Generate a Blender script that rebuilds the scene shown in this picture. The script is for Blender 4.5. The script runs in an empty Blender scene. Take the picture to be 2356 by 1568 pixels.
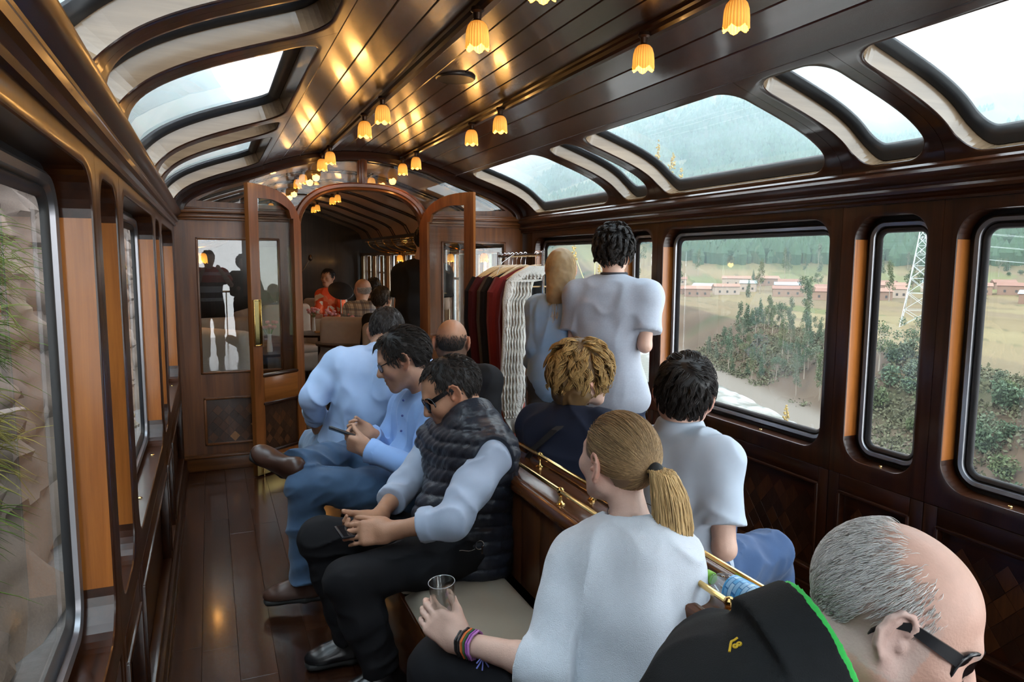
import bpy, bmesh, math, random
import numpy as np
from mathutils import Vector, Matrix
from mathutils.geometry import tessellate_polygon
scene = bpy.context.scene
C = scene.collection
random.seed(7)
PI = math.pi
# ------------------------------------------------------------------ camera
cam_d = bpy.data.cameras.new('camera'); cam = bpy.data.objects.new('camera', cam_d); C.objects.link(cam)
cam_d.sensor_width = 36.0; cam_d.lens = 36.0 * 1640.0 / 2356.0; cam_d.clip_start = 0.03; cam_d.clip_end = 30000
_r = Vector((0.9212, -0.3890, 0.0053)); _u = Vector((0.0390, 0.1052, 0.9938)); _b = Vector((-0.3872, -0.9153, 0.1122))
_b.normalize(); _r = (_r - _b * _r.dot(_b)).normalized(); _u = _b.cross(_r)
CAMZ = 1.62
cam.matrix_world = Matrix(((_r.x, _u.x, _b.x, 0), (_r.y, _u.y, _b.y, 0), (_r.z, _u.z, _b.z, CAMZ), (0, 0, 0, 1)))
scene.camera = cam
# ------------------------------------------------------------------ world, sun, exposure
wd = bpy.data.worlds.new('sky'); scene.world = wd; wd.use_nodes = True
_n = wd.node_tree.nodes; _l = wd.node_tree.links; _n.clear()
_o = _n.new('ShaderNodeOutputWorld'); _bg = _n.new('ShaderNodeBackground')
_tc = _n.new('ShaderNodeTexCoord'); _sx = _n.new('ShaderNodeSeparateXYZ'); _cr = _n.new('ShaderNodeValToRGB')
_l.new(_tc.outputs['Generated'], _sx.inputs[0]); _l.new(_sx.outputs['Z'], _cr.inputs[0]); _l.new(_cr.outputs[0], _bg.inputs[0])
_cr.color_ramp.elements[0].position = 0.0; _cr.color_ramp.elements[0].color = (0.94, 0.97, 1.0, 1)
_cr.color_ramp.elements[1].position = 1.0; _cr.color_ramp.elements[1].color = (0.80, 0.90, 1.0, 1)
_bg.inputs[1].default_value = 6.0
_l.new(_bg.outputs[0], _o.inputs[0])
sun_d = bpy.data.lights.new('sun', 'SUN'); sun_d.energy = 4.5; sun_d.angle = math.radians(8); sun_d.color = (1.0, 0.93, 0.82)
sun = bpy.data.objects.new('sun', sun_d); C.objects.link(sun)
sun.rotation_euler = Vector((0.80, 0.25, -0.62)).to_track_quat('-Z', 'Y').to_euler()   # from behind the left-hand mountain
scene.view_settings.view_transform = 'Standard'; scene.view_settings.look = 'None'
scene.view_settings.exposure = 0.25; scene.view_settings.gamma = 1.0; scene.view_settings.use_curve_mapping = False
cy = scene.cycles
cy.max_bounces = 6; cy.diffuse_bounces = 2; cy.glossy_bounces = 2; cy.transmission_bounces = 3; cy.transparent_max_bounces = 12; cy.volume_bounces = 1
cy.use_adaptive_sampling = True; cy.adaptive_threshold = 0.15
cy.caustics_reflective = False; cy.caustics_refractive = False; cy.sample_clamp_indirect = 6.0
# ------------------------------------------------------------------ helpers
def tag(o, label=None, cat=None, group=None, kind=None):
    if label: o['label'] = label
    if cat: o['category'] = cat
    if group: o['group'] = group
    if kind: o['kind'] = kind
    return o
def empty(name, loc=(0, 0, 0), rz=0.0, parent=None):
    o = bpy.data.objects.new(name, None); C.objects.link(o); o.location = loc; o.rotation_euler = (0, 0, rz)
    o.empty_display_size = 0.05
    if parent: o.parent = parent
    return o
def thing(name, label, cat, loc=(0, 0, 0), rz=0.0, group=None):
    return tag(empty(name, loc, rz), label, cat, group)
def mk(name, V, F, mat, parent=None, smooth=True, angle=None):
    me = bpy.data.meshes.new(name)
    if isinstance(V, np.ndarray): V = V.astype(float).tolist()
    if isinstance(F, np.ndarray): F = F.tolist()
    me.from_pydata(V, [], F); me.update()
    if mat is not None:
        for m in (mat if isinstance(mat, (list, tuple)) else [mat]): me.materials.append(m)
    if smooth and len(me.polygons):
        me.polygons.foreach_set('use_smooth', np.ones(len(me.polygons), bool))
        if angle is not None: me.set_sharp_from_angle(angle=math.radians(angle))
    o = bpy.data.objects.new(name, me); C.objects.link(o)
    if parent: o.parent = parent
    return o
class MB:
    """collects shapes into one mesh"""
    def __init__(s): s.V = []; s.F = []
    def add(s, V, F):
        b = len(s.V); s.V += [tuple(v) for v in V]; s.F += [[i + b for i in f] for f in F]; return s
    def box(s, c, d, rot=None, bev=0.0):
        x, y, z = d[0] / 2, d[1] / 2, d[2] / 2
        if bev <= 0:
            V = [(-x, -y, -z), (x, -y, -z), (x, y, -z), (-x, y, -z), (-x, -y, z), (x, -y, z), (x, y, z), (-x, y, z)]
            F = [(0, 3, 2, 1), (4, 5, 6, 7), (0, 1, 5, 4), (1, 2, 6, 5), (2, 3, 7, 6), (3, 0, 4, 7)]
        else:
            bm = bmesh.new(); bmesh.ops.create_cube(bm, size=1.0)
            for v in bm.verts: v.co = (v.co.x * d[0], v.co.y * d[1], v.co.z * d[2])
            bmesh.ops.bevel(bm, geom=bm.edges[:], offset=bev, segments=2, affect='EDGES', profile=0.5)
            bm.verts.index_update()
            V = [tuple(v.co) for v in bm.verts]; F = [[v.index for v in f.verts] for f in bm.faces]; bm.free()
        M = (rot if rot is not None else Matrix.Identity(3))
        c = Vector(c)
        return s.add([tuple(c + M @ Vector(v)) for v in V], F)
    def b2(s, lo, hi, bev=0.0):
        return s.box([(a + b) / 2 for a, b in zip(lo, hi)], [abs(b - a) for a, b in zip(lo, hi)], None, bev)
    def tube(s, pts, r, n=10, caps=True, closed=False):
        P = [Vector(p) for p in pts]; m = len(P)
        rr = r if isinstance(r, (list, tuple)) else [r] * m
        T = []
        for i in range(m):
            a = P[(i - 1) % m] if (i > 0 or closed) else P[i]; b = P[(i + 1) % m] if (i < m - 1 or closed) else P[i]
            t = (b - a); T.append(t.normalized() if t.length > 1e-9 else Vector((0, 0, 1)))
        u = T[0].orthogonal().normalized(); V = []; F = []
        for i in range(m):
            u = (u - T[i] * u.dot(T[i])); u = u.normalized() if u.length > 1e-6 else T[i].orthogonal().normalized()
            w = T[i].cross(u)
            for k in range(n):
                a = 2 * PI * k / n
                V.append(tuple(P[i] + (u * math.cos(a) + w * math.sin(a)) * rr[i]))
        for i in range(m if closed else m - 1):
            j = (i + 1) % m
            for k in range(n): F.append((i * n + k, i * n + (k + 1) % n, j * n + (k + 1) % n, j * n + k))
        if caps and not closed:
            F.append(list(range(n))[::-1]); F.append([(m - 1) * n + k for k in range(n)])
        return s.add(V, F)
    def lathe(s, prof, c=(0, 0, 0), n=16, rot=None, f=None):
        """prof: (r, z) list; f(angle, i) scales r"""
        V = []; F = []; m = len(prof); c = Vector(c); M = rot if rot is not None else Matrix.Identity(3)
        for i, (r, z) in enumerate(prof):
            for k in range(n):
                a = 2 * PI * k / n; q = r; zz = z
                if f: q, zz = f(a, i, r, z)
                V.append(tuple(c + M @ Vector((q * math.cos(a), q * math.sin(a), zz))))
        for i in range(m - 1):
            for k in range(n): F.append((i * n + k, i * n + (k + 1) % n, (i + 1) * n + (k + 1) % n, (i + 1) * n + k))
        if prof[0][0] > 1e-6: F.append(list(range(n))[::-1])
        if prof[-1][0] > 1e-6: F.append([(m - 1) * n + k for k in range(n)])
        return s.add(V, F)
    def ball(s, c, r, n=10):
        sc = r if isinstance(r, (list, tuple)) else (r, r, r); m = max(4, n // 2 + 1); V = []; F = []
        for i in range(m + 1):
            p = PI * i / m
            for k in range(n):
                a = 2 * PI * k / n
                V.append((c[0] + sc[0] * math.sin(p) * math.cos(a), c[1] + sc[1] * math.sin(p) * math.sin(a), c[2] + sc[2] * math.cos(p)))
        for i in range(m):
            for k in range(n): F.append((i * n + k, (i + 1) * n + k, (i + 1) * n + (k + 1) % n, i * n + (k + 1) % n))
        return s.add(V, F)
    def build(s, name, mat, parent=None, smooth=True, angle=24):
        return mk(name, s.V, s.F, mat, parent, smooth, angle)
def plate(outer, holes, conv, th0, th1):
    """polygon with holes extruded; conv(u, v, d) -> xyz. Returns MB."""
    loops = [outer] + holes
    tri = tessellate_polygon([[Vector((p[0], p[1], 0)) for p in lp] for lp in loops])
    pts = [p for lp in loops for p in lp]; n = len(pts)
    V = [conv(p[0], p[1], th0) for p in pts] + [conv(p[0], p[1], th1) for p in pts]
    F = [tuple(t) for t in tri] + [tuple(i + n for i in t[::-1]) for t in tri]
    b = 0
    for lp in loops:
        m = len(lp)
        for i in range(m): F.append((b + i, b + (i + 1) % m, b + (i + 1) % m + n, b + i + n))
        b += m
    m = MB(); m.add(V, F); return m
def fixn(o):
    bm = bmesh.new(); bm.from_mesh(o.data); bmesh.ops.recalc_face_normals(bm, faces=bm.faces[:]); bm.to_mesh(o.data); bm.free(); return o
def cpy(o, parent=None):
    c = o.copy(); C.objects.link(c); c.parent = parent if parent else None
    for ch in list(o.children): cpy(ch, c)
    return c
# ------------------------------------------------------------------ materials
MATS = {}
def newmat(name):
    m = bpy.data.materials.new(name); m.use_nodes = True
    nt = m.node_tree; b = nt.nodes['Principled BSDF']; return m, nt, b
def pmat(name, col, rough=0.5, metal=0.0, coat=0.0, spec=0.5, emit=None, es=0.0, noise=0.0, nscale=30.0, bump=0.0, bscale=200.0, sheen=0.0, trans=0.0, sss=0.0):
    if name in MATS: return MATS[name]
    m, nt, b = newmat(name); N = nt.nodes; L = nt.links
    b.inputs['Base Color'].default_value = (*col, 1); b.inputs['Roughness'].default_value = rough; b.inputs['Metallic'].default_value = metal
    b.inputs['Coat Weight'].default_value = coat; b.inputs['Coat Roughness'].default_value = 0.08; b.inputs['Specular IOR Level'].default_value = spec
    b.inputs['Sheen Weight'].default_value = sheen
    if trans: b.inputs['Transmission Weight'].default_value = trans
    if sss:
        b.inputs['Subsurface Weight'].default_value = sss; b.inputs['Subsurface Radius'].default_value = (0.012, 0.005, 0.003)
        b.inputs['Subsurface Scale'].default_value = 0.6
    if emit: b.inputs['Emission Color'].default_value = (*emit, 1); b.inputs['Emission Strength'].default_value = es
    if noise or bump:
        tc = N.new('ShaderNodeTexCoord')
    if noise:
        nz = N.new('ShaderNodeTexNoise'); nz.inputs['Scale'].default_value = nscale; nz.inputs['Detail'].default_value = 5
        L.new(tc.outputs['Object'], nz.inputs['Vector'])
        mx = N.new('ShaderNodeMix'); mx.data_type = 'RGBA'
        mx.inputs[6].default_value = tuple(max(0, c * (1 - noise)) for c in col) + (1,); mx.inputs[7].default_value = tuple(min(1, c * (1 + noise)) for c in col) + (1,)
        L.new(nz.outputs[0], mx.inputs[0]); L.new(mx.outputs[2], b.inputs['Base Color'])
    if bump:
        nb = N.new('ShaderNodeTexNoise'); nb.inputs['Scale'].default_value = bscale; nb.inputs['Detail'].default_value = 3
        L.new(tc.outputs['Object'], nb.inputs['Vector'])
        bp = N.new('ShaderNodeBump'); bp.inputs['Strength'].default_value = bump; bp.inputs['Distance'].default_value = 0.01
        L.new(nb.outputs[0], bp.inputs['Height']); L.new(bp.outputs[0], b.inputs['Normal'])
    MATS[name] = m; return m
def wood(name, dark, light, axis='Z', rough=0.28, coat=0.22, scale=1.0, rnd=0.25, spec=0.32):
    if name in MATS: return MATS[name]
    m, nt, b = newmat(name); N = nt.nodes; L = nt.links
    tc = N.new('ShaderNodeTexCoord'); mp = N.new('ShaderNodeMapping')
    s = {'X': (1.2, 22, 22), 'Y': (22, 1.2, 22), 'Z': (22, 22, 1.2)}[axis]
    mp.inputs['Scale'].default_value = tuple(q * scale for q in s)
    oi = N.new('ShaderNodeObjectInfo'); cm = N.new('ShaderNodeVectorMath'); cm.operation = 'ADD'
    ml = N.new('ShaderNodeMath'); ml.operation = 'MULTIPLY'; ml.inputs[1].default_value = 37.0
    L.new(oi.outputs['Random'], ml.inputs[0]); L.new(tc.outputs['Object'], mp.inputs['Vector']); L.new(mp.outputs[0], cm.inputs[0]); L.new(ml.outputs[0], cm.inputs[1])
    nz = N.new('ShaderNodeTexNoise'); nz.inputs['Scale'].default_value = 1.0; nz.inputs['Detail'].default_value = 6; nz.inputs['Roughness'].default_value = 0.65; nz.inputs['Distortion'].default_value = 0.6
    L.new(cm.outputs[0], nz.inputs['Vector'])
    cr = N.new('ShaderNodeValToRGB'); cr.color_ramp.elements[0].position = 0.30; cr.color_ramp.elements[1].position = 0.72
    cr.color_ramp.elements[0].color = (*dark, 1); cr.color_ramp.elements[1].color = (*light, 1)
    L.new(nz.outputs[0], cr.inputs[0])
    hv = N.new('ShaderNodeHueSaturation'); mr = N.new('ShaderNodeMapRange'); mr.inputs['To Min'].default_value = 1 - rnd; mr.inputs['To Max'].default_value = 1 + rnd
    L.new(oi.outputs['Random'], mr.inputs[0]); L.new(mr.outputs[0], hv.inputs['Value']); L.new(cr.outputs[0], hv.inputs['Color'])
    L.new(hv.outputs[0], b.inputs['Base Color'])
    b.inputs['Roughness'].default_value = rough; b.inputs['Coat Weight'].default_value = coat; b.inputs['Coat Roughness'].default_value = 0.10; b.inputs['Specular IOR Level'].default_value = spec
    bp = N.new('ShaderNodeBump'); bp.inputs['Strength'].default_value = 0.06; bp.inputs['Distance'].default_value = 0.004
    L.new(nz.outputs[0], bp.inputs['Height']); L.new(bp.outputs[0], b.inputs['Normal'])
    MATS[name] = m; return m
DK, LT = (0.009, 0.0024, 0.0009), (0.041, 0.0116, 0.0032)
W_Z = wood('mahogany_upright', DK, LT, 'Z'); W_Y = wood('mahogany_lengthwise', DK, LT, 'Y'); W_X = wood('mahogany_crosswise', DK, LT, 'X')
E_Z = wood('end_wall_wood_upright', (0.050, 0.015, 0.0042), (0.150, 0.050, 0.0135), 'Z', coat=0.12); E_X = wood('end_wall_wood_crosswise', (0.050, 0.015, 0.0042), (0.150, 0.050, 0.0135), 'X', coat=0.12)
CEIL = wood('ceiling_plank_wood', (0.012, 0.0038, 0.0015), (0.044, 0.0155, 0.0056), 'Y', rough=0.27, coat=0.25, spec=0.45)
FLOORM = wood('floor_board_wood', (0.010, 0.0034, 0.0018), (0.044, 0.016, 0.0075), 'Y', rough=0.20, coat=0.4, rnd=0.4, spec=0.5)
JAMB = wood('light_jamb_wood', (0.19, 0.055, 0.009), (0.40, 0.135, 0.025), 'Z', rough=0.3, coat=0.3)
PALE = wood('pale_reveal_wood', (0.155, 0.098, 0.056), (0.235, 0.155, 0.092), 'X', rough=0.22, coat=0.4, rnd=0.08)
BLACKR = pmat('black_rubber', (0.008, 0.008, 0.009), 0.45)
SILVER = pmat('silver_frame', (0.25, 0.25, 0.265), 0.30, 0.9)
BRASS = pmat('polished_brass', (0.72, 0.47, 0.17), 0.16, 1.0)
CHROME = pmat('chrome', (0.75, 0.75, 0.77), 0.13, 1.0)
def glassmat(name, tint=(1, 1, 1), refl=0.045, rough=0.0, haze=0.0, graze=0.9):
    """thin pane: transparent with a Fresnel reflection, and a little dust that scatters light"""
    m, nt, b = newmat(name); N = nt.nodes; L = nt.links; N.remove(b); out = N['Material Output']
    t = N.new('ShaderNodeBsdfTransparent'); t.inputs[0].default_value = (*tint, 1)
    g = N.new('ShaderNodeBsdfGlossy'); g.inputs['Roughness'].default_value = rough; g.inputs[0].default_value = (1, 1, 1, 1)
    ge = N.new('ShaderNodeNewGeometry'); dt = N.new('ShaderNodeVectorMath'); dt.operation = 'DOT_PRODUCT'
    L.new(ge.outputs['Normal'], dt.inputs[0]); L.new(ge.outputs['Incoming'], dt.inputs[1])
    def mth(op, a, b=None):
        q = N.new('ShaderNodeMath'); q.operation = op
        for i, x in enumerate((a, b)):
            if x is None: continue
            if isinstance(x, (int, float)): q.inputs[i].default_value = x
            else: L.new(x, q.inputs[i])
        return q.outputs[0]
    fr = mth('ADD', mth('MULTIPLY', mth('POWER', mth('SUBTRACT', 1.0, mth('ABSOLUTE', dt.outputs['Value'])), 5.0), graze), 2 * refl)   # Schlick, both faces of the pane
    mx = N.new('ShaderNodeMixShader'); L.new(fr, mx.inputs[0]); L.new(t.outputs[0], mx.inputs[1]); L.new(g.outputs[0], mx.inputs[2])
    last = mx
    if haze:
        d = N.new('ShaderNodeBsdfTranslucent'); d.inputs[0].default_value = (0.9, 0.95, 1, 1)
        tc = N.new('ShaderNodeTexCoord'); nz = N.new('ShaderNodeTexNoise'); nz.inputs['Scale'].default_value = 6; nz.inputs['Detail'].default_value = 8
        L.new(tc.outputs['Object'], nz.inputs['Vector']); mm = N.new('ShaderNodeMath'); mm.operation = 'MULTIPLY'; mm.inputs[1].default_value = 2 * haze
        L.new(nz.outputs[0], mm.inputs[0])
        m2 = N.new('ShaderNodeMixShader'); L.new(mm.outputs[0], m2.inputs[0]); L.new(mx.outputs[0], m2.inputs[1]); L.new(d.outputs[0], m2.inputs[2]); last = m2
    L.new(last.outputs[0], out.inputs[0]); MATS[name] = m; return m
GLASS = glassmat('window_glass', (0.97, 1.0, 0.99), refl=0.022, haze=0.008, graze=0.45)
SKYGLASS = glassmat('skylight_glass', (0.86, 0.97, 1.0), haze=0.03)
INGLASS = glassmat('partition_glass', (0.92, 0.93, 0.92), refl=0.022)
# ================================================================== THE COACH
XL, XR, XC, YE, YB, YF = -0.23, 2.57, 1.17, 5.85, -2.6, 13.0
def mapR(u, v, d): return (XR + d, u, v)
def mapL(u, v, d): return (XL - d, u, v)
# roof section, offsets from the centre line: shoulder bezier then a shallow crown
_B = [(1.385, 1.985), (1.388, 2.150), (1.06, 2.215), (0.77, 2.325)]
def _bez(t):
    a = (1 - t) ** 3; b = 3 * t * (1 - t) ** 2; c = 3 * t * t * (1 - t); d = t ** 3
    return (a * _B[0][0] + b * _B[1][0] + c * _B[2][0] + d * _B[3][0], a * _B[0][1] + b * _B[1][1] + c * _B[2][1] + d * _B[3][1])
_PT = [_bez(i / 200) for i in range(201)]
_AL = [0.0]
for i in range(200): _AL.append(_AL[-1] + math.dist(_PT[i], _PT[i + 1]))
ROOFL = _AL[-1]
def shoulder(v):
    t = float(np.interp(v, _AL, range(201))) / 200
    p = _bez(t); e = 0.004; a = _bez(max(0, t - e)); b = _bez(min(1, t + e))
    tx, tz = b[0] - a[0], b[1] - a[1]; l = math.hypot(tx, tz)
    return p, (tz / l, -tx / l)
def mapRR(u, v, d):
    p, n = shoulder(v); return (XC + p[0] + n[0] * d, u, p[1] + n[1] * d)
def mapRL(u, v, d):
    p, n = shoulder(v); return (XC - p[0] - n[0] * d, u, p[1] + n[1] * d)
def crown(o): return 2.325 + (math.sqrt(2.05 ** 2 - o * o) - math.sqrt(2.05 ** 2 - 0.77 ** 2))
def roofz(o):
    o = abs(o)
    if o <= 0.77: return crown(o)
    xs = [p[0] for p in _PT][::-1]; zs = [p[1] for p in _PT][::-1]
    return float(np.interp(o, xs, zs))
def rrect(u0, u1, v0, v1, r, ns=8, nu=8, nv=10):
    """closed rounded rectangle loop, counter-clockwise, with a tag per point: 'b','r','t','l' sides or 'c' corners"""
    P = []
    def side(a, b, n, t):
        for i in range(n): P.append((a[0] + (b[0] - a[0]) * i / n, a[1] + (b[1] - a[1]) * i / n, t))
    def arc(cx, cy, a0):
        for i in range(ns): a = a0 + PI / 2 * i / ns; P.append((cx + r * math.cos(a), cy + r * math.sin(a), 'c'))
    side((u0 + r, v0), (u1 - r, v0), nu, 'b'); arc(u1 - r, v0 + r, -PI / 2)
    side((u1, v0 + r), (u1, v1 - r), nv, 'r'); arc(u1 - r, v1 - r, 0)
    side((u1 - r, v1), (u0 + r, v1), nu, 't'); arc(u0 + r, v1 - r, PI / 2)
    side((u0, v1 - r), (u0, v0 + r), nv, 'l'); arc(u0 + r, v0 + r, PI)
    return P
def outer_of(P, h, cell, r):
    u0, u1, v0, v1 = h; c0, c1, d0, d1 = cell; Q = []
    n = len(P)
    for i, (u, v, t) in enumerate(P):
        if t == 'b': Q.append((u, d0))
        elif t == 't': Q.append((u, d1))
        elif t == 'r': Q.append((c1, v))
        elif t == 'l': Q.append((c0, v))
        else:
            cu = u1 - r if u > (u0 + u1) / 2 else u0 + r; cv = v1 - r if v > (v0 + v1) / 2 else v0 + r
            dx, dy = u - cu, v - cv
            sx = c1 if cu > (u0 + u1) / 2 else c0; sy = d1 if cv > (v0 + v1) / 2 else d0
            ax, ay = abs(dx), abs(dy)
            if abs(ax - ay) < 0.12 * r: Q.append((sx, sy))
            elif ax > ay: Q.append((sx, cv + (sy - cv) * (ay / max(ax, 1e-9))))
            else: Q.append((cu + (sx - cu) * (ax / max(ay, 1e-9)), sy))
    return Q
def strips(loops, closed=True):
    V = [p for lp in loops for p in lp]; n = len(loops[0]); F = []
    for i in range(len(loops) - 1):
        for k in range(n if closed else n - 1):
            k2 = (k + 1) % n; F.append((i * n + k, i * n + k2, (i + 1) * n + k2, (i + 1) * n + k))
    return V, F
def inset(h, q): return (h[0] + q, h[1] - q, h[2] + q, h[3] - q)
def cell_panel(mp, cell, h, r, depth, rings=3, nu=8, nv=10, back=None):
    P = rrect(*h, r, 8, nu, nv); Q = outer_of(P, h, cell, r); loops = []
    e = 0.006
    Pe = rrect(*inset(h, -e), r + e, 8, nu, nv); Qe = Q
    loops.append([mp(p[0], p[1], e) for p in P])
    loops.append([mp(p[0], p[1], e * 0.3) for p in rrect(*inset(h, -e * 0.35), r + e * .35, 8, nu, nv)])
    for j in range(rings + 1):
        t = j / rings
        loops.append([mp(p[0] + (q[0] - p[0]) * t, p[1] + (q[1] - p[1]) * t, 0) for p, q in zip(Pe, Qe)])
    loops.append([mp(q[0], q[1], depth) for q in Q])
    if back:   # outer skin, so that light cannot leak
        loops += [[mp(p[0], p[1], depth) for p in P]]
    return strips(loops)
def loop_sweep(mp, h, r, prof, nu=8, nv=10):
    loops = []
    for (q, d) in prof:
        loops.append([mp(p[0], p[1], d) for p in rrect(*inset(h, q), max(0.008, r - q), 8, nu, nv)])
    return strips(loops)
def loop_split(mp, h, r, d0, d1, sel, nu=8, nv=10, q=0.0):
    """part of the reveal whose tag satisfies sel"""
    P = rrect(*inset(h, q), r, 8, nu, nv); n = len(P); V = []; F = []
    for i in range(n):
        a, b = P[i], P[(i + 1) % n]
        if sel(a[2]):
            k = len(V)
            V += [mp(a[0], a[1], d0), mp(b[0], b[1], d0), mp(b[0], b[1], d1), mp(a[0], a[1], d1)]; F.append((k, k + 1, k + 2, k + 3))
    return V, F
def pane_fill(mp, h, r, d, rings=5, nu=8, nv=10, bulge=0.0):
    cu, cv = (h[0] + h[1]) / 2, (h[2] + h[3]) / 2
    P = rrect(*h, r, 8, nu, nv); loops = []
    for j in range(rings):
        s = 1 - j / rings
        loops.append([mp(cu + (p[0] - cu) * s, cv + (p[1] - cv) * s, d) for p in P])
    V, F = strips(loops); V.append(mp(cu, cv, d)); n = len(P); b = (rings - 1) * n
    F += [(b + k, b + (k + 1) % n, len(V) - 1) for k in range(n)]
    return V, F
N0, PITCH = 2.115, 1.88
cells = []
for k in (-2, -1, 0, 1):
    c = N0 + PITCH * k
    cells.append(('n', c - 0.2325, c + 0.2395, c - 0.17, c + 0.17))
    cells.append(('b', c + 0.2395, c + 1.6475, c + 0.309, c + 1.591))
wn = 0
ZB, ZT = 0.68, 1.875
def dnum(k): return round(k, 3)
DIA = MB().add([(-0.5, 0, 0), (0, -0.5, 0), (0.5, 0, 0), (0, 0.5, 0), (-0.492, 0, 1), (0, -0.492, 1), (0.492, 0, 1), (0, 0.492, 1)],
               [(4, 5, 6, 7), (0, 1, 5, 4), (1, 2, 6, 5), (2, 3, 7, 6), (3, 0, 4, 7), (3, 2, 1, 0)])
_dm = {}
def diamonds(parent, conv, u0, u1, v0, v1, mats, su=0.072, sv=0.088, seed=0):
    """parquetry lozenges laid on a panel; conv(u, v, d) -> xyz, d = proud of the panel"""
    rnd = random.Random(seed); row = 0; v = v0 + sv / 2
    while v <= v1 - sv / 2 + 1e-6:
        off = su / 2 if row % 2 else 0.0; u = u0 + su / 2 + off
        while u <= u1 - su / 2 + 1e-6:
            m = rnd.choices(mats[0], mats[1])[0]; key = (m.name, su, sv, id(parent))
            if key not in _dm:
                me = bpy.data.meshes.new('lozenge')
                a, b, c = Vector(conv(1, 0, 0)) - Vector(conv(0, 0, 0)), Vector(conv(0, 1, 0)) - Vector(conv(0, 0, 0)), Vector(conv(0, 0, 1)) - Vector(conv(0, 0, 0))
                me.from_pydata([tuple(a * (p[0] * su * .97) + b * (p[1] * sv * .97) + c * (p[2] * 0.0012)) for p in DIA.V], [], DIA.F); me.materials.append(m); _dm[key] = me
            o = bpy.data.objects.new('lozenge', _dm[key]); C.objects.link(o); o.location = conv(u, v, 0); o.parent = parent
            u += su
        v += sv / 2; row += 1
PQ = [wood('lozenge_wood_%d' % i, d, l, 'Z', rough=0.3, coat=0.4, scale=2) for i, (d, l) in enumerate((((0.020, 0.008, 0.004), (0.045, 0.018, 0.008)), ((0.040, 0.014, 0.006), (0.085, 0.032, 0.011)), ((0.22, 0.09, 0.03), (0.34, 0.15, 0.05))))]
walls = {}
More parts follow.
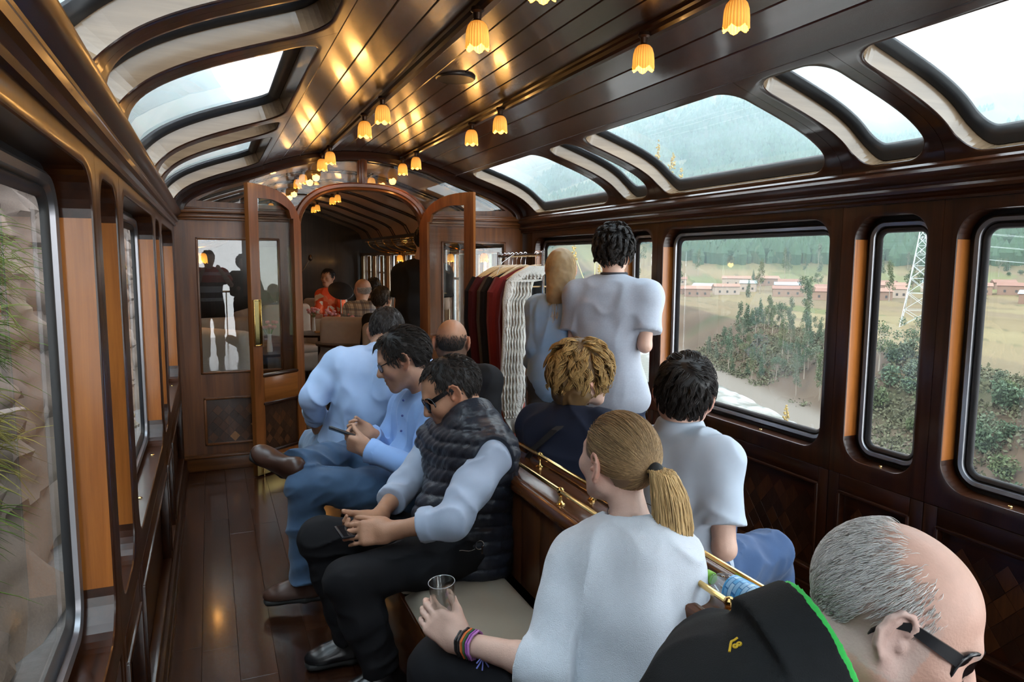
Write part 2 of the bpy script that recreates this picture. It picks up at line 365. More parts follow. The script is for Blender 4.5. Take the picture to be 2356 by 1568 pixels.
for side, mp, rmp in (('right', mapR, mapRR), ('left', mapL, mapRL)):
    sg = 1 if side == 'right' else -1
    X0 = XR if side == 'right' else XL
    # wainscot back board is the wall itself
    m = MB(); m.b2((X0 + sg * 0.03, YB, 0), (X0 + sg * 0.13, YE, ZB + 0.01))
    wall = tag(m.build('wall_' + side, W_Y), kind='structure'); walls[side] = wall
    for i, (kd, c0, c1, h0, h1) in enumerate(cells):
        V, F = cell_panel(mp, (c0 + 0.0008, c1 - 0.0008, ZB, ZT), (h0, h1, 0.755, 1.812), 0.105 if kd == 'b' else 0.095, 0.10, nu=4, nv=4)
        fixn(mk('wall_panel', V, F, W_Z, wall, True, 35))
        # wainscot stiles and rails in front of the recessed parquetry
        m = MB()
        m.b2((X0 - sg * 0.0, c0 + 0.001, 0.08), (X0 + sg * 0.035, c0 + 0.06, ZB - 0.002), 0.004)
        m.b2((X0 - sg * 0.0, c1 - 0.06, 0.08), (X0 + sg * 0.035, c1 - 0.001, ZB - 0.002), 0.004)
        m.build('stile', W_Z, wall)
        m = MB()
        m.b2((X0 - sg * 0.001, c0 + 0.06, 0.60), (X0 + sg * 0.035, c1 - 0.06, ZB - 0.002), 0.004); m.b2((X0 - sg * 0.001, c0 + 0.06, 0.08), (X0 + sg * 0.035, c1 - 0.06, 0.17), 0.004)
        m.build('rail', W_Y, wall)
        m = MB()
        for (a, b) in (((c0 + 0.06, 0.165), (c1 - 0.06, 0.18)), ((c0 + 0.06, 0.59), (c1 - 0.06, 0.605)), ((c0 + 0.055, 0.17), (c0 + 0.07, 0.60)), ((c1 - 0.07, 0.17), (c1 - 0.055, 0.60))):
            m.b2((X0 - sg * 0.008, a[0], a[1]), (X0 + sg * 0.03, b[0], b[1]), 0.004)
        m.build('panel_moulding', W_Y, wall)
        if side == 'right' and 0.3 < (c0 + c1) / 2 < 3.4:
            diamonds(wall, (lambda u, v, d: (X0 + sg * 0.03 - sg * d, u, v)), c0 + 0.07, c1 - 0.07, 0.18, 0.59, (PQ, (6, 4, 0.0)), 0.085, 0.103, i)
        # window: frame, jambs, sill corners, gasket, pane
        wn += 1
        h = (h0, h1, 0.755, 1.812); r = 0.105 if kd == 'b' else 0.095
        w = tag(empty('window_%d' % wn, (0, 0, 0)), kind='structure')
        V, F = loop_split(mp, h, r, 0.005, 0.085, lambda t: t in 'rl', 4, 4); mk('jamb', V, F, JAMB, w, False)
        V, F = loop_split(mp, h, r, 0.005, 0.085, lambda t: t not in 'rl', 4, 4); mk('sill_and_corners', V, F, W_Y, w, True)
        V, F = loop_sweep(mp, h, r, [(0, 0.085), (0.0, 0.078), (0.016, 0.076), (0.018, 0.085)], 4, 4); mk('gasket', V, F, BLACKR, w, True, 40)
        V, F = loop_sweep(mp, h, r, [(0.016, 0.088), (0.018, 0.068), (0.026, 0.062), (0.040, 0.066), (0.044, 0.082)], 4, 4); mk('frame', V, F, SILVER, w, True, 50)
        V, F = loop_sweep(mp, h, r, [(0.043, 0.082), (0.05, 0.075), (0.062, 0.078), (0.068, 0.09)], 4, 4); mk('pane_seal', V, F, BLACKR, w, True, 50)
        V, F = pane_fill(mp, inset(h, 0.062), r - 0.055, 0.088, 1, 4, 4); mk('pane', V, F, GLASS, w, False)
        m = MB(); bx = h0 + 0.32 * (h1 - h0) if kd == 'b' else (h0 + h1) / 2
        for q in ((bx, h1 - 0.25) if kd == 'b' else (bx,)): m.lathe([(0.009, 0), (0.009, 0.002), (0.006, 0.004), (0.0001, 0.0045)], (X0 + sg * 0.035, q, 0.756), 10)
        m.build('sill_stud', BRASS, w)
        # roof skylight above
        cell = (c0 + 0.0008, c1 - 0.0008, 0.0, ROOFL); hs = (h0 + 0.0, h1 - 0.0, 0.035, ROOFL - 0.045); rs = 0.10 if kd == 'b' else 0.095
        V, F = cell_panel(rmp, cell, hs, rs, 0.115, 4, 6, 22, back=True)
        if 'roof_' + side not in walls:
            walls['roof_' + side] = tag(empty('ceiling_' + side), kind='structure')
        fixn(mk('roof_panel', V, F, W_Y, walls['roof_' + side], True, 35))
        wn += 1; w = tag(empty('window_%d' % wn), kind='structure')
        V, F = loop_split(rmp, hs, rs, 0.005, 0.075, lambda t: True, 6, 22); mk('reveal', V, F, PALE, w, True)
        V, F = loop_sweep(rmp, hs, rs, [(0, 0.075), (0.002, 0.07), (0.022, 0.074), (0.034, 0.085), (0.04, 0.104)], 6, 22); mk('gasket', V, F, BLACKR, w, True, 50)
        V, F = pane_fill(rmp, inset(hs, 0.028), rs - 0.03, 0.098, 6, 6, 22); mk('skylight_pane', V, F, SKYGLASS, w, True)
    # plain wall ends beyond the window cells
    for (a, b) in ((YB, cells[0][1]), (cells[-1][2], YE)):
        m = MB(); m.b2((X0, a, 0.0), (X0 + sg * 0.10, b - 0.001, ZT), 0.003); m.build('wall_panel', W_Z, wall)
        loops = [[rmp(u, ROOFL * j / 14, dd) for j in range(15)] for (u, dd) in ((a, 0.1), (a, 0), (b, 0), (b, 0.1))]
        V, F = strips(loops, False); fixn(mk('roof_panel', V, F, W_Y, walls['roof_' + side], True, 35))
    # baseboard
    m = MB(); m.b2((X0 - sg * 0.018, YB, 0), (X0 + sg * 0.03, YE, 0.10), 0.004); m.b2((X0 - sg * 0.026, YB, 0), (X0 + sg * 0.0, YE, 0.025), 0.006)
    tag(m.build('baseboard_' + side, W_Y), kind='structure')
    # cornice with stepped mouldings
    prof = [(0.03, 1.858), (-0.012, 1.858), (-0.016, 1.868), (-0.010, 1.876), (-0.018, 1.886), (-0.030, 1.890), (-0.034, 1.902), (-0.030, 1.912), (-0.022, 1.916), (-0.026, 1.926), (-0.040, 1.936), (-0.052, 1.950), (-0.056, 1.962), (-0.050, 1.974), (-0.044, 1.978), (-0.046, 1.986), (-0.036, 1.996), (0.03, 2.002)]
    loops = [[(X0 + sg * p[0], y, p[1]) for p in prof] for y in (YB, -0.9, 0.9, 2.6, 4.3, YE)]
    V, F = strips(loops, False); fixn(mk('trim_%d' % (1 if side == 'right' else 2), V, F, W_Y, None, True, 25))
    tag(bpy.context.scene.objects['trim_%d' % (1 if side == 'right' else 2)], kind='structure')
# ---------------------------------------------------------------- ceiling: planks, beams
ceil = tag(MB().b2((XC - 0.80, YB, 2.53), (XC + 0.80, YE + 0.1, 2.57)).build('ceiling', W_Y, None, False), kind='structure')
edges = []
def plank(o0, o1, y0, y1, mat=CEIL, th=0.03, name='ceiling_plank', lift=0.0):
    g = 0.0018; e = 0.003; L = []
    pts = [(o0 + g, 0.012), (o0 + g, e), (o0 + g + e, 0.0)]
    n = 3
    for j in range(1, n): pts.append((o0 + g + e + (o1 - o0 - 2 * g - 2 * e) * j / n, 0.0))
    pts += [(o1 - g - e, 0.0), (o1 - g, e), (o1 - g, 0.012)]
    loops = [[(XC + o, y, roofz(o) + d + lift) for o, d in pts] for y in (y0, y1)]
    V, F = strips(loops, False)
    F = [f[::-1] for f in F]
    return mk(name, V, F, mat, ceil, True, 30)
BM = 0.32
xs = [-0.77 + (0.77 - BM - 0.025) * i / 3 for i in range(4)] ; mid = [-(BM - 0.025) + 2 * (BM - 0.025) * i / 5 for i in range(6)]; xe = [-q for q in xs][::-1]
for arr in (xs, mid, xe):
    for a, b in zip(arr[:-1], arr[1:]):
        plank(a, b, YB, YE)
for s in (-1, 1):
    m = MB()
    o = s * BM; z = roofz(BM)
    prof = [(-0.034, z + 0.02), (-0.034, z - 0.006), (-0.026, z - 0.012), (-0.022, z - 0.026), (-0.012, z - 0.034), (0.012, z - 0.034), (0.022, z - 0.026), (0.026, z - 0.012), (0.034, z - 0.006), (0.034, z + 0.02)]
    loops = [[(XC + o + p[0], y, p[1]) for p in prof] for y in (YB, YE)]
    V, F = strips(loops, False); F = [f[::-1] for f in F]
    mk('ceiling_beam', V, F, W_Y, ceil, True, 30)
# round ventilator plates in the ceiling
for (x, y) in ((1.10, 3.30), (1.15, 1.75)):
    m = MB(); z = roofz(x - XC)
    m.lathe([(0.001, z - 0.010), (0.075, z - 0.011), (0.088, z - 0.012), (0.094, z - 0.006), (0.096, z + 0.01)], (x, y, 0), 28)
    m.build('vent_plate', pmat('vent_dark_wood', (0.02, 0.012, 0.008), 0.35), ceil)
# ---------------------------------------------------------------- floor boards
fl = tag(MB().b2((XL - 0.1, YB, -0.06), (XR + 0.1, YF, -0.014)).build('floor', W_Y, None, False), kind='structure')
rnd = random.Random(3); nb = 20; bw = (XR - XL) / nb; bm_cache = {}
for i in range(nb):
    y = YB - rnd.random() * 1.2
    while y < YF:
        ln = rnd.choice((1.6, 2.0, 2.4)); y1 = min(y + ln, YF); y0 = max(y, YB)
        if y1 - y0 > 0.2:
            m = MB(); m.b2((XL + i * bw + 0.0005, y0 + 0.0005, -0.014), (XL + (i + 1) * bw - 0.0005, y1 - 0.0005, 0.0), 0.0008)
            m.build('floor_board', FLOORM, fl, False)
        y = y1 if y1 < YF else 99
# ---------------------------------------------------------------- rear of the coach: open-air platform with a low railing
m = MB(); m.b2((XL - 0.1, -4.2, -0.06), (XR + 0.1, YB, -0.002)); pf = tag(m.build('floor_platform', FLOORM, None, False), kind='structure')
for (a_, b_) in (((XL - 0.05, -4.15), (XR + 0.05, -4.15)), ((XL - 0.05, -4.15), (XL - 0.05, YB)), ((XR + 0.05, -4.15), (XR + 0.05, YB))):
    MB().tube([(*a_, 0.95), (*b_, 0.95)], 0.02, 8).build('railing', BRASS, pf)
    for i in range(6): x_, y_ = a_[0] + (b_[0] - a_[0]) * i / 5, a_[1] + (b_[1] - a_[1]) * i / 5; MB().tube([(x_, y_, 0), (x_, y_, 0.95)], 0.012, 6).build('baluster', BRASS, pf)
# ---------------------------------------------------------------- partition with the double doors
def convE(u, v, d): return (u, YE + d, v)
def arch_door(o, w=0.49, base=1.80, top=2.168, e=2.6):   # underside of the door head
    q = min(1.0, abs(o) / w); return base + (top - base) * (1 - q ** e) ** (1 / e)
DC = 1.155
NP = 36
outer = [(XL, 0.0), (XL, 1.95)] + [(XC - 1.385 + 2.77 * i / 60, roofz(-1.385 + 2.77 * i / 60)) for i in range(61)] + [(XR, 1.95), (XR, 0.0), (DC + 0.49, 0.0)]
dl = [(DC + 0.49 * math.cos(PI * i / NP), 0) for i in range(NP + 1)]
outer += [(p[0], arch_door(p[0] - DC)) for p in dl] + [(DC - 0.49, 0.0)]
holeL = [(-0.08, 0.755), (0.50, 0.755), (0.50, 1.77), (-0.08, 1.77)]
holeR = [(1.83, 0.755), (2.40, 0.755), (2.40, 1.77), (1.83, 1.77)]
def fan(s):
    """fanlight outline on the left (s=-1) or right (s=1)"""
    P = []
    a, b = 0.03, 1.24
    for i in range(31):
        o = b + (a - b) * i / 30; P.append((XC + s * o, max(2.025, roofz(o) - 0.062 - 0.04 * max(0, (o - 1.0) / 0.24))))
    for i in range(21):
        o = a + (0.56 - a) * i / 20; z = arch_door(o, 0.56, 1.80, 2.235)
        if z < 2.025: break
        P.append((XC + s * o, z))
    P.append((XC + s * 0.545, 2.025))
    return P if s < 0 else P[::-1]
fl_, fr_ = fan(-1), fan(1)
wf = plate(outer, [holeL, holeR, fl_, fr_], convE, 0.0, 0.05).build('wall_front', E_Z, None, True, 30)
fixn(wf); tag(wf, kind='structure')
for nm, hp in (('side_pane', holeL), ('side_pane', holeR), ('fanlight_pane', fl_), ('fanlight_pane', fr_)):
    fixn(plate(hp, [], convE, 0.022, 0.027).build(nm, INGLASS, wf, False))
# mouldings round the panes
def frame_rect(parent, conv, u0, u1, v0, v1, t, d0, d1, mat, name='moulding'):
    m = MB()
    for (a, b, c, d) in ((u0, u1, v0, v0 + t), (u0, u1, v1 - t, v1), (u0, u0 + t, v0, v1), (u1 - t, u1, v0, v1)):
        P0, P1 = conv(a, c, d0), conv(b, d, d1)
        m.b2([min(x, y) for x, y in zip(P0, P1)], [max(x, y) for x, y in zip(P0, P1)], min(t, abs(d1 - d0)) * 0.3)
    return m.build(name, mat, parent)
frame_rect(wf, convE, -0.09, 0.51, 0.745, 1.78, 0.018, -0.008, 0.02, E_Z)
frame_rect(wf, convE, 1.82, 2.41, 0.745, 1.78, 0.018, -0.008, 0.02, E_Z)
for (a, b) in ((-0.08, 0.50), (1.83, 2.40)):
    frame_rect(wf, convE, a, b, 0.19, 0.565, 0.02, -0.012, 0.005, E_Z)
    MB().b2((a + 0.01, YE - 0.003, 0.20), (b - 0.01, YE + 0.004, 0.555)).build('panel_board', PQ[0], wf)
diamonds(wf, (lambda u, v, d: (u, YE - 0.003 - d, v)), -0.06, 0.48, 0.21, 0.545, (PQ, (5, 6, 1.2)), 0.078, 0.084, 11)
m = MB()
for (a, b) in ((XL, 0.665), (1.645, XR)):
    m.b2((a, YE - 0.035, 0.0), (b, YE, 0.10), 0.004); m.b2((a, YE - 0.045, 0.10), (b, YE, 0.122), 0.006)
m.build('skirting', E_X, wf)
for (a, b) in ((XL, 0.645), (1.665, XR)):
    m = MB()
    for (z0, z1, p) in ((1.905, 1.925, 0.018), (1.925, 1.945, 0.030), (1.945, 1.958, 0.022), (1.958, 1.985, 0.042), (1.985, 2.0, 0.03)): m.b2((a, YE - p, z0), (b, YE + 0.01, z1), 0.004)
    m.build('cornice_moulding', E_X, wf)
# door head moulding, central post, arch rib under the roof
def archsweep(f, o0, o1, prof, n, mat, name, cx):
    loops = [[] for _ in prof]
    for i in range(n + 1):
        t = i / n; o = o0 + (o1 - o0) * (0.5 - 0.5 * math.cos(PI * t)); e = 0.003
        a, b = f(max(o0, o - e)), f(min(o1, o + e)); dx = min(o1, o + e) - max(o0, o - e); l = math.hypot(dx, b - a)
        nx, nz = -(b - a) / l, dx / l
        for j, (q, y) in enumerate(prof): loops[j].append((cx + o + nx * q, y, f(o) + nz * q))
    V, F = strips(loops + [loops[0]], False); return fixn(mk(name, V, F, mat, wf, True, 35))
archsweep(lambda o: arch_door(o), -0.4895, 0.4895, [(0.0, YE + 0.06), (0.0, YE - 0.02), (0.008, YE - 0.032), (0.022, YE - 0.028), (0.030, YE - 0.038), (0.052, YE - 0.04), (0.060, YE - 0.03), (0.062, YE + 0.0)], 60, wood('door_head_wood', (0.10, 0.034, 0.012), (0.24, 0.088, 0.028), 'X'), 'door_head', DC)
archsweep(lambda o: roofz(o) - 0.004, -1.385, 1.385, [(0.0, YE), (0.0, YE - 0.05), (-0.03, YE - 0.055), (-0.045, YE - 0.045), (-0.06, YE - 0.04), (-0.066, YE + 0.0)], 70, W_X, 'roof_rib', XC)
m = MB(); m.b2((1.125, YE - 0.03, 2.22), (1.195, YE + 0.04, 2.45), 0.006); m.b2((1.142, YE - 0.042, 2.22), (1.178, YE, 2.44), 0.006); m.build('centre_post', E_Z, wf)
m = MB()
for sx in (DC - 0.49, DC + 0.49):
    s = 1 if sx > DC else -1
    m.b2((sx, YE - 0.02, 0), (sx + s * 0.045, YE + 0.06, 1.86), 0.005)
m.build('door_jamb', E_Z, wf)
# door leaves: thing parts in a local frame, u from hinge to meeting edge
def leaf(num, hinge, ang, s):
    root = tag(empty('door_%d' % num, (hinge[0], hinge[1], 0)), kind='structure'); root.rotation_euler = (0, 0, ang)
    W = 0.50
    top = lambda u: arch_door(s * (-0.49 + u * 0.97 + 0.003), 0.49) - 0.006
    cv = lambda u, v, d: (s * u, d, v)
    out = [(0, 0.012), (W, 0.012)] + [(W - W * i / 24, top(W - W * i / 24)) for i in range(25)]
    out[-1] = (0.0, max(1.80, top(0.004)))
    gl = [(0.075, 0.755), (W - 0.085, 0.755)] + [((W - 0.085) + (0.075 - (W - 0.085)) * i / 16, min(top((W - 0.085) + (0.075 - (W - 0.085)) * i / 16) - 0.085, 2.06 if i < 15 else 1.93)) for i in range(17)]
    lo = [(0.08, 0.175), (W - 0.09, 0.175), (W - 0.09, 0.545), (0.08, 0.545)]
    b = fixn(plate(out, [gl, lo], cv, -0.02, 0.02).build('door_frame', wood('door_wood', (0.085, 0.024, 0.0055), (0.21, 0.070, 0.017), 'Z', coat=0.1), root, True, 30))
    fixn(plate(gl, [], cv, -0.004, 0.002).build('pane', INGLASS, root, False))
    MB().b2((min(s * 0.075, s * (W - 0.08)), -0.006, 0.17), (max(s * 0.075, s * (W - 0.08)), 0.006, 0.55)).build('lower_panel', PQ[0], root)
    diamonds(root, (lambda u, v, d: (s * u, -0.006 - d, v)), 0.085, W - 0.095, 0.19, 0.535, (PQ, (6, 5, 0.2)), 0.07, 0.08, num)
    for z0, z1, q in ((0.745, 0.765, 0.0), (0.535, 0.555, 0), (0.165, 0.183, 0)):
        MB().b2((min(s * 0.07, s * (W - 0.08)), -0.027, z0), (max(s * 0.07, s * (W - 0.08)), 0.027, z1), 0.005).build('bead', W_X, root)
    MB().b2((min(s * 0.08, s * (W - 0.09)), -0.0235, 0.562), (max(s * 0.08, s * (W - 0.09)), 0.0235, 0.74), 0.003).build('mid_rail', wood('mid_rail_wood', (0.16, 0.048, 0.009), (0.31, 0.105, 0.022), 'X', coat=0.1), root)
    MB().b2((min(s * 0.004, s * W), -0.0225, 0.013), (max(s * 0.004, s * W), 0.0225, 0.135), 0.001).build('kick_plate', pmat('worn_brass', (0.42, 0.30, 0.11), 0.35, 1.0), root)
    m = MB(); u = W - 0.05
    m.b2((s * u - 0.012, -0.03, 0.03), (s * u + 0.012, -0.022, 0.19), 0.002); m.tube([(s * u, -0.034, 0.004), (s * u, -0.034, 0.19)], 0.006, 8); m.ball((s * u, -0.036, 0.195), 0.011)
    m.build('floor_bolt', BRASS, root)
    for y in (-1, 1):
        h = frame_rect(root, (lambda a, c, d: (s * a, y * d, c)), W - 0.078, W - 0.008, 0.985, 1.325, 0.008, 0.02, 0.034, BRASS, 'handle_plate')
        MB().b2((min(s * (W - 0.072), s * (W - 0.012)), y * 0.0212 - .0008, 0.99), (max(s * (W - 0.072), s * (W - 0.012)), y * 0.0212 + .0008, 1.32)).build('plate_back', pmat('dark_brass_plate', (0.16, 0.13, 0.06), 0.12, 1.0), root)
    m = MB()
    for z in (0.35, 1.1, 1.7): m.tube([(0, 0.024, z - 0.04), (0, 0.024, z + 0.04)], 0.008, 8)
    m.build('hinge', BRASS, root)
    return root
leaf(1, (DC - 0.50, YE - 0.03), math.radians(38), -1)
leaf(2, (DC + 0.475, YE - 0.03), math.radians(-46), 1)
# ================================================================== THE CAR BEYOND THE PARTITION
TAN = pmat('tan_ceiling_panel', (0.50, 0.32, 0.23), 0.45, noise=0.12, nscale=6, coat=0.25)
DARKW = wood('far_dark_wood', (0.012, 0.006, 0.004), (0.04, 0.018, 0.009), 'Z')
F0 = YE + 0.06
def roofstrip(name, y0, y1, lift, mat, parent, n=44, w=1.385, edge=0.0):
    prof = [(o, roofz(o) - lift) for o in [-w + 2 * w * i / n for i in range(n + 1)]]
    loops = [[(XC + o, y0, z + edge) for o, z in prof], [(XC + o, y0, z) for o, z in prof], [(XC + o, y1, z) for o, z in prof], [(XC + o, y1, z + edge) for o, z in prof]]
    V, F = strips(loops if edge else loops[1:3], False); return fixn(mk(name, V, F, mat, parent, True, 30))
fc = tag(empty('ceiling_far_car'), kind='structure')
ribs = []; y = F0 + 0.35
while y < YF - 0.2: ribs.append(y); y += 0.86
prev = F0
for y in ribs + [YF]:
    roofstrip('ceiling_panel', prev, y, 0.004, TAN, fc); prev = y
for y in ribs:
    for q in (-0.06, 0.06): roofstrip('ceiling_rib', y + q - 0.017, y + q + 0.017, 0.022, DARKW, fc, edge=0.02)
roofstrip('roof_skin', F0, YF, -0.03, DARKW, fc)
fw = 200
for side in (-1, 1):
    X0 = XC + side * 1.385
    wl = tag(MB().b2((X0, F0, 0), (X0 + side * 0.1, YF, 0.78)).build('wall_far_car_' + ('right' if side > 0 else 'left'), DARKW, None, False), kind='structure')
    MB().b2((X0, F0, 1.72), (X0 + side * 0.1, YF, 2.0)).build('frieze', DARKW, wl)
    MB().b2((X0 - side * 0.02, F0, 1.69), (X0 + side * 0.02, YF, 1.735), 0.005).build('frieze_rail', pmat('gilt_rail', (0.30, 0.17, 0.06), 0.35, 0.5), wl)
    y = F0; k = 0
    while y < YF:
        y2 = min(y + 0.46, YF)
        MB().b2((X0, y, 0.78), (X0 + side * 0.1, y2, 1.72)).build('pier', DARKW if side < 0 else wood('far_pier_wood', (0.10, 0.04, 0.012), (0.24, 0.10, 0.03), 'Z'), wl)
        a, b = y2, min(y2 + 0.52, YF)
        if b > a + 0.2:
            fw += 1; w = tag(empty('window_%d' % fw), kind='structure')
            frame_rect(w, (lambda u, v, d: (X0 + side * d, u, v)), a, b, 0.78, 1.72, 0.035, 0.02, 0.06, SILVER, 'frame')
            MB().b2((X0 + side * 0.03, a, 1.40), (X0 + side * 0.05, b, 1.425)).build('glazing_bar', SILVER, w)
            MB().b2((X0 + side * 0.04, a, 0.78), (X0 + side * 0.045, b, 1.72)).build('pane', GLASS, w, False)
            # curtain drawn to each side
            for q, s in ((a, -1), (b, 1)):
                cu = MB(); V = []; n = 14
                for zz in (0.72, 1.0, 1.3, 1.68):
                    for i in range(n + 1):
                        yy = q - s * 0.02 + s * (0.13 * i / n) - s * 0.05; V.append((X0 - side * (0.035 + 0.016 * math.sin(i * 1.9)), yy, zz))
                Fc = [(r * (n + 1) + i, r * (n + 1) + i + 1, (r + 1) * (n + 1) + i + 1, (r + 1) * (n + 1) + i) for r in range(3) for i in range(n)]
                c = tag(mk('curtain', V, Fc, pmat('curtain_cloth', (0.62, 0.50, 0.34), 0.8, trans=0.0), None, True), 'cream curtain gathered at a %s-hand window of the car beyond the doors' % ('right' if side > 0 else 'left'), 'curtain', 'curtains in the far car, %s side' % ('right' if side > 0 else 'left'))
        y = b; k += 1
MB().b2((XL, YF, 0), (XR, YF + 0.1, 2.6)).build('wall_far_end', DARKW, None, False)['kind'] = 'structure'
# luggage racks: brass rods on curved brackets
def luggage_rack(side, y0, y1):
    t = thing('luggage_rack', 'brass rod luggage rack above the %s windows of the far car' % ('right' if side > 0 else 'left'), 'rack', (XC + side * 1.335, y0, 1.76))
    m = MB(); n = 7
    for i in range(n):
        q = i / (n - 1); x = -side * (0.03 + 0.34 * q); z = 0.06 + 0.06 * (q ** 2)
        m.tube([(x, 0, z), (x, y1 - y0, z)], 0.0085, 6)
    m.build('rod', BRASS, t)
    y = 0.0
    while y <= y1 - y0 + 0.01:
        b = MB(); b.tube([(0, y, -0.06)] + [(-side * (0.38 * math.sin(a)), y, 0.12 - 0.16 * math.cos(a)) for a in [PI / 2 * i / 8 for i in range(9)]], 0.009, 6)
        b.build('bracket', BRASS, t); y += 0.48
luggage_rack(1, F0 + 0.15, 10.6); luggage_rack(-1, F0 + 0.15, 10.6)
# ================================================================== TULIP LAMPS
def shade_mat():
    m, nt, b = newmat('amber_tulip_glass'); N = nt.nodes; L = nt.links
    b.inputs['Base Color'].default_value = (0.9, 0.55, 0.16, 1); b.inputs['Roughness'].default_value = 0.25
    tc = N.new('ShaderNodeTexCoord'); sx = N.new('ShaderNodeSeparateXYZ'); L.new(tc.outputs['Object'], sx.inputs[0])
    cr = N.new('ShaderNodeValToRGB'); mr = N.new('ShaderNodeMapRange'); mr.inputs['From Min'].default_value = -0.115; mr.inputs['From Max'].default_value = -0.02
    L.new(sx.outputs['Z'], mr.inputs[0]); L.new(mr.outputs[0], cr.inputs[0])
    e = cr.color_ramp.elements; e[0].position = 0.0; e[0].color = (1.0, 0.40, 0.05, 1); e[1].position = 1.0; e[1].color = (0.60, 0.15, 0.008, 1)
    q = e.new(0.35); q.color = (1.0, 0.46, 0.07, 1)
    at = N.new('ShaderNodeMath'); at.operation = 'ARCTAN2'; L.new(sx.outputs['Y'], at.inputs[0]); L.new(sx.outputs['X'], at.inputs[1]); mu = N.new('ShaderNodeMath'); mu.operation = 'MULTIPLY'; mu.inputs[1].default_value = 24.0; L.new(at.outputs[0], mu.inputs[0])
    co = N.new('ShaderNodeMath'); co.operation = 'COSINE'; L.new(mu.outputs[0], co.inputs[0]); m2 = N.new('ShaderNodeMapRange'); m2.inputs['From Min'].default_value = -1; m2.inputs['To Min'].default_value = 0.42; m2.inputs['To Max'].default_value = 0.88; L.new(co.outputs[0], m2.inputs[0]); L.new(m2.outputs[0], b.inputs['Emission Strength'])   # flutes glow unevenly
    L.new(cr.outputs[0], b.inputs['Emission Color'])
    return m
SHADE = shade_mat(); BULB = pmat('lit_bulb', (1, 0.8, 0.5), 0.4, emit=(1.0, 0.55, 0.16), es=45.0); SOCK = pmat('bronze_socket', (0.05, 0.03, 0.02), 0.35, 0.8)
def tulip(m, z0=-0.03):
    """fluted tulip shade opening downward with a scalloped lip"""
    n = 72
    prof = [(0.013, 0.0), (0.022, -0.004), (0.030, -0.014), (0.0345, -0.030), (0.0365, -0.050), (0.037, -0.068), (0.038, -0.078)]
    def f(a, i, r, z):
        q = i / (len(prof) - 1)
        rr = r * (1 + 0.045 * math.cos(24 * a) * min(1, q * 2)) 
        lip = 0.5 + 0.5 * math.cos(6 * a)
        zz = z - (0.012 * lip ** 0.6 * max(0, (q - 0.45) / 0.55)) 
        return rr, z0 + zz
    m.lathe(prof + [], n=n, f=f); m.F = [q for q in m.F if len(q) == 4]
    return m
_sm = tulip(MB()).build('lamp_shade', SHADE); _bm = MB().ball((0, 0, -0.080), (0.014, 0.014, 0.022), 12).build('bulb', BULB)
_km = MB().lathe([(0.020, 0.012), (0.022, 0.0), (0.014, -0.006), (0.012, -0.026), (0.016, -0.03), (0.017, -0.04), (0.004, -0.046)][::-1], n=14).build('socket', SOCK)
SM, BMh, KM = _sm.data, _bm.data, _km.data
for o in (_sm, _bm, _km): bpy.data.objects.remove(o)
def lamp(loc, label, group='tulip lamps', light=True, name='ceiling_lamp'):
    t = thing(name, label, 'lamp', loc, 0, group)
    for nm, me in (('lamp_shade', SM), ('bulb', BMh), ('socket', KM)):
        o = bpy.data.objects.new(nm, me); C.objects.link(o); o.parent = t
    if light:
        ld = bpy.data.lights.new('lamp_light', 'POINT'); ld.energy = 1.3; ld.color = (1.0, 0.50, 0.14); ld.shadow_soft_size = 0.03
        lo = bpy.data.objects.new('lamp_light', ld); C.objects.link(lo); lo.parent = t; lo.location = (0, 0, -0.135)
    return t
zb = roofz(BM) - 0.036
_ord = ['nearest the camera', 'second', 'third', 'fourth', 'fifth', 'last before the partition']
for s, xx in ((-1, 0.825), (1, 1.455)):
    for i, y in enumerate((1.76, 2.25, 3.62, 4.07, 5.30, 5.70)):
        lamp((xx, y, zb), 'lit amber tulip lamp on the %s ceiling beam, %s' % ('left' if s < 0 else 'right', ('%s from the camera end' % _ord[i]) if 0 < i < 5 else _ord[i]), 'tulip lamps on the ceiling beams')
for s, xx in ((-1, 0.825), (1, 1.455)):
    for i, y in enumerate((6.9, 7.35, 8.85, 9.25, 10.6, 11.0)):
        lamp((xx, y, zb + 0.012), 'small lit tulip lamp on the %s of the far car ceiling beyond the doors' % ('left' if s < 0 else 'right'), 'tulip lamps on the far car ceiling, %s row' % ('left' if s < 0 else 'right'), light=(i % 2 == 0))
for i, y in enumerate((6.55, 7.6, 8.75, 9.9)):
    t = lamp((XR - 0.10, y, 1.72), 'lit amber wall lamp under the far luggage rack, %s' % ['behind the right door glass', 'nearest the doorway', 'middle one', 'farthest'][i], 'wall lamps of the far car', name='wall_lamp')
    MB().tube([(0.09, 0, -0.04), (0.05, 0, 0.02), (0.0, 0, 0.01)], 0.007, 6).build('arm', BRASS, t)
lamp((XL + 0.12, 6.5, 1.72), 'cluster lamp glowing behind the left side pane of the partition', 'wall lamps of the far car', name='wall_lamp')
lamp((XL + 0.18, 6.62, 1.70), 'second cluster lamp behind the left side pane of the partition', 'wall lamps of the far car', name='wall_lamp')
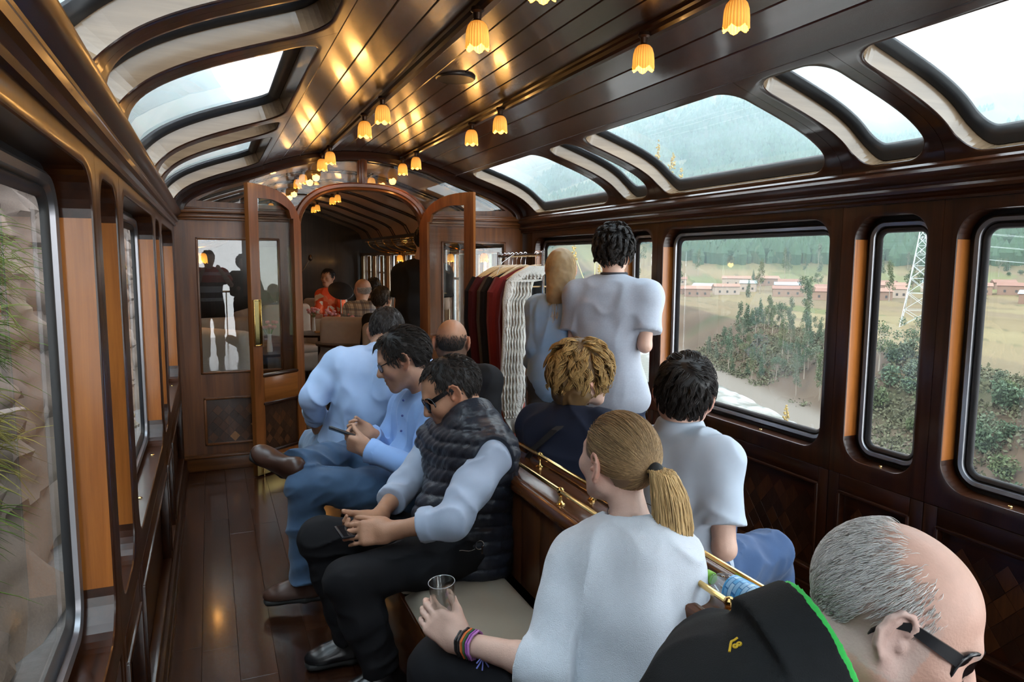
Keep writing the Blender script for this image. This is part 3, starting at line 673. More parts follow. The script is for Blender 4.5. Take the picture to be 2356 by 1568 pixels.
# ================================================================== BACK-TO-BACK BENCH
BENCHW = wood('bench_wood', (0.035, 0.011, 0.004), (0.11, 0.037, 0.011), 'Z', rough=0.32, coat=0.3); BENCHY = wood('bench_top_wood', (0.05, 0.015, 0.005), (0.14, 0.047, 0.014), 'Y', rough=0.27, coat=0.3)
LEATHER = pmat('taupe_leather', (0.34, 0.285, 0.22), 0.42, noise=0.06, nscale=12, bump=0.05, bscale=300)
B0, B1 = 1.17, 3.72       # bench ends along the coach
def bench(y0, y1, label, xc=1.095, detail=True):
    t = thing('bench', label, 'bench', (xc, (y0 + y1) / 2, 0)); yc = (y0 + y1) / 2; h = (y1 - y0) / 2
    for s in (-1, 1):
        sd = 'left' if s < 0 else 'right'
        # backrest boards (vertical tongue and groove)
        nbd = max(1, int(round((y1 - y0) / 0.16)))
        for i in range(nbd):
            a = -h + 2 * h * i / nbd; b = a + 2 * h / nbd
            MB().b2((s * 0.055, a + 0.0008, 0.44), (s * 0.088, b - 0.0008, 0.795), 0.002).build('backrest_board', BENCHW, t)
        MB().b2((s * 0.09, -h, 0.10), (s * 0.47, h, 0.36), 0.004).build('seat_box', BENCHW, t)
        MB().b2((s * 0.44, -h, 0.05), (s * 0.485, h, 0.37), 0.008).build('seat_rail', BENCHY, t)
        nc = max(1, int(round((y1 - y0) / 0.6))); 
        for i in range(nc):
            a = -h + 2 * h * i / nc; b = a + 2 * h / nc; n = 12
            V = []; Fq = []
            # padded cushion: crowned top with soft edges
            for iu in range(n + 1):
                for iv in range(n + 1):
                    u = iu / n; v = iv / n; e = min(u, 1 - u, v, 1 - v); z = 0.40 + 0.053 * min(1, (e / 0.07)) ** 0.5 + 0.006 * math.sin(PI * u) * math.sin(PI * v) - (0.0 if e > 0 else 0.0)
                    ins = 0.0
                    V.append((s * (0.095 + 0.395 * u), a + 0.003 + (b - a - 0.006) * v, z))
            k = n + 1
            for iu in range(n):
                for iv in range(n): Fq.append((iu * k + iv, (iu + 1) * k + iv, (iu + 1) * k + iv + 1, iu * k + iv + 1))
            q = mk('seat_cushion', V, Fq, LEATHER, t, True); md = q.modifiers.new('s', 'SUBSURF'); md.levels = md.render_levels = 1
            fixn(q)
        # moulded edge of the shelf
        MB().b2((s * 0.075, -h - 0.015, 0.785), (s * 0.112, h + 0.015, 0.832), 0.010).build('shelf_edge', BENCHY, t)
        # brass gallery rail with stanchions
        X = s * 0.060; zr = 0.868; m = MB()
        m.tube([(X, -h + 0.03, zr), (X, h - 0.03, zr)], 0.0075, 10); m.build('rail', BRASS, t)
        ns = max(2, int(round((y1 - y0) / 0.42)))
        for i in range(ns + 1):
            yy = -h + 0.03 + (2 * h - 0.06) * i / ns; m = MB()
            m.lathe([(0.016, 0.822), (0.016, 0.826), (0.009, 0.831), (0.0065, 0.838), (0.006, 0.852), (0.009, 0.857), (0.0125, 0.866), (0.0125, 0.874), (0.008, 0.880), (0.001, 0.882)], (X, yy, 0), 12)
            m.build('stanchion', BRASS, t)
    MB().b2((-0.085, -h - 0.01, 0.79), (0.085, h + 0.01, 0.822), 0.004).build('shelf', BENCHY, t)
    for e in (-1, 1):
        MB().b2((-0.09, e * h - 0.018, 0.0), (0.09, e * h + 0.018, 0.79), 0.006).build('end_panel', BENCHW, t)
        for s in (-1, 1):
            m = MB(); m.tube([(s * 0.09, e * h, 0.66), (s * 0.30, e * h, 0.65), (s * 0.36, e * h, 0.635), (s * 0.375, e * h, 0.60), (s * 0.38, e * h, 0.38)], 0.013, 10); m.lathe([(0.02, 0), (0.02, 0.008), (0.012, 0.012)], (s * 0.092, e * h, 0.66), 12, Matrix.Rotation(s * PI / 2, 3, 'Y')); m.build('armrest', BRASS, t)
    return t
bench(B0, B1, 'long back-to-back wooden bench with taupe seat cushions and brass gallery rails')
# single seat under the man at the front
st = thing('stool', 'low upholstered seat under the grey haired man at the near end of the bench', 'stool', (0.95, 0.62, 0))
MB().lathe([(0.17, 0), (0.17, 0.03), (0.05, 0.05), (0.04, 0.30), (0.16, 0.36), (0.19, 0.37)], n=24).build('pedestal', BENCHW, st)
MB().lathe([(0.19, 0.37), (0.205, 0.39), (0.205, 0.42), (0.18, 0.44), (0.001, 0.447)], n=24).build('seat_pad', LEATHER, st)
# ================================================================== SDF MODELLING: smooth blended shapes meshed with surface nets
f32 = np.float32
def A(*v): return np.array(v if len(v) > 1 else v[0], dtype=np.float64)
def nrm(v): v = np.asarray(v, float); return v / (np.linalg.norm(v) + 1e-12)
class Op:
    __slots__ = ('f', 'k', 'op', 'lo', 'hi')
    def __init__(s, f, k=0.02, op='u', lo=None, hi=None): s.f, s.k, s.op, s.lo, s.hi = f, k, op, lo, hi
def rc(a, b, ra, rb, k=0.02, op='u'):
    a = A(a); b = A(b); ab = b - a; L2 = max(1e-9, float(ab @ ab)); a_ = a.astype(f32); ab_ = ab.astype(f32)
    def f(p):
        q = p - a_; t = np.clip((q @ ab_) / f32(L2), 0, 1); q -= t[:, None] * ab_
        return np.sqrt(np.einsum('ij,ij->i', q, q)) - (f32(ra) + f32(rb - ra) * t)
    r = max(ra, rb); return Op(f, k, op, np.minimum(a, b) - r, np.maximum(a, b) + r)
def ell(c, r, M=None, k=0.02, op='u'):
    c_ = A(c).astype(f32); r_ = A(r).astype(f32); ir = 1 / r_; M_ = None if M is None else np.asarray(M, f32)   # columns = local axes
    def f(p):
        q = p - c_
        if M_ is not None: q = q @ M_
        a = q * ir; k0 = np.sqrt(np.einsum('ij,ij->i', a, a)); a *= ir; k1 = np.sqrt(np.einsum('ij,ij->i', a, a)) + f32(1e-9)
        return k0 * (k0 - 1) / k1
    m = float(max(r)); return Op(f, k, op, A(c) - m, A(c) + m)
def ecap(a, b, side, wa, ta, wb, tb, k=0.04, op='u'):
    """tapered capsule with elliptic section: w along side, t across"""
    a = A(a); b = A(b); ab = b - a; L = np.linalg.norm(ab); ax = ab / L; s = nrm(A(side) - ax * (A(side) @ ax)); n = np.cross(ax, s)
    a_, ax_, s_, n_ = (x.astype(f32) for x in (a, ax, s, n))
    def f(p):
        q = p - a_; h = q @ ax_; t = np.clip(h / f32(L), 0, 1); w = wa + (wb - wa) * t; d = ta + (tb - ta) * t
        e = h - t * f32(L); m = np.minimum(w, d); x = (q @ s_) / w; y = (q @ n_) / d; z = e / m
        k0 = np.sqrt(x * x + y * y + z * z); k1 = np.sqrt((x / w) ** 2 + (y / d) ** 2 + (z / m) ** 2) + f32(1e-9)
        return k0 * (k0 - 1) / k1
    r = max(wa, wb, ta, tb); return Op(f, k, op, np.minimum(a, b) - r, np.maximum(a, b) + r)
def rbox(c, h, rd, M=None, k=0.01, op='u'):
    c_ = A(c).astype(f32); h_ = (A(h) - rd).astype(f32); M_ = None if M is None else np.asarray(M, f32)
    def f(p):
        q = p - c_
        if M_ is not None: q = q @ M_
        q = np.abs(q) - h_; o = np.maximum(q, 0)
        return np.sqrt(np.einsum('ij,ij->i', o, o)) + np.minimum(q.max(1), 0) - f32(rd)
    m = float(np.linalg.norm(h)); return Op(f, k, op, A(c) - m, A(c) + m)
def cut(point, normal, k=0.004):
    """removes everything on the side the normal points to"""
    n = nrm(normal).astype(f32); c = f32(A(point) @ nrm(normal))
    return Op(lambda p: p @ n - c, k, 'i')
def disp(fn): return Op(fn, 0, 'd')
def _comb(fld, d, op, k):
    if op == 'u':
        if k <= 0: return np.minimum(fld, d)
        h = np.maximum(k - np.abs(fld - d), 0) / f32(k); return np.minimum(fld, d) - h * h * f32(k * 0.25)
    if op == 's': d = -d
    if op == 'd': return fld + d
    h = np.maximum(k - np.abs(fld - d), 0) / f32(max(k, 1e-6)); return np.maximum(fld, d) + h * h * f32(k * 0.25)
def polygonize(ops, res, slack=0.012):
    B = 8; bs = B * res
    us = [o for o in ops if o.op == 'u']; lo = np.min([o.lo for o in us], 0) - 2 * res - slack; hi = np.max([o.hi for o in us], 0) + 2 * res + slack
    nb = np.ceil((hi - lo) / bs).astype(int) + 1
    I = np.stack(np.meshgrid(*[np.arange(n) for n in nb], indexing='ij'), -1).reshape(-1, 3)
    cen = (lo + (I + 0.5) * bs).astype(f32); hd = f32(bs * 0.87)
    dcs = []; fld = np.full(len(cen), 9.0, f32)
    for o in ops:
        if o.op == 'd': dcs.append(None); continue
        d = o.f(cen).astype(f32); dcs.append(d); fld = _comb(fld, d, o.op, o.k)
    act = np.abs(fld) < hd * 1.5 + slack
    I = I[act]; org = (lo + I * bs).astype(f32); nbk = len(I)
    g = np.arange(B + 1); off = (np.stack(np.meshgrid(g, g, g, indexing='ij'), -1).reshape(-1, 3) * res).astype(f32); n3 = (B + 1) ** 3
    F = np.full((nbk, n3), 9.0, f32)
    for o, dc in zip(ops, dcs):
        if o.op == 'd' or o.op == 'i': m = slice(None)
        else:
            m = np.nonzero(dc[act] < hd * 1.9 + o.k + slack)[0]
            if len(m) == 0: continue
        pts = (org[m][:, None, :] + off[None]).reshape(-1, 3)
        d = o.f(pts).astype(f32).reshape(-1, n3); F[m] = _comb(F[m], d, o.op, o.k)
    F = F.reshape(nbk, B + 1, B + 1, B + 1); S = F < 0
    cnt = np.zeros((nbk, B, B, B), np.int8)
    for dx in (0, 1):
        for dy in (0, 1):
            for dz in (0, 1): cnt += S[:, dx:B + dx, dy:B + dy, dz:B + dz]
    bi, ci, cj, ck = np.nonzero((cnt > 0) & (cnt < 8))
    dims = nb * B + 2
    def gid(x, y, z): return (x * dims[1] + y) * dims[2] + z
    G = I[bi] * B + np.stack([ci, cj, ck], 1); ids = gid(G[:, 0].astype(np.int64), G[:, 1].astype(np.int64), G[:, 2].astype(np.int64))
    acc = np.zeros((len(bi), 3)); num = np.zeros(len(bi)); cs = {}
    for c in [(x, y, z) for x in (0, 1) for y in (0, 1) for z in (0, 1)]: cs[c] = F[bi, ci + c[0], cj + c[1], ck + c[2]]
    for c in cs:
        for ax in range(3):
            if c[ax]: continue
            e = list(c); e[ax] = 1; a, b = cs[c], cs[tuple(e)]; x = (a < 0) != (b < 0)
            t = np.where(x, a / np.where(x, a - b, 1), 0); p = np.tile(np.array(c, float), (len(bi), 1)); p[:, ax] = t
            acc += p * x[:, None]; num += x
    V = lo + (G + acc / num[:, None]) * res
    order = np.argsort(ids); ids_s = ids[order]
    faces = []
    for ax in range(3):
        u, v = (ax + 1) % 3, (ax + 2) % 3
        sl0 = [slice(0, B)] * 3; sl1 = [slice(0, B)] * 3; sl1[ax] = slice(1, B + 1)
        s0 = S[(slice(None),) + tuple(sl0)]; s1 = S[(slice(None),) + tuple(sl1)]
        e = np.nonzero(s0 != s1)
        P = (I[e[0]] * B + np.stack(e[1:], 1)).astype(np.int64); neg = s0[e]
        q = []
        for (du, dv) in ((-1, -1), (0, -1), (0, 0), (-1, 0)):
            R = P.copy(); R[:, u] += du; R[:, v] += dv; k = gid(R[:, 0], R[:, 1], R[:, 2])
            j = np.searchsorted(ids_s, k); j = np.minimum(j, len(ids_s) - 1); ok = ids_s[j] == k; q.append(np.where(ok, order[j], -1))
        Q = np.stack(q, 1); Q[~neg] = Q[~neg][:, ::-1]; faces.append(Q[(Q >= 0).all(1)])
    return V, np.concatenate(faces)
def wv(p, a, ph=0.0): return np.sin(p @ np.asarray(a, f32) + f32(ph))
def folds(amp, fr=26.0, seed=0, axis=None, st=0.2):
    """cloth creases: warped sines, stretched along an axis"""
    r = np.random.RandomState(seed); D = []
    for i in range(4):
        v = r.normal(size=3)
        if axis is not None: ax = nrm(axis); v -= ax * (v @ ax) * (1 - st)
        D.append(nrm(v) * fr * (0.6 + 0.5 * i))
    W = [r.normal(size=3) * fr * 0.4 for _ in range(2)]; ph = r.rand(8) * 6
    def f(p):
        w = wv(p, W[0], ph[4]) * f32(1.3) + wv(p, W[1], ph[5])
        s = 0
        for i in range(4): s = s + np.sin(p @ D[i].astype(f32) + w + f32(ph[i])) * f32(1.0 / (1 + i * 0.6))
        s = np.minimum(np.abs(s / f32(1.7)), 1); s = 1 - s; return f32(-amp) * (s * s * f32(1.5) - f32(0.45))
    return disp(f)
def sdf_obj(name, ops, res, mat, parent=None, slack=0.012, color=None, smooth_it=1):
    V, Fq = polygonize(ops, res, slack)
    # light laplacian relax to lose the grid texture
    if smooth_it and len(V):
        e = np.concatenate([Fq[:, [0, 1]], Fq[:, [1, 2]], Fq[:, [2, 3]], Fq[:, [3, 0]]])
        for _ in range(smooth_it):
            s = np.zeros_like(V); c = np.zeros(len(V))
            for k in range(3):
                s[:, k] = np.bincount(e[:, 0], V[e[:, 1], k], len(V)) + np.bincount(e[:, 1], V[e[:, 0], k], len(V))
            c = np.bincount(e[:, 0], minlength=len(V)) + np.bincount(e[:, 1], minlength=len(V)); V = V * 0.4 + 0.6 * s / np.maximum(c, 1)[:, None]
    me = bpy.data.meshes.new(name); me.vertices.add(len(V)); me.vertices.foreach_set('co', V.astype(f32).ravel())
    nf = len(Fq); me.loops.add(nf * 4); me.loops.foreach_set('vertex_index', Fq.astype(np.int32).ravel()); me.polygons.add(nf)
    me.polygons.foreach_set('loop_start', np.arange(nf, dtype=np.int32) * 4); me.polygons.foreach_set('loop_total', np.full(nf, 4, np.int32))
    me.polygons.foreach_set('use_smooth', np.ones(nf, bool)); me.update(calc_edges=True); me.validate()
    if color is not None:
        at = me.color_attributes.new('Col', 'FLOAT_COLOR', 'POINT'); cc = np.ones((len(V), 4), f32); cc[:, :3] = color(V); at.data.foreach_set('color', cc.ravel())
    for m in (mat if isinstance(mat, (list, tuple)) else [mat]): me.materials.append(m)
    o = bpy.data.objects.new(name, me); C.objects.link(o)
    if parent is not None: o.parent = parent; o.matrix_parent_inverse = parent.matrix_world.inverted() if False else Matrix.Translation(-parent.location)
    return o
# ---------------------------------------------------------------- skin, hair, cloth materials
def attrmat(name, rough=0.5, spec=0.4, bump=0.0, bscale=300, nz=0.06, sheen=0.0):
    if name in MATS: return MATS[name]
    m, nt, b = newmat(name); N = nt.nodes; L = nt.links
    at = N.new('ShaderNodeAttribute'); at.attribute_name = 'Col'
    tc = N.new('ShaderNodeTexCoord'); n1 = N.new('ShaderNodeTexNoise'); n1.inputs['Scale'].default_value = 45; n1.inputs['Detail'].default_value = 6
    L.new(tc.outputs['Object'], n1.inputs['Vector'])
    hv = N.new('ShaderNodeHueSaturation'); mr = N.new('ShaderNodeMapRange'); mr.inputs['To Min'].default_value = 1 - nz * 2; mr.inputs['To Max'].default_value = 1 + nz * 2
    L.new(n1.outputs[0], mr.inputs[0]); L.new(mr.outputs[0], hv.inputs['Value']); L.new(at.outputs['Color'], hv.inputs['Color']); L.new(hv.outputs[0], b.inputs['Base Color'])
    b.inputs['Roughness'].default_value = rough; b.inputs['Specular IOR Level'].default_value = spec; b.inputs['Sheen Weight'].default_value = sheen
    if bump:
        nb = N.new('ShaderNodeTexNoise'); nb.inputs['Scale'].default_value = bscale; nb.inputs['Detail'].default_value = 4; L.new(tc.outputs['Object'], nb.inputs['Vector'])
        bp = N.new('ShaderNodeBump'); bp.inputs['Strength'].default_value = bump; bp.inputs['Distance'].default_value = 0.006; L.new(nb.outputs[0], bp.inputs['Height']); L.new(bp.outputs[0], b.inputs['Normal'])
    MATS[name] = m; return m
SKIN = attrmat('skin', 0.48, 0.4, 0.12, 260); HAIRM = attrmat('hair', 0.52, 0.32, 0.0, nz=0.12)
def cloth(name, col, rough=0.85, bump=0.15, bs=900, noise=0.08, ns=18, sheen=0.15, crease=0.35, cs=7.0):
    sheen = sheen if max(col) > 0.12 else 0.0
    new = name not in MATS; m = pmat(name, col, rough, spec=0.25, noise=noise, nscale=ns, bump=bump, bscale=bs, sheen=sheen)
    if new and crease and bump:   # fine creases on top of the modelled folds
        N = m.node_tree.nodes; L = m.node_tree.links; b = N['Principled BSDF']; old = b.inputs['Normal'].links[0].from_socket; tc = N.new('ShaderNodeTexCoord')
        rn = N.new('ShaderNodeTexNoise'); rn.noise_type = 'RIDGED_MULTIFRACTAL'; rn.inputs['Scale'].default_value = cs; rn.inputs['Detail'].default_value = 2.5; rn.inputs['Distortion'].default_value = 0.8
        L.new(tc.outputs['Object'], rn.inputs['Vector']); bp = N.new('ShaderNodeBump'); bp.inputs['Strength'].default_value = crease; bp.inputs['Distance'].default_value = 0.012
        L.new(rn.outputs[0], bp.inputs['Height']); L.new(old, bp.inputs['Normal']); L.new(bp.outputs[0], b.inputs['Normal'])
    return m
# ---------------------------------------------------------------- anatomy
def frame(fwd, up):
    f = nrm(fwd); u = A(up) - f * (A(up) @ f); u = nrm(u); r = np.cross(f, u); return np.stack([r, f, u], 1)   # columns: right, forward, up
def head_ops(c, M, s=1.0, fem=False, jaw=1.0, nose=1.0, bald=False):
    c = A(c); W = lambda x, y, z: c + M @ (A(x, y, z) * s); o = []
    e = lambda p, r, k=0.02, op='u': o.append(ell(W(*p), A(r) * s, M, k * s, op))
    R = lambda p, q, a, b, k=0.02, op='u': o.append(rc(W(*p), W(*q), a * s, b * s, k * s, op))
    e((0, -0.014, 0.032), (0.0755, 0.096, 0.088)); e((0, 0.025, 0.03), (0.066, 0.066, 0.07), 0.03)
    e((0, 0.030, -0.035), (0.060 * jaw, 0.062, 0.075), 0.035)
    for x in (-1, 1):
        R((x * 0.054 * jaw, -0.002, -0.048), (x * 0.018, 0.070, -0.094), 0.020 * jaw, 0.017, 0.03)
        e((x * 0.043, 0.064, -0.018), (0.024, 0.024, 0.022), 0.03)
    e((0, 0.078, -0.096), (0.020, 0.018, 0.017), 0.025)
    R((-0.034, 0.083, 0.026), (0.034, 0.083, 0.026), 0.013 if not fem else 0.011, 0.013 if not fem else 0.011, 0.02)
    for x in (-1, 1):
        e((x * 0.032, 0.101, 0.004), (0.020, 0.018, 0.013), 0.016, 's')
        e((x * 0.032, 0.0800, 0.005), (0.0135, 0.0135, 0.0125), 0.003)
        R((x * 0.019, 0.089, 0.0145), (x * 0.046, 0.080, 0.0125), 0.0045, 0.0045, 0.006); R((x * 0.020, 0.088, -0.004), (x * 0.045, 0.079, -0.004), 0.004, 0.004, 0.006)
    R((0, 0.090, 0.018), (0, 0.108 * (0.6 + 0.4 * nose) + 0.0, -0.020), 0.0085, 0.0105 * nose, 0.012); e((0, 0.109, -0.024), (0.0125 * nose, 0.012 * nose, 0.0105), 0.008)
    for x in (-1, 1): e((x * 0.0125, 0.100, -0.028), (0.008 * nose, 0.010, 0.0075), 0.006)
    e((0, 0.086, -0.058), (0.030, 0.016, 0.022), 0.02)
    e((0, 0.098, -0.0535), (0.022, 0.0075, 0.0052), 0.006); e((0, 0.0965, -0.0655), (0.019, 0.0078, 0.0062), 0.006)
    e((0, 0.108, -0.0592), (0.024, 0.010, 0.0016), 0.004, 's')
    for x in (-1, 1):   # ears: flared leaf with hollow, rolled helix, tragus and lobe
        Me = M @ np.array([[math.cos(0.42), -math.sin(0.42) * x, 0], [math.sin(0.42) * x, math.cos(0.42), 0], [0, 0, 1.0]])
        o.append(ell(W(x * 0.080, -0.014, 0.001), A(0.0075, 0.0185, 0.031) * s, Me, 0.006 * s)); o.append(ell(W(x * 0.0895, -0.009, 0.003), A(0.0085, 0.0115, 0.019) * s, Me, 0.004 * s, 's'))
        hx = [(0.004, 0.010), (0.006, 0.024), (-0.004, 0.034), (-0.018, 0.033), (-0.028, 0.020), (-0.030, 0.002), (-0.022, -0.016), (-0.010, -0.028)]
        hp = [W(x * (0.083 - 0.36 * y), y, z) for y, z in hx]
        for i in range(len(hp) - 1): o.append(rc(hp[i], hp[i + 1], 0.0040 * s, 0.0040 * s, 0.004 * s))
        o.append(ell(W(x * 0.080, -0.004, -0.029), A(0.0058, 0.0095, 0.011) * s, Me, 0.006 * s)); o.append(ell(W(x * 0.080, 0.006, -0.008), A(0.005, 0.005, 0.008) * s, Me, 0.005 * s))
        o.append(rc(W(x * 0.0865, -0.016, 0.018), W(x * 0.0865, -0.017, -0.008), 0.003 * s, 0.003 * s, 0.004 * s))
    return o
def skin_col(c, M, s, base, brow=None, lips=None, stubble=0.0, scalp=None, grey=False):
    base = A(base); c = A(c)
    def f(V):
        q = ((V - c) @ M) / s; col = np.tile(base, (len(V), 1))
        def bl(mask, cc): 
            m = np.clip(mask, 0, 1)[:, None]; col[:] = col * (1 - m) + A(cc) * m
        x, y, z = q.T; ax = np.abs(x)
        head = (z > -0.13) & (np.linalg.norm(q, axis=1) < 0.16)
        bl(head * np.exp(-(((ax - 0.048) / 0.02) ** 2 + ((z + 0.025) / 0.02) ** 2)) * (y > 0.03) * 0.25, base * A(1.08, 0.72, 0.68))
        bl(head * (np.exp(-(((ax - 0.086) / 0.012) ** 2)) * (np.abs(z) < 0.045) * (y < 0.02) * (y > -0.045)) * 0.5, base * A(1.12, 0.70, 0.62))
        bl(head * np.exp(-((x / 0.014) ** 2 + ((z + 0.024) / 0.012) ** 2)) * (y > 0.09) * 0.35, base * A(1.1, 0.72, 0.66))
        if stubble: bl(head * (z < -0.035) * (y > -0.01) * np.clip((-0.03 - z) / 0.03, 0, 1) * stubble, base * A(0.55, 0.55, 0.58))
        bl(head * np.exp(-(((z + 0.0595) / 0.0085) ** 4 + (x / 0.023) ** 4)) * (y > 0.085), lips if lips is not None else base * A(0.85, 0.52, 0.48))
        bl(head * (np.abs(z + 0.0594) < 0.0018) * (ax < 0.024) * (y > 0.085) * 0.8, base * 0.25)
        if brow is not None: bl(head * np.exp(-(((z - 0.0275 + 0.10 * (ax - 0.03) ** 1 * 0.5) / 0.0045) ** 4 + ((ax - 0.033) / 0.019) ** 4)) * (y > 0.06) * 0.85, brow)
        ey = ((ax - 0.032) ** 2 + (z - 0.005) ** 2); eyem = head * (ey < 0.0098 ** 2) * (np.abs(z - 0.005) < 0.0058) * (y > 0.084)
        bl(eyem.astype(float), (0.75, 0.73, 0.70)); bl(head * (ey < 0.005 ** 2) * (y > 0.084) * (np.abs(z - 0.005) < 0.0055), (0.03, 0.02, 0.015))
        if scalp is not None:
            m = scalp(q); bl(m[0] * head, m[1])
        return col
    return f
def hand_ops(w, d, n, ts, size=1.0, curl=(0.5, 0.6, 0.4), thumb=(0.6, 0.3, 0.35), spread=0.06, palm_open=1.0, percurl=None):
    """w wrist, d towards the fingers, n the way the palm faces, ts = +-1 thumb side along cross(d, n)"""
    w = A(w); d = nrm(d); n = nrm(A(n) - d * (A(n) @ d)); sd = nrm(np.cross(d, n)) * ts; o = []; z = size
    P = lambda a, b, c: w + (d * a + sd * b + n * c) * z
    M = np.stack([sd, d, n], 1)
    o.append(rbox(P(0.047, 0.0, 0.0), A(0.040, 0.048, 0.0145) * z, 0.013 * z, M, 0.02 * z)); o.append(rc(P(-0.03, 0, 0), P(0.02, 0, 0), 0.026 * z, 0.027 * z, 0.025 * z))
    o.append(ell(P(0.032, 0.026, 0.010), A(0.019, 0.030, 0.015) * z, M, 0.015 * z))
    L = ((0.040, 0.024, 0.020), (0.045, 0.028, 0.021), (0.042, 0.026, 0.021), (0.033, 0.020, 0.018)); tips = []
    for i in range(4):
        b = 0.0295 - 0.0195 * i; st = P(0.088 - 0.004 * abs(i - 1), b, 0.0); an = (1.5 - i) * spread
        dd = nrm(d + sd * an); r = (0.0093, 0.0095, 0.0090, 0.0078)[i]; ang = 0.0; cu = percurl[i] if percurl else curl
        p = st; o.append(rc(P(0.06, b * 0.9, 0), st, 0.012 * z, 0.0105 * z, 0.010 * z))
        for j in range(3):
            ang += cu[j]; q = p + (dd * math.cos(ang) + n * math.sin(ang)) * L[i][j] * z
            o.append(rc(p, q, (r - 0.0008 * j) * z, (r - 0.0008 * (j + 1)) * z, 0.0035 * z)); p = q
        tips.append(p)
    a0, a1, a2 = thumb; p = P(0.018, 0.030, 0.006); t0 = nrm(d * math.cos(a0) + sd * math.sin(a0) + n * 0.35 * palm_open)
    q = p + t0 * 0.042 * z; o.append(rc(p, q, 0.0165 * z, 0.0125 * z, 0.012 * z)); t1 = nrm(t0 + d * a1 + n * a2 * 0.6 - sd * a1 * 0.5)
    r_ = q + t1 * 0.032 * z; o.append(rc(q, r_, 0.0118 * z, 0.0108 * z, 0.004 * z)); t2 = nrm(t1 + d * a1 * 0.5 + n * a2 - sd * a1 * 0.4)
    o.append(rc(r_, r_ + t2 * 0.026 * z, 0.0105 * z, 0.0088 * z, 0.004 * z))
    return o
def shoe_ops(ank, toe_dir, up=(0, 0, 1), s=1.0):
    a = A(ank); t = nrm(A(toe_dir)); u = nrm(A(up) - t * (A(up) @ t)); sd = np.cross(t, u); M = np.stack([sd, t, u], 1)
    P = lambda y, z, x=0: a + (t * y + u * z + sd * x) * s
    up_ = [rc(P(-0.01, 0.02), P(-0.015, -0.03), 0.046 * s, 0.045 * s), ell(P(-0.035, -0.045), A(0.036, 0.05, 0.035) * s, M, 0.03), ell(P(0.06, -0.052), A(0.045, 0.09, 0.036) * s, M, 0.03), ell(P(0.13, -0.055), A(0.048, 0.062, 0.034) * s, M, 0.03), rc(P(0.0, 0.0), P(0.10, -0.035), 0.038 * s, 0.030 * s, 0.03), cut(P(0, -0.068), -u)]
    so = [rbox(P(-0.035, -0.076), A(0.034, 0.048, 0.014) * s, 0.011 * s, M, 0.02), rbox(P(0.09, -0.077), A(0.040, 0.085, 0.011) * s, 0.010 * s, M, 0.03), ell(P(0.14, -0.077), A(0.043, 0.050, 0.011) * s, M, 0.02)]
    return up_, so
class Bag: pass
def torso_ops(p, g=0.0, k=0.05, belly=0.0, hipw=1.0):
    """p.pel, p.mid, p.nk, p.shL, p.shR; g grows the surface outward (clothing)"""
    side = nrm(A(p.shR) - A(p.shL)); up = nrm(A(p.nk) - A(p.pel)); fw = np.cross(up, side); b = p.b
    low = A(p.nk) - nrm(A(p.nk) - A(p.mid)) * 0.11 * b
    o = [ecap(A(p.pel) - nrm(A(p.mid) - A(p.pel)) * 0.02, A(p.pel) + nrm(A(p.mid) - A(p.pel)) * 0.05, side, 0.165 * b * hipw + g, 0.115 * b + g, 0.158 * b * hipw + g, 0.11 * b + g, k),
         ecap(A(p.pel) + nrm(A(p.mid) - A(p.pel)) * 0.05, p.mid, side, 0.150 * b * hipw + g, 0.105 * b + g, 0.145 * b + g, 0.108 * b + g, k),
         ecap(p.mid, low, side, 0.145 * b + g, 0.108 * b + g, 0.165 * b + g, 0.112 * b + g, k)]
    if belly: o.append(ell(A(p.pel) * 0.6 + A(p.mid) * 0.4 + fw * (0.05 * b + belly * 0.5), A(0.13, 0.09 + belly, 0.14) * b + g, np.stack([side, fw, up], 1), k))
    for sh in (p.shL, p.shR):
        sh = A(sh); o.append(rc(A(p.nk) - up * 0.035, sh, 0.050 * b + g, 0.052 * b + g, k)); o.append(rc(sh, sh * 0.62 + low * 0.38, 0.058 * b + g, 0.075 * b + g, k))
        o.append(ell(sh * 0.55 + A(p.mid) * 0.45 , A(0.07, 0.10, 0.13) * b * 0.9 + g, np.stack([side, fw, up], 1), k))
    return o
def limb(a, b, ra, rb, bulge=0.0, k=0.02, at=0.3):
    a = A(a); b = A(b); m = a + (b - a) * at; rm = ra + (rb - ra) * at + bulge
    return [rc(a, m, ra, rm, k), rc(m, b, rm, rb, k)]
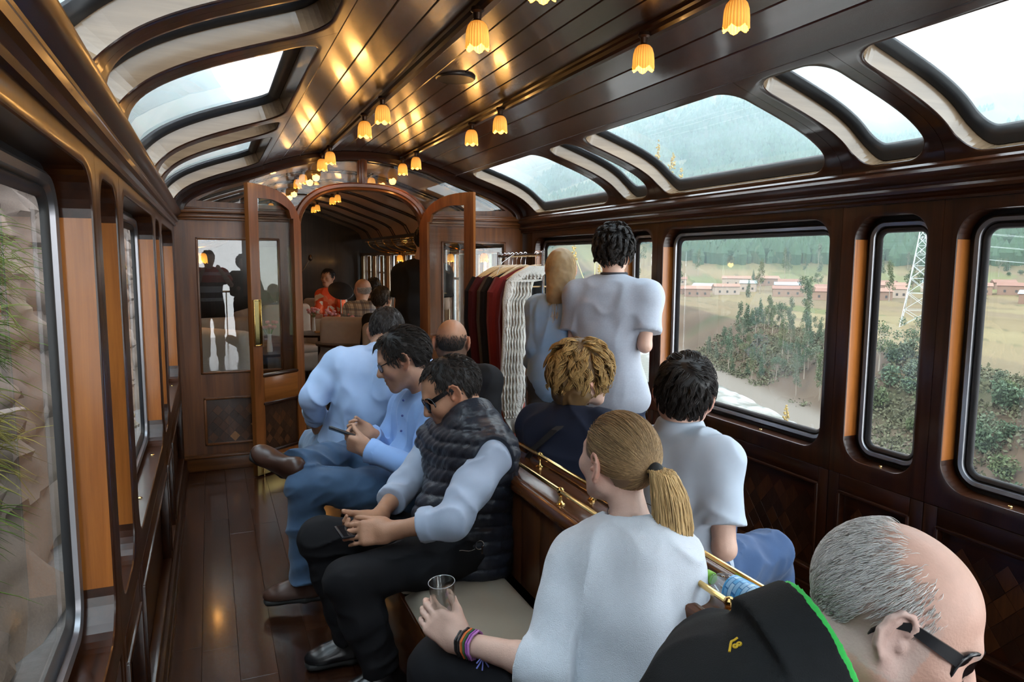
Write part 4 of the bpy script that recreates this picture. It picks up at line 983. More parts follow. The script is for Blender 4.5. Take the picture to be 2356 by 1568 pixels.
# ---------------------------------------------------------------- hair
def strands(name, paths, rad, col, mat, parent, sides=3, jitter=0.12, seed=0):
    """paths: (n, m, 3) array; tapered tubes joined in one mesh, colour varies strand by strand"""
    P = np.asarray(paths, float); n, m, _ = P.shape; rg = np.random.RandomState(seed)
    T = np.gradient(P, axis=1); T /= np.linalg.norm(T, axis=2, keepdims=True) + 1e-9
    ref = rg.normal(size=(n, 1, 3)); U = np.cross(T, ref); U /= np.linalg.norm(U, axis=2, keepdims=True) + 1e-9; Wd = np.cross(T, U)
    tt = np.linspace(0, 1, m); r = rad * np.minimum(1, 0.5 + tt * 4) * np.where(tt > 0.6, 1 - 0.85 * (tt - 0.6) / 0.4, 1.0)
    V = np.zeros((n, m, sides, 3))
    for k in range(sides):
        a = 2 * PI * k / sides; V[:, :, k] = P + (U * math.cos(a) + Wd * math.sin(a)) * r[None, :, None]
    V = V.reshape(-1, 3)
    i, j, k = np.meshgrid(np.arange(n), np.arange(m - 1), np.arange(sides), indexing='ij'); k2 = (k + 1) % sides; b = i * m * sides
    Fq = np.stack([b + j * sides + k, b + j * sides + k2, b + (j + 1) * sides + k2, b + (j + 1) * sides + k], -1).reshape(-1, 4)
    me = bpy.data.meshes.new(name); me.vertices.add(len(V)); me.vertices.foreach_set('co', V.astype(f32).ravel()); nf = len(Fq); me.loops.add(nf * 4)
    me.loops.foreach_set('vertex_index', Fq.astype(np.int32).ravel()); me.polygons.add(nf); me.polygons.foreach_set('loop_start', np.arange(nf, dtype=np.int32) * 4); me.polygons.foreach_set('loop_total', np.full(nf, 4, np.int32))
    me.polygons.foreach_set('use_smooth', np.ones(nf, bool)); me.update(calc_edges=True)
    at = me.color_attributes.new('Col', 'FLOAT_COLOR', 'POINT'); cc = np.ones((n, m, sides, 4), f32)
    c = col(rg.rand(n), P[:, 0]) if callable(col) else np.tile(A(col), (n, 1)); c = c * (1 + jitter * rg.normal(size=(n, 1))); cc[..., :3] = np.clip(c, 0, 1)[:, None, None, :]
    at.data.foreach_set('color', cc.ravel()); me.materials.append(mat)
    o = bpy.data.objects.new(name, me); C.objects.link(o)
    if parent is not None: o.parent = parent; o.matrix_parent_inverse = Matrix.Translation(-parent.location)
    return o
CR_C, CR_R = A(0, -0.012, 0.032), A(0.0755, 0.098, 0.089)
def scalp_roots(n, accept, seed=0):
    rg = np.random.RandomState(seed); out = []
    while sum(len(x) for x in out) < n:
        v = rg.normal(size=(n * 2, 3)); v /= np.linalg.norm(v, axis=1, keepdims=True); q = CR_C + v * CR_R; out.append(q[accept(q)])
    return np.concatenate(out)[:n]
def grow(roots, flow, steps, length, lift, c, M, s, drop=0.0, curl=0.0, seed=0, hug=True, lens=None, clump=0, cw=0.7, cf=9.0):
    """march strands over the skull in head space, then to world space"""
    rg = np.random.RandomState(seed); n = len(roots); p = roots.copy(); P = [p.copy()]; ph = rg.rand(n, 3) * 6.28; cid = None
    if clump:
        g = rg.choice(n, min(clump, n), replace=False); cid = g[np.argmin(((roots[:, None] - roots[g][None]) ** 2).sum(2), 1)]; ph = ph[cid] + rg.rand(n, 3) * 0.5
    st = (length if lens is None else lens[:, None]) / steps
    for i in range(steps):
        t = (i + 1) / steps; d = flow(p, t)
        if curl: d = d + curl * np.sin(ph + t * cf + p * (60 if not clump else 8))
        d /= np.linalg.norm(d, axis=1, keepdims=True) + 1e-9; p = p + d * st
        if hug:
            q = (p - CR_C) / CR_R; l = np.linalg.norm(q, axis=1, keepdims=True); tgt = 1 + (lift * math.sin(min(1, t * 1.3) * PI / 2)) / 0.085
            low = p[:, 2:3] < -0.03; q2 = np.where((l < tgt), q * tgt / l, np.where(low, q, q * (tgt + (l - tgt) * 0.4) / l)); p = CR_C + q2 * CR_R
        P.append(p.copy())
    P = np.stack(P, 1)
    if clump: w = (np.linspace(0, 1, steps + 1) ** 1.3 * cw)[None, :, None]; P = P * (1 - w) + P[cid] * w
    return A(c) + (P * s) @ M.T
def hair_cap(c, M, s, th, region, extra=(), res=0.006, noise=0.003, seed=0, fr=90):
    """solid hair mass under the strands"""
    c = A(c); o = [ell(c + M @ (CR_C * s), (CR_R + th) * s, M, 0.02)]
    o += list(extra)
    Mi = M.astype(f32); c_ = c.astype(f32)
    o.append(Op(lambda p: region(((p - c_) @ Mi) / f32(s)).astype(f32) * f32(s), 0.012, 'i'))
    if noise: o.append(folds(noise, fr, seed))
    return o
# ================================================================== PEOPLE
J = {}
J['vest'] = dict(hd=(0.862, 2.640, 1.102), nk=(0.916, 2.554, 1.008), mid=(0.906, 2.527, 0.748), pel=(0.897, 2.529, 0.530), shL=(0.915, 2.342, 0.924), shR=(0.854, 2.780, 0.874), elL=(0.730, 2.245, 0.738), wrL=(0.545, 2.385, 0.676), elR=(0.691, 2.765, 0.703), wrR=(0.537, 2.571, 0.655), hipL=(0.852, 2.425, 0.551), hipR=(0.822, 2.685, 0.502), knL=(0.401, 2.384, 0.521), knR=(0.362, 2.782, 0.527), anL=(0.513, 2.369, 0.169), anR=(0.476, 2.757, 0.099))
J['glas'] = dict(hd=(0.820, 3.247, 1.155), nk=(0.939, 3.228, 0.991), mid=(0.939, 3.236, 0.746), pel=(0.882, 3.232, 0.518), shL=(0.935, 3.042, 0.914), shR=(0.877, 3.444, 0.891), elL=(0.804, 2.908, 0.713), wrL=(0.617, 3.085, 0.784), elR=(0.759, 3.425, 0.629), wrR=(0.665, 3.270, 0.806), hipL=(0.824, 3.133, 0.545), hipR=(0.833, 3.377, 0.501), knL=(0.362, 3.248, 0.608), knR=(0.615, 3.574, 0.628), anL=(0.363, 3.280, 0.142), anR=(0.314, 3.278, 0.686))
J['back'] = dict(hd=(0.899, 3.917, 1.210), nk=(0.826, 3.812, 1.112), mid=(0.749, 3.786, 0.835), pel=(0.685, 3.843, 0.575), shL=(0.609, 3.812, 1.064), shR=(0.976, 3.593, 1.051), elL=(0.478, 3.786, 0.902), wrL=(0.504, 3.978, 0.744), elR=(1.029, 3.540, 0.803), wrR=(0.994, 3.907, 0.654), hipL=(0.587, 3.885, 0.574), hipR=(0.793, 3.795, 0.552), knL=(0.533, 4.274, 0.534), knR=(0.814, 4.271, 0.480), anL=(0.507, 4.244, 0.200), anR=(0.729, 4.269, 0.164))
J['bald'] = dict(hd=(1.253, 3.843, 1.150), nk=(1.263, 3.771, 0.997), mid=(1.264, 3.704, 0.750), pel=(1.254, 3.676, 0.485), shL=(1.140, 3.915, 0.940), shR=(1.374, 3.598, 0.968), elL=(1.106, 3.944, 0.662), wrL=(1.202, 4.003, 0.481), elR=(1.387, 3.583, 0.691), wrR=(1.403, 3.799, 0.513))
J['polo'] = dict(hd=(1.512, 2.028, 1.152), nk=(1.495, 2.022, 1.040), mid=(1.489, 1.968, 0.783), pel=(1.466, 1.915, 0.573), shL=(1.482, 2.214, 0.915), shR=(1.527, 1.848, 0.958), elL=(1.497, 2.259, 0.618), wrL=(1.702, 2.286, 0.524), elR=(1.481, 1.749, 0.709), wrR=(1.590, 2.032, 0.626), hipL=(1.472, 2.008, 0.533), hipR=(1.470, 1.827, 0.594), knL=(1.869, 2.279, 0.530), knR=(1.827, 1.924, 0.565), anL=(1.893, 2.288, 0.173), anR=(1.918, 1.964, 0.183))
J['curl'] = dict(hd=(1.430, 2.620, 1.142), nk=(1.364, 2.595, 0.989), mid=(1.319, 2.561, 0.771), pel=(1.303, 2.543, 0.565), shL=(1.280, 2.750, 0.917), shR=(1.445, 2.464, 0.937), elL=(1.242, 2.740, 0.701), wrL=(1.447, 2.873, 0.599), elR=(1.445, 2.440, 0.745), wrR=(1.395, 2.587, 0.718), hipL=(1.278, 2.615, 0.544), hipR=(1.341, 2.463, 0.569), knL=(1.735, 2.808, 0.541), knR=(1.781, 2.657, 0.520), anL=(1.791, 2.806, 0.190), anR=(1.820, 2.666, 0.200))
J['pony'] = dict(hd=(0.981, 1.587, 1.091), nk=(0.975, 1.501, 0.951), mid=(0.930, 1.422, 0.746), pel=(0.897, 1.391, 0.567), shL=(0.858, 1.560, 0.850), shR=(1.010, 1.395, 0.868), elL=(0.710, 1.456, 0.653), wrL=(0.558, 1.660, 0.642), elR=(1.028, 1.316, 0.712), wrR=(1.038, 1.527, 0.501), hipL=(0.838, 1.436, 0.543), hipR=(0.936, 1.338, 0.567), knL=(0.542, 1.739, 0.516), knR=(0.678, 1.839, 0.327), anL=(0.508, 1.717, 0.219), anR=(0.667, 1.808, 0.036))
J['tee'] = dict(hd=(2.087, 3.480, 1.727), nk=(2.062, 3.422, 1.554), mid=(1.995, 3.376, 1.242), pel=(2.015, 3.330, 0.935), shL=(1.90, 3.535, 1.465), shR=(2.155, 3.245, 1.465), elL=(1.861, 3.512, 1.198), wrL=(2.040, 3.701, 1.107), elR=(2.110, 3.180, 1.215), wrR=(2.195, 3.405, 1.25), hipL=(1.976, 3.379, 0.905), hipR=(2.062, 3.270, 0.906), knL=(1.980, 3.38, 0.49), knR=(2.08, 3.26, 0.49), anL=(1.972, 3.36, 0.09), anR=(2.08, 3.23, 0.09))
J['long'] = dict(hd=(1.917, 3.794, 1.563), nk=(1.895, 3.736, 1.392), mid=(1.861, 3.689, 1.167), pel=(1.829, 3.676, 0.953), shL=(1.805, 3.85, 1.335), shR=(1.98, 3.625, 1.345), elL=(1.755, 3.759, 1.110), wrL=(1.779, 3.90, 0.985), elR=(1.98, 3.566, 1.129), wrR=(2.05, 3.72, 1.002), hipL=(1.775, 3.74, 0.917), hipR=(1.881, 3.607, 0.926), knL=(1.79, 3.73, 0.50), knR=(1.89, 3.60, 0.50), anL=(1.78, 3.70, 0.09), anR=(1.88, 3.57, 0.09))
J['plaid'] = dict(hd=(1.558, 7.945, 1.283), nk=(1.510, 7.885, 1.133), mid=(1.491, 7.806, 0.806), pel=(1.496, 7.778, 0.520), shL=(1.430, 7.974, 1.071), shR=(1.608, 7.714, 1.084), elL=(1.376, 7.968, 0.841), elR=(1.629, 7.678, 0.859))
J['hood'] = dict(hd=(1.619, 7.266, 1.211), nk=(1.607, 7.225, 1.058), mid=(1.609, 7.164, 0.769), pel=(1.601, 7.143, 0.520), shL=(1.516, 7.348, 0.993), shR=(1.701, 7.075, 1.009), elL=(1.465, 7.341, 0.760), elR=(1.713, 7.042, 0.783))

J['mus'] = dict(hd=(1.682, 11.286, 1.335), nk=(1.674, 11.266, 1.148), mid=(1.683, 11.233, 0.814), pel=(1.672, 11.204, 0.520), shL=(1.566, 11.304, 1.081), shR=(1.832, 11.191, 1.083), elL=(1.508, 11.160, 0.843), elR=(1.844, 11.017, 0.845))
J['blk'] = dict(hd=(1.831, 6.394, 1.792), nk=(1.787, 6.388, 1.593), mid=(1.735, 6.364, 1.217), pel=(1.721, 6.327, 0.860), shL=(1.631, 6.502, 1.492), shR=(1.950, 6.247, 1.496), elL=(1.589, 6.483, 1.193), elR=(1.974, 6.201, 1.202))
for _k, _v in list(J['tee'].items()):
    if _k[:2] not in ('kn', 'an'): J['tee'][_k] = (_v[0], _v[1], _v[2] - (0.06 if _k == 'hd' else 0.04))
J['grey'] = dict(hd=(0.861, 0.670, 1.126), nk=(0.748, 0.722, 1.050), mid=(0.63, 0.755, 0.83), pel=(0.56, 0.77, 0.585), shL=(0.765, 0.875, 0.945), shR=(0.725, 0.565, 0.945), elL=(0.80, 1.02, 0.78), elR=(0.78, 0.48, 0.77), wrL=(1.0, 0.92, 0.72), wrR=(0.98, 0.55, 0.70),
                 hipL=(0.52, 0.86, 0.56), hipR=(0.52, 0.70, 0.56), knL=(0.93, 0.92, 0.56), knR=(0.93, 0.62, 0.56), anL=(0.98, 0.92, 0.12), anR=(0.98, 0.62, 0.12))
def fcone(a, b, ra, rb, k=0.015, both=False, op='u'):
    """tapered tube with a flat end at b (and at a when both)"""
    a = A(a); b = A(b); L = float(np.linalg.norm(b - a)); ax = ((b - a) / L).astype(f32); a_ = a.astype(f32)
    def f(p):
        q = p - a_; h = q @ ax; t = np.clip(h / f32(L), 0, 1); lo = h if both else np.clip(h, 0, None)
        rad = q - h[:, None] * ax; d = np.sqrt(np.einsum('ij,ij->i', rad, rad)) - (f32(ra) + f32(rb - ra) * t)
        if not both:
            e = np.minimum(h, 0); d = np.where(h < 0, np.sqrt(np.einsum('ij,ij->i', rad, rad) + e * e) - f32(ra), d)
            return np.maximum(d, h - f32(L))
        return np.maximum(d, np.maximum(h - f32(L), -h))
    r = max(ra, rb); return Op(f, k, op, np.minimum(a, b) - r, np.maximum(a, b) + r)
def lerp(a, b, t): return A(a) + (A(b) - A(a)) * t
PEOPLE = {}
def person(key, label, fwd, up=(0, 0, 1), skin=(0.55, 0.33, 0.23), b=1.0, hs=1.04, fem=False, brow=None, stubble=0.0, scalp=None, hands=None, res=0.0052, legs=True, jaw=1.0, nose=1.0, arms=1.0, group='passengers', headk=None):
    p = Bag()
    for k, v in J[key].items(): setattr(p, k, A(v))
    p.b = b; p.key = key; base = p.pel.copy(); base[2] = 0.0
    p.root = thing('person', label, 'person', tuple(base), 0, group)
    p.M = frame(fwd, up); p.s = hs; p.arms = arms
    o = head_ops(p.hd, p.M, hs, fem, jaw, nose)
    nkp = p.hd + p.M @ (A(0, -0.022, -0.055) * hs); rn = (0.047 if fem else 0.055) * b
    o.append(rc(nkp, p.nk - nrm(p.nk - p.mid) * 0.02, rn, rn * 1.15, 0.03))
    o += torso_ops(p, -0.012, 0.05)
    for s in 'LR':
        sh, el = getattr(p, 'sh' + s), getattr(p, 'el' + s, None)
        if el is None: continue
        o += limb(sh, el, 0.046 * arms, 0.036 * arms, 0.004, 0.02)
        wr = getattr(p, 'wr' + s, None)
        if wr is not None: o += limb(el, wr, 0.037 * arms, 0.0255 * arms, 0.005, 0.015)
        if hands and s in hands: o += hand_ops(wr, **hands[s])
        elif wr is not None and not hands: o.append(ell(wr, (0.03, 0.03, 0.03)))
        hp, kn = getattr(p, 'hip' + s, None), getattr(p, 'kn' + s, None)
        if legs and kn is not None: o += limb(hp, kn, 0.068 * b, 0.05 * b, 0.0, 0.03) + limb(kn, getattr(p, 'an' + s), 0.048 * b, 0.034 * b, 0.008, 0.02)
    p.body = sdf_obj('body', o, res, SKIN, p.root, color=skin_col(p.hd, p.M, hs, skin, brow, None, stubble, scalp))
    p.skin = skin; PEOPLE[key] = p; return p
def top(p, mat, sleeve='long', g=0.010, fold=0.004, ff=24, seed=0, res=0.006, hem=0.06, belly=0.0, loose=0.0, collar=None, neck=0.0, name='shirt', extra=(), cuffmat=None, rollat=0.5, slr=1.0, neckhole=0.0):
    """upper garment; sleeve: long, short, roll (fraction rollat of the forearm) or none"""
    o = torso_ops(p, g + loose, 0.05, belly); up = nrm(p.nk - p.mid); ax = nrm(p.pel - p.mid)
    side = nrm(p.shR - p.shL)
    if hem: o.append(ecap(p.pel, p.pel + ax * hem, side, 0.165 * p.b + g + loose, 0.115 * p.b + g + loose, 0.168 * p.b + g + loose, 0.118 * p.b + g + loose, 0.03))
    cuffs = []
    for s in 'LR':
        sh, el, wr = getattr(p, 'sh' + s), getattr(p, 'el' + s, None), getattr(p, 'wr' + s, None)
        if el is None: continue
        a = p.arms * slr
        if sleeve == 'short': e = lerp(sh, el, 0.72); o.append(fcone(sh, e, 0.060 * a + g, 0.056 * a + g, 0.035)); cuffs.append((lerp(sh, el, 0.66), lerp(sh, el, 0.735), 0.0575 * a + g))
        elif sleeve != 'none':
            o.append(rc(sh, lerp(sh, el, 0.5), 0.058 * a + g, 0.052 * a + g, 0.025)); o.append(rc(lerp(sh, el, 0.5), el, 0.052 * a + g, 0.045 * a + g, 0.015))
            t = 0.97 if sleeve == 'long' else rollat
            if wr is not None:
                o.append(fcone(el, lerp(el, wr, t), 0.045 * a + g, (0.045 + (0.031 - 0.045) * t) * a + g, 0.02))
                rr = (0.045 + (0.031 - 0.045) * t) * a + g + (0.003 if sleeve == 'long' else 0.008)
                cuffs.append((lerp(el, wr, t - (0.16 if sleeve == 'roll' else 0.13)), lerp(el, wr, t + 0.02), rr))
    if fold: o.append(folds(fold, ff, seed, up))
    for a, b_, r in cuffs: o.append(fcone(a, b_, r, r * 1.02, 0.004, True))
    if neckhole: o.append(rc(p.nk + up * 0.03, p.hd, neckhole, neckhole, 0.008, 's'))
    if collar:
        h, r = collar; nd = nrm(p.hd + p.M @ A(0, -0.02, -0.06) - p.nk); o.append(fcone(p.nk - nd * 0.04, p.nk + nd * h, r + 0.012, r, 0.012, True))
    o += list(extra)
    return sdf_obj(name, o, res, mat, p.root, slack=0.012 + fold)
def bottom(p, mat, g=0.012, fold=0.004, ff=28, seed=0, res=0.0065, r0=0.085, r1=0.062, r2=0.052, name='trousers', waist=0.04, extra=(), flare=1.0):
    ax = nrm(p.mid - p.pel); side = nrm(p.shR - p.shL)
    o = [ecap(p.pel - ax * 0.03, p.pel + ax * waist, side, 0.16 * p.b + g, 0.112 * p.b + g, 0.152 * p.b + g, 0.107 * p.b + g, 0.05)]
    for s in 'LR':
        hp, kn, an = (getattr(p, q + s) for q in ('hip', 'kn', 'an'))
        o += limb(hp, kn, r0 * p.b + g, r1 * p.b + g, 0.0, 0.04, 0.4); o.append(fcone(kn, lerp(kn, an, 0.45), r1 * p.b + g, (r1 + r2) / 2 * p.b + g, 0.03)); o.append(fcone(lerp(kn, an, 0.4), lerp(kn, an, 0.98), (r1 + r2) / 2 * p.b + g, r2 * flare * p.b + g, 0.03))
    if fold: o.append(folds(fold, ff, seed))
    o += list(extra); return sdf_obj(name, o, res, mat, p.root, slack=0.012 + fold)
def shoe(p, s, toe, mat, sole, up=(0, 0, 1), sz=1.0, res=0.005):
    a, b_ = shoe_ops(getattr(p, 'an' + s), toe, up, sz); sh = sdf_obj('shoe', a, res, mat, p.root); so = sdf_obj('sole', b_, res, sole, p.root)
    so.parent = sh; so.matrix_parent_inverse = Matrix.Identity(4); return sh
# flows over the skull (head space)
def flow_from(crown, fwdbias=0.0, down=0.0, side=0.0):
    cr = A(crown)
    def f(q, t):
        d = q - cr; nn = (q - CR_C) / CR_R ** 2; nn /= np.linalg.norm(nn, axis=1, keepdims=True); d = d - nn * np.sum(d * nn, 1, keepdims=True); d /= np.linalg.norm(d, axis=1, keepdims=True) + 1e-6
        return d + A(side, fwdbias, -down)
    return f
def short_region(front=0.078, temple=0.045, nape=-0.07, earz=0.022):
    """SDF-like: negative where hair grows (head space)"""
    def f(q):
        x, y, z = q.T
        tl = 0.008 + (temple - 0.008) * np.clip((z - 0.0) / 0.045, 0, 1)
        hl = np.minimum(y - tl, front - z + 0.25 * np.abs(x)); nk = nape - z
        e = np.where((np.abs(x) > 0.05) & (y > -0.04) & (y < 0.02), earz - z, -1.0)
        return np.maximum(np.maximum(hl, nk), e)
    return f
def hair(p, region, th, col, n=1400, ln=0.05, rad=0.0011, flow=None, lift=0.012, curl=0.25, steps=6, seed=0, jit=0.25, capcol=None, noise=0.003, fr=90, extra=(), capres=0.0055, drop=0, lens=None, name='hair', hug=True, clump=220, cw=0.65, cf=9.0):
    cc = A(capcol if capcol is not None else A(col if not callable(col) else (0.2, 0.15, 0.1)) * 0.6)
    cap = sdf_obj(name, hair_cap(p.hd, p.M, p.s, th, region, extra, noise=noise, seed=seed, fr=fr), capres, HAIRM, p.root, color=lambda V: np.tile(cc, (len(V), 1)))
    if n:
        rt = scalp_roots(n, lambda q: region(q) < 0.004, seed); P = grow(rt, flow or flow_from((0, -0.05, 0.12)), steps, ln, lift, p.hd, p.M, p.s, 0, curl, seed, hug, None, clump, cw, cf)
        st = strands('strands', P, rad, col, HAIRM, p.root, 3, jit, seed); st.parent = cap; st.matrix_parent_inverse = Matrix.Translation(-Vector(p.root.location)) @ Matrix.Identity(4); st.matrix_parent_inverse = Matrix.Identity(4)
    return cap
def W2(p, x, y, z): return p.hd + p.M @ (A(x, y, z) * p.s)
def glasses(p, kind='clear', drop=0.0, frame_c=(0.01, 0.01, 0.012), tilt=0.0, tube=0.0022):
    m = MB(); q = lambda x, y, z: tuple(W2(p, x, y, z + drop)); zc = 0.004; yl = 0.104
    sun = kind == 'sun'
    hw, hh = (0.034, 0.025) if sun else (0.026, 0.017)
    lens = MB()
    for s in (-1, 1):
        cx = s * 0.034; pts = []
        n = 28
        for i in range(n):
            a = 2 * PI * i / n; c_, s_ = math.cos(a), math.sin(a); x = cx + hw * math.copysign(abs(c_) ** 0.6, c_); z = zc + hh * math.copysign(abs(s_) ** 0.65, s_); y = yl - 5.0 * x * x * (1.6 if sun else 1.0)
            pts.append(q(x, y, z))
        m.tube(pts, (0.003 if sun else tube) * p.s, 6, closed=True)
        b = len(lens.V); lens.V.append(q(cx, yl + (0.004 if sun else 0.001) - 5.0 * cx * cx * (1.6 if sun else 1.0), zc)); lens.V += pts; lens.F += [(b, b + 1 + i, b + 1 + (i + 1) % n) for i in range(n)]
        xe = cx + s * hw; ye = yl - 5.0 * xe * xe * (1.6 if sun else 1.0)
        tp = [q(xe, ye, zc + 0.010), q(s * 0.078, 0.05, zc + 0.013), q(s * 0.0815, 0.0, zc + 0.016), q(s * 0.083, -0.022, zc + 0.006), q(s * 0.083, -0.034, zc - 0.016)]
        if sun:   # broad flat temple
            hh_ = (0.0085, 0.0080, 0.0060, 0.0045, 0.0040); u = p.M[:, 2] * p.s; sd_ = p.M[:, 0] * s * p.s; Vt = []
            for i, q_ in enumerate(tp):
                for du, ds in ((-1, -1), (1, -1), (1, 1), (-1, 1)): Vt.append(tuple(A(q_) + u * du * hh_[i] + sd_ * ds * 0.0022))
            Ft = [(i * 4 + k, i * 4 + (k + 1) % 4, i * 4 + 4 + (k + 1) % 4, i * 4 + 4 + k) for i in range(4) for k in range(4)] + [(0, 1, 2, 3), (19, 18, 17, 16)]; m.add(Vt, Ft)
        else: m.tube(tp, tube * p.s, 6)
    m.tube([q(-0.011, yl, zc + 0.005), q(0, yl + 0.002, zc + 0.008), q(0.011, yl, zc + 0.005)], tube * p.s, 6)
    g = m.build('glasses', pmat('spectacle_frame_%s' % kind, frame_c, 0.25), None, True, 60); g.parent = p.root; g.matrix_parent_inverse = Matrix.Translation(-Vector(p.root.location))
    l = lens.build('lens', pmat('dark_lens', (0.006, 0.006, 0.008), 0.06, coat=0.5) if sun else INGLASS, None, True, 60); l.parent = g
    return g
def attach(o, p): o.parent = p.root; o.matrix_parent_inverse = Matrix.Translation(-Vector(p.root.location)); return o
DENIM = cloth('denim_blue', (0.055, 0.105, 0.19), noise=0.35, ns=14, bump=0.25, bs=700); DENIML = cloth('denim_pale', (0.20, 0.29, 0.42), noise=0.25, ns=14); DENIMD = cloth('denim_dark', (0.02, 0.028, 0.055), noise=0.25)
BLACKT = cloth('black_trouser_cloth', (0.010, 0.010, 0.012), noise=0.15); BROWNL = pmat('brown_shoe_leather', (0.05, 0.022, 0.014), 0.35, noise=0.25, nscale=20); SOLE = pmat('black_sole', (0.008, 0.008, 0.008), 0.7); BLACKL = pmat('black_shoe_leather', (0.008, 0.008, 0.009), 0.25)
iL = A(-0.92, 0.39, 0.0); aw = A(0.39, 0.92, 0.0); upv = A(0, 0, 1)
DKH = lambda r, q: np.stack([0.014 + 0.012 * r, 0.011 + 0.010 * r, 0.010 + 0.009 * r], 1)
LAT = (0.42, 0.22, 0.135); FAIR = (0.62, 0.40, 0.31)
# ---- man in the quilted vest
p = person('vest', 'man in dark quilted vest and wraparound sunglasses looking down at a phone', iL * 0.93 - aw * 0.12 - upv * 0.52, upv + iL * 0.3, LAT, b=1.06, hs=1.13, brow=(0.02, 0.015, 0.012), stubble=0.35, nose=1.1, jaw=1.05,
           hands=dict(L=dict(d=A(-0.95, 0.28, -0.05), n=A(0.15, 0.85, -0.45), ts=-1, size=1.08, curl=(0.35, 0.45, 0.3), thumb=(0.35, 0.1, 0.1), spread=0.03), R=dict(d=A(-0.75, -0.45, -0.15), n=A(-0.2, -0.6, 0.8), ts=1, size=1.08, curl=(0.55, 0.8, 0.5), thumb=(0.5, 0.2, 0.3), spread=0.02)))
VSH = cloth('pale_blue_shirt_cloth', (0.40, 0.47, 0.60), bump=0.2, noise=0.06)
top(p, VSH, 'roll', 0.010, 0.008, 30, 3, 0.006, hem=0.0, collar=(0.052, 0.067), rollat=0.45, slr=1.12)
upt = nrm(p.nk - p.pel)
def quilt(p, lo, step=0.052, amp=0.011):
    c = p.pel.astype(f32); u = upt.astype(f32)
    def f(q):
        h = (q - c) @ u + 0.012 * np.sin(q @ A(9, 14, 3).astype(f32)); s = np.abs(np.sin(h * f32(PI / step)))
        return f32(amp) * (0.55 - np.sqrt(s)) + 0.0025 * np.sin(q @ A(80, 60, 50).astype(f32)) * np.sin(q @ A(-50, 90, 70).astype(f32))
    return disp(f)
vo = torso_ops(p, 0.030, 0.05, belly=0.035); vo.append(ecap(p.pel - upt * 0.04, p.pel + upt * 0.06, nrm(p.shR - p.shL), 0.20, 0.145, 0.195, 0.15, 0.04))
vo.append(quilt(p, 0))
for s in 'LR':
    sh, el = getattr(p, 'sh' + s), getattr(p, 'el' + s); od = nrm(sh - (p.shL + p.shR) / 2)
    vo.append(ell(sh + od * 0.075 + (el - sh) * 0.25, (0.065, 0.085, 0.13), np.stack([od, np.cross(upt, od), upt], 1), 0.012, 's'))
nd = nrm(W2(p, 0, -0.02, -0.06) - p.nk)
vo.append(fcone(p.nk - nd * 0.05, p.nk + nd * 0.03, 0.098, 0.092, 0.03, True)); vo.append(fcone(p.nk + nd * 0.005, p.nk + nd * 0.08, 0.074, 0.082, 0.008, True, 's'))
vest = sdf_obj('quilted_vest', vo, 0.0055, pmat('vest_nylon', (0.017, 0.021, 0.032), 0.40, spec=0.4, noise=0.3, nscale=8, bump=0.25, bscale=70), p.root, slack=0.02)
zip_ = MB(); fwd_t = nrm(np.cross(upt, nrm(p.shR - p.shL)))
bottom(p, BLACKT, fold=0.007, seed=5); shoe(p, 'L', A(-0.9, -0.1, 0), BLACKL, SOLE); shoe(p, 'R', A(-0.95, 0.1, 0), BLACKL, SOLE)
hair(p, short_region(0.090, 0.030, -0.062), 0.007, DKH, 3000, 0.024, 0.0010, flow_from((0.01, -0.03, 0.13), 0.1), 0.013, 0.3, 5, 1, capcol=(0.011, 0.010, 0.010))
glasses(p, 'sun', 0.002)
m = MB(); kc = lerp(p.hipL, p.knL, 0.12) + A(0.06, -0.10, 0.055)
m.tube([tuple(kc + A(0.016 * math.cos(a), -0.004, 0.016 * math.sin(a))) for a in np.linspace(0, 2 * PI, 20, endpoint=False)], 0.0016, 6, closed=True); m.box(kc + A(0.008, -0.006, -0.018), (0.006, 0.003, 0.03))
m.tube([tuple(kc + A(-0.018 - 0.012 * i, -0.004, -0.012 - 0.004 * math.sin(i))) for i in range(6)], 0.0013, 5); attach(m.build('key_ring', CHROME), p)
# ---- man with spectacles
p = person('glas', 'man in light blue shirt and jeans with crossed leg, reading a phone through spectacles', iL * 0.95 - aw * 0.10 - upv * 0.40, upv + iL * 0.25, (0.45, 0.25, 0.165), b=1.03, hs=1.13, brow=(0.02, 0.015, 0.012), stubble=0.3, nose=1.15,
           hands=dict(L=dict(d=A(-0.75, 0.45, 0.30), n=A(0.1, 0.8, 0.45), ts=-1, size=1.05, curl=(0.75, 0.85, 0.5), thumb=(0.3, 0.2, 0.5), spread=0.015), R=dict(d=A(-0.80, -0.15, 0.25), n=A(-0.1, -0.8, 0.45), ts=1, size=1.05, curl=(0.75, 0.85, 0.5), thumb=(0.3, 0.2, 0.5), spread=0.015)))
top(p, cloth('light_blue_shirt_cloth', (0.26, 0.43, 0.78), bump=0.12, noise=0.05), 'long', 0.014, 0.010, 26, 7, 0.006, hem=0.07, belly=0.03, collar=(0.05, 0.068), slr=1.08)
b_ = MB(); fw_ = nrm(np.cross(nrm(p.nk - p.pel), nrm(p.shR - p.shL)))
for t in (0.15, 0.45, 0.75): b_.ball(tuple(lerp(p.nk, p.mid, t) + fw_ * (0.128 + 0.02 * t)), (0.006, 0.006, 0.006), 8)
attach(b_.build('buttons', pmat('blue_button', (0.05, 0.08, 0.3), 0.3)), p)
bottom(p, DENIM, fold=0.008, seed=9, r0=0.088, r1=0.068, r2=0.062); shoe(p, 'L', A(-0.95, 0.25, -0.02), BROWNL, SOLE, sz=1.06); shoe(p, 'R', A(-0.75, 0.05, 0.55), BROWNL, SOLE, up=A(-0.55, -0.35, 0.7))
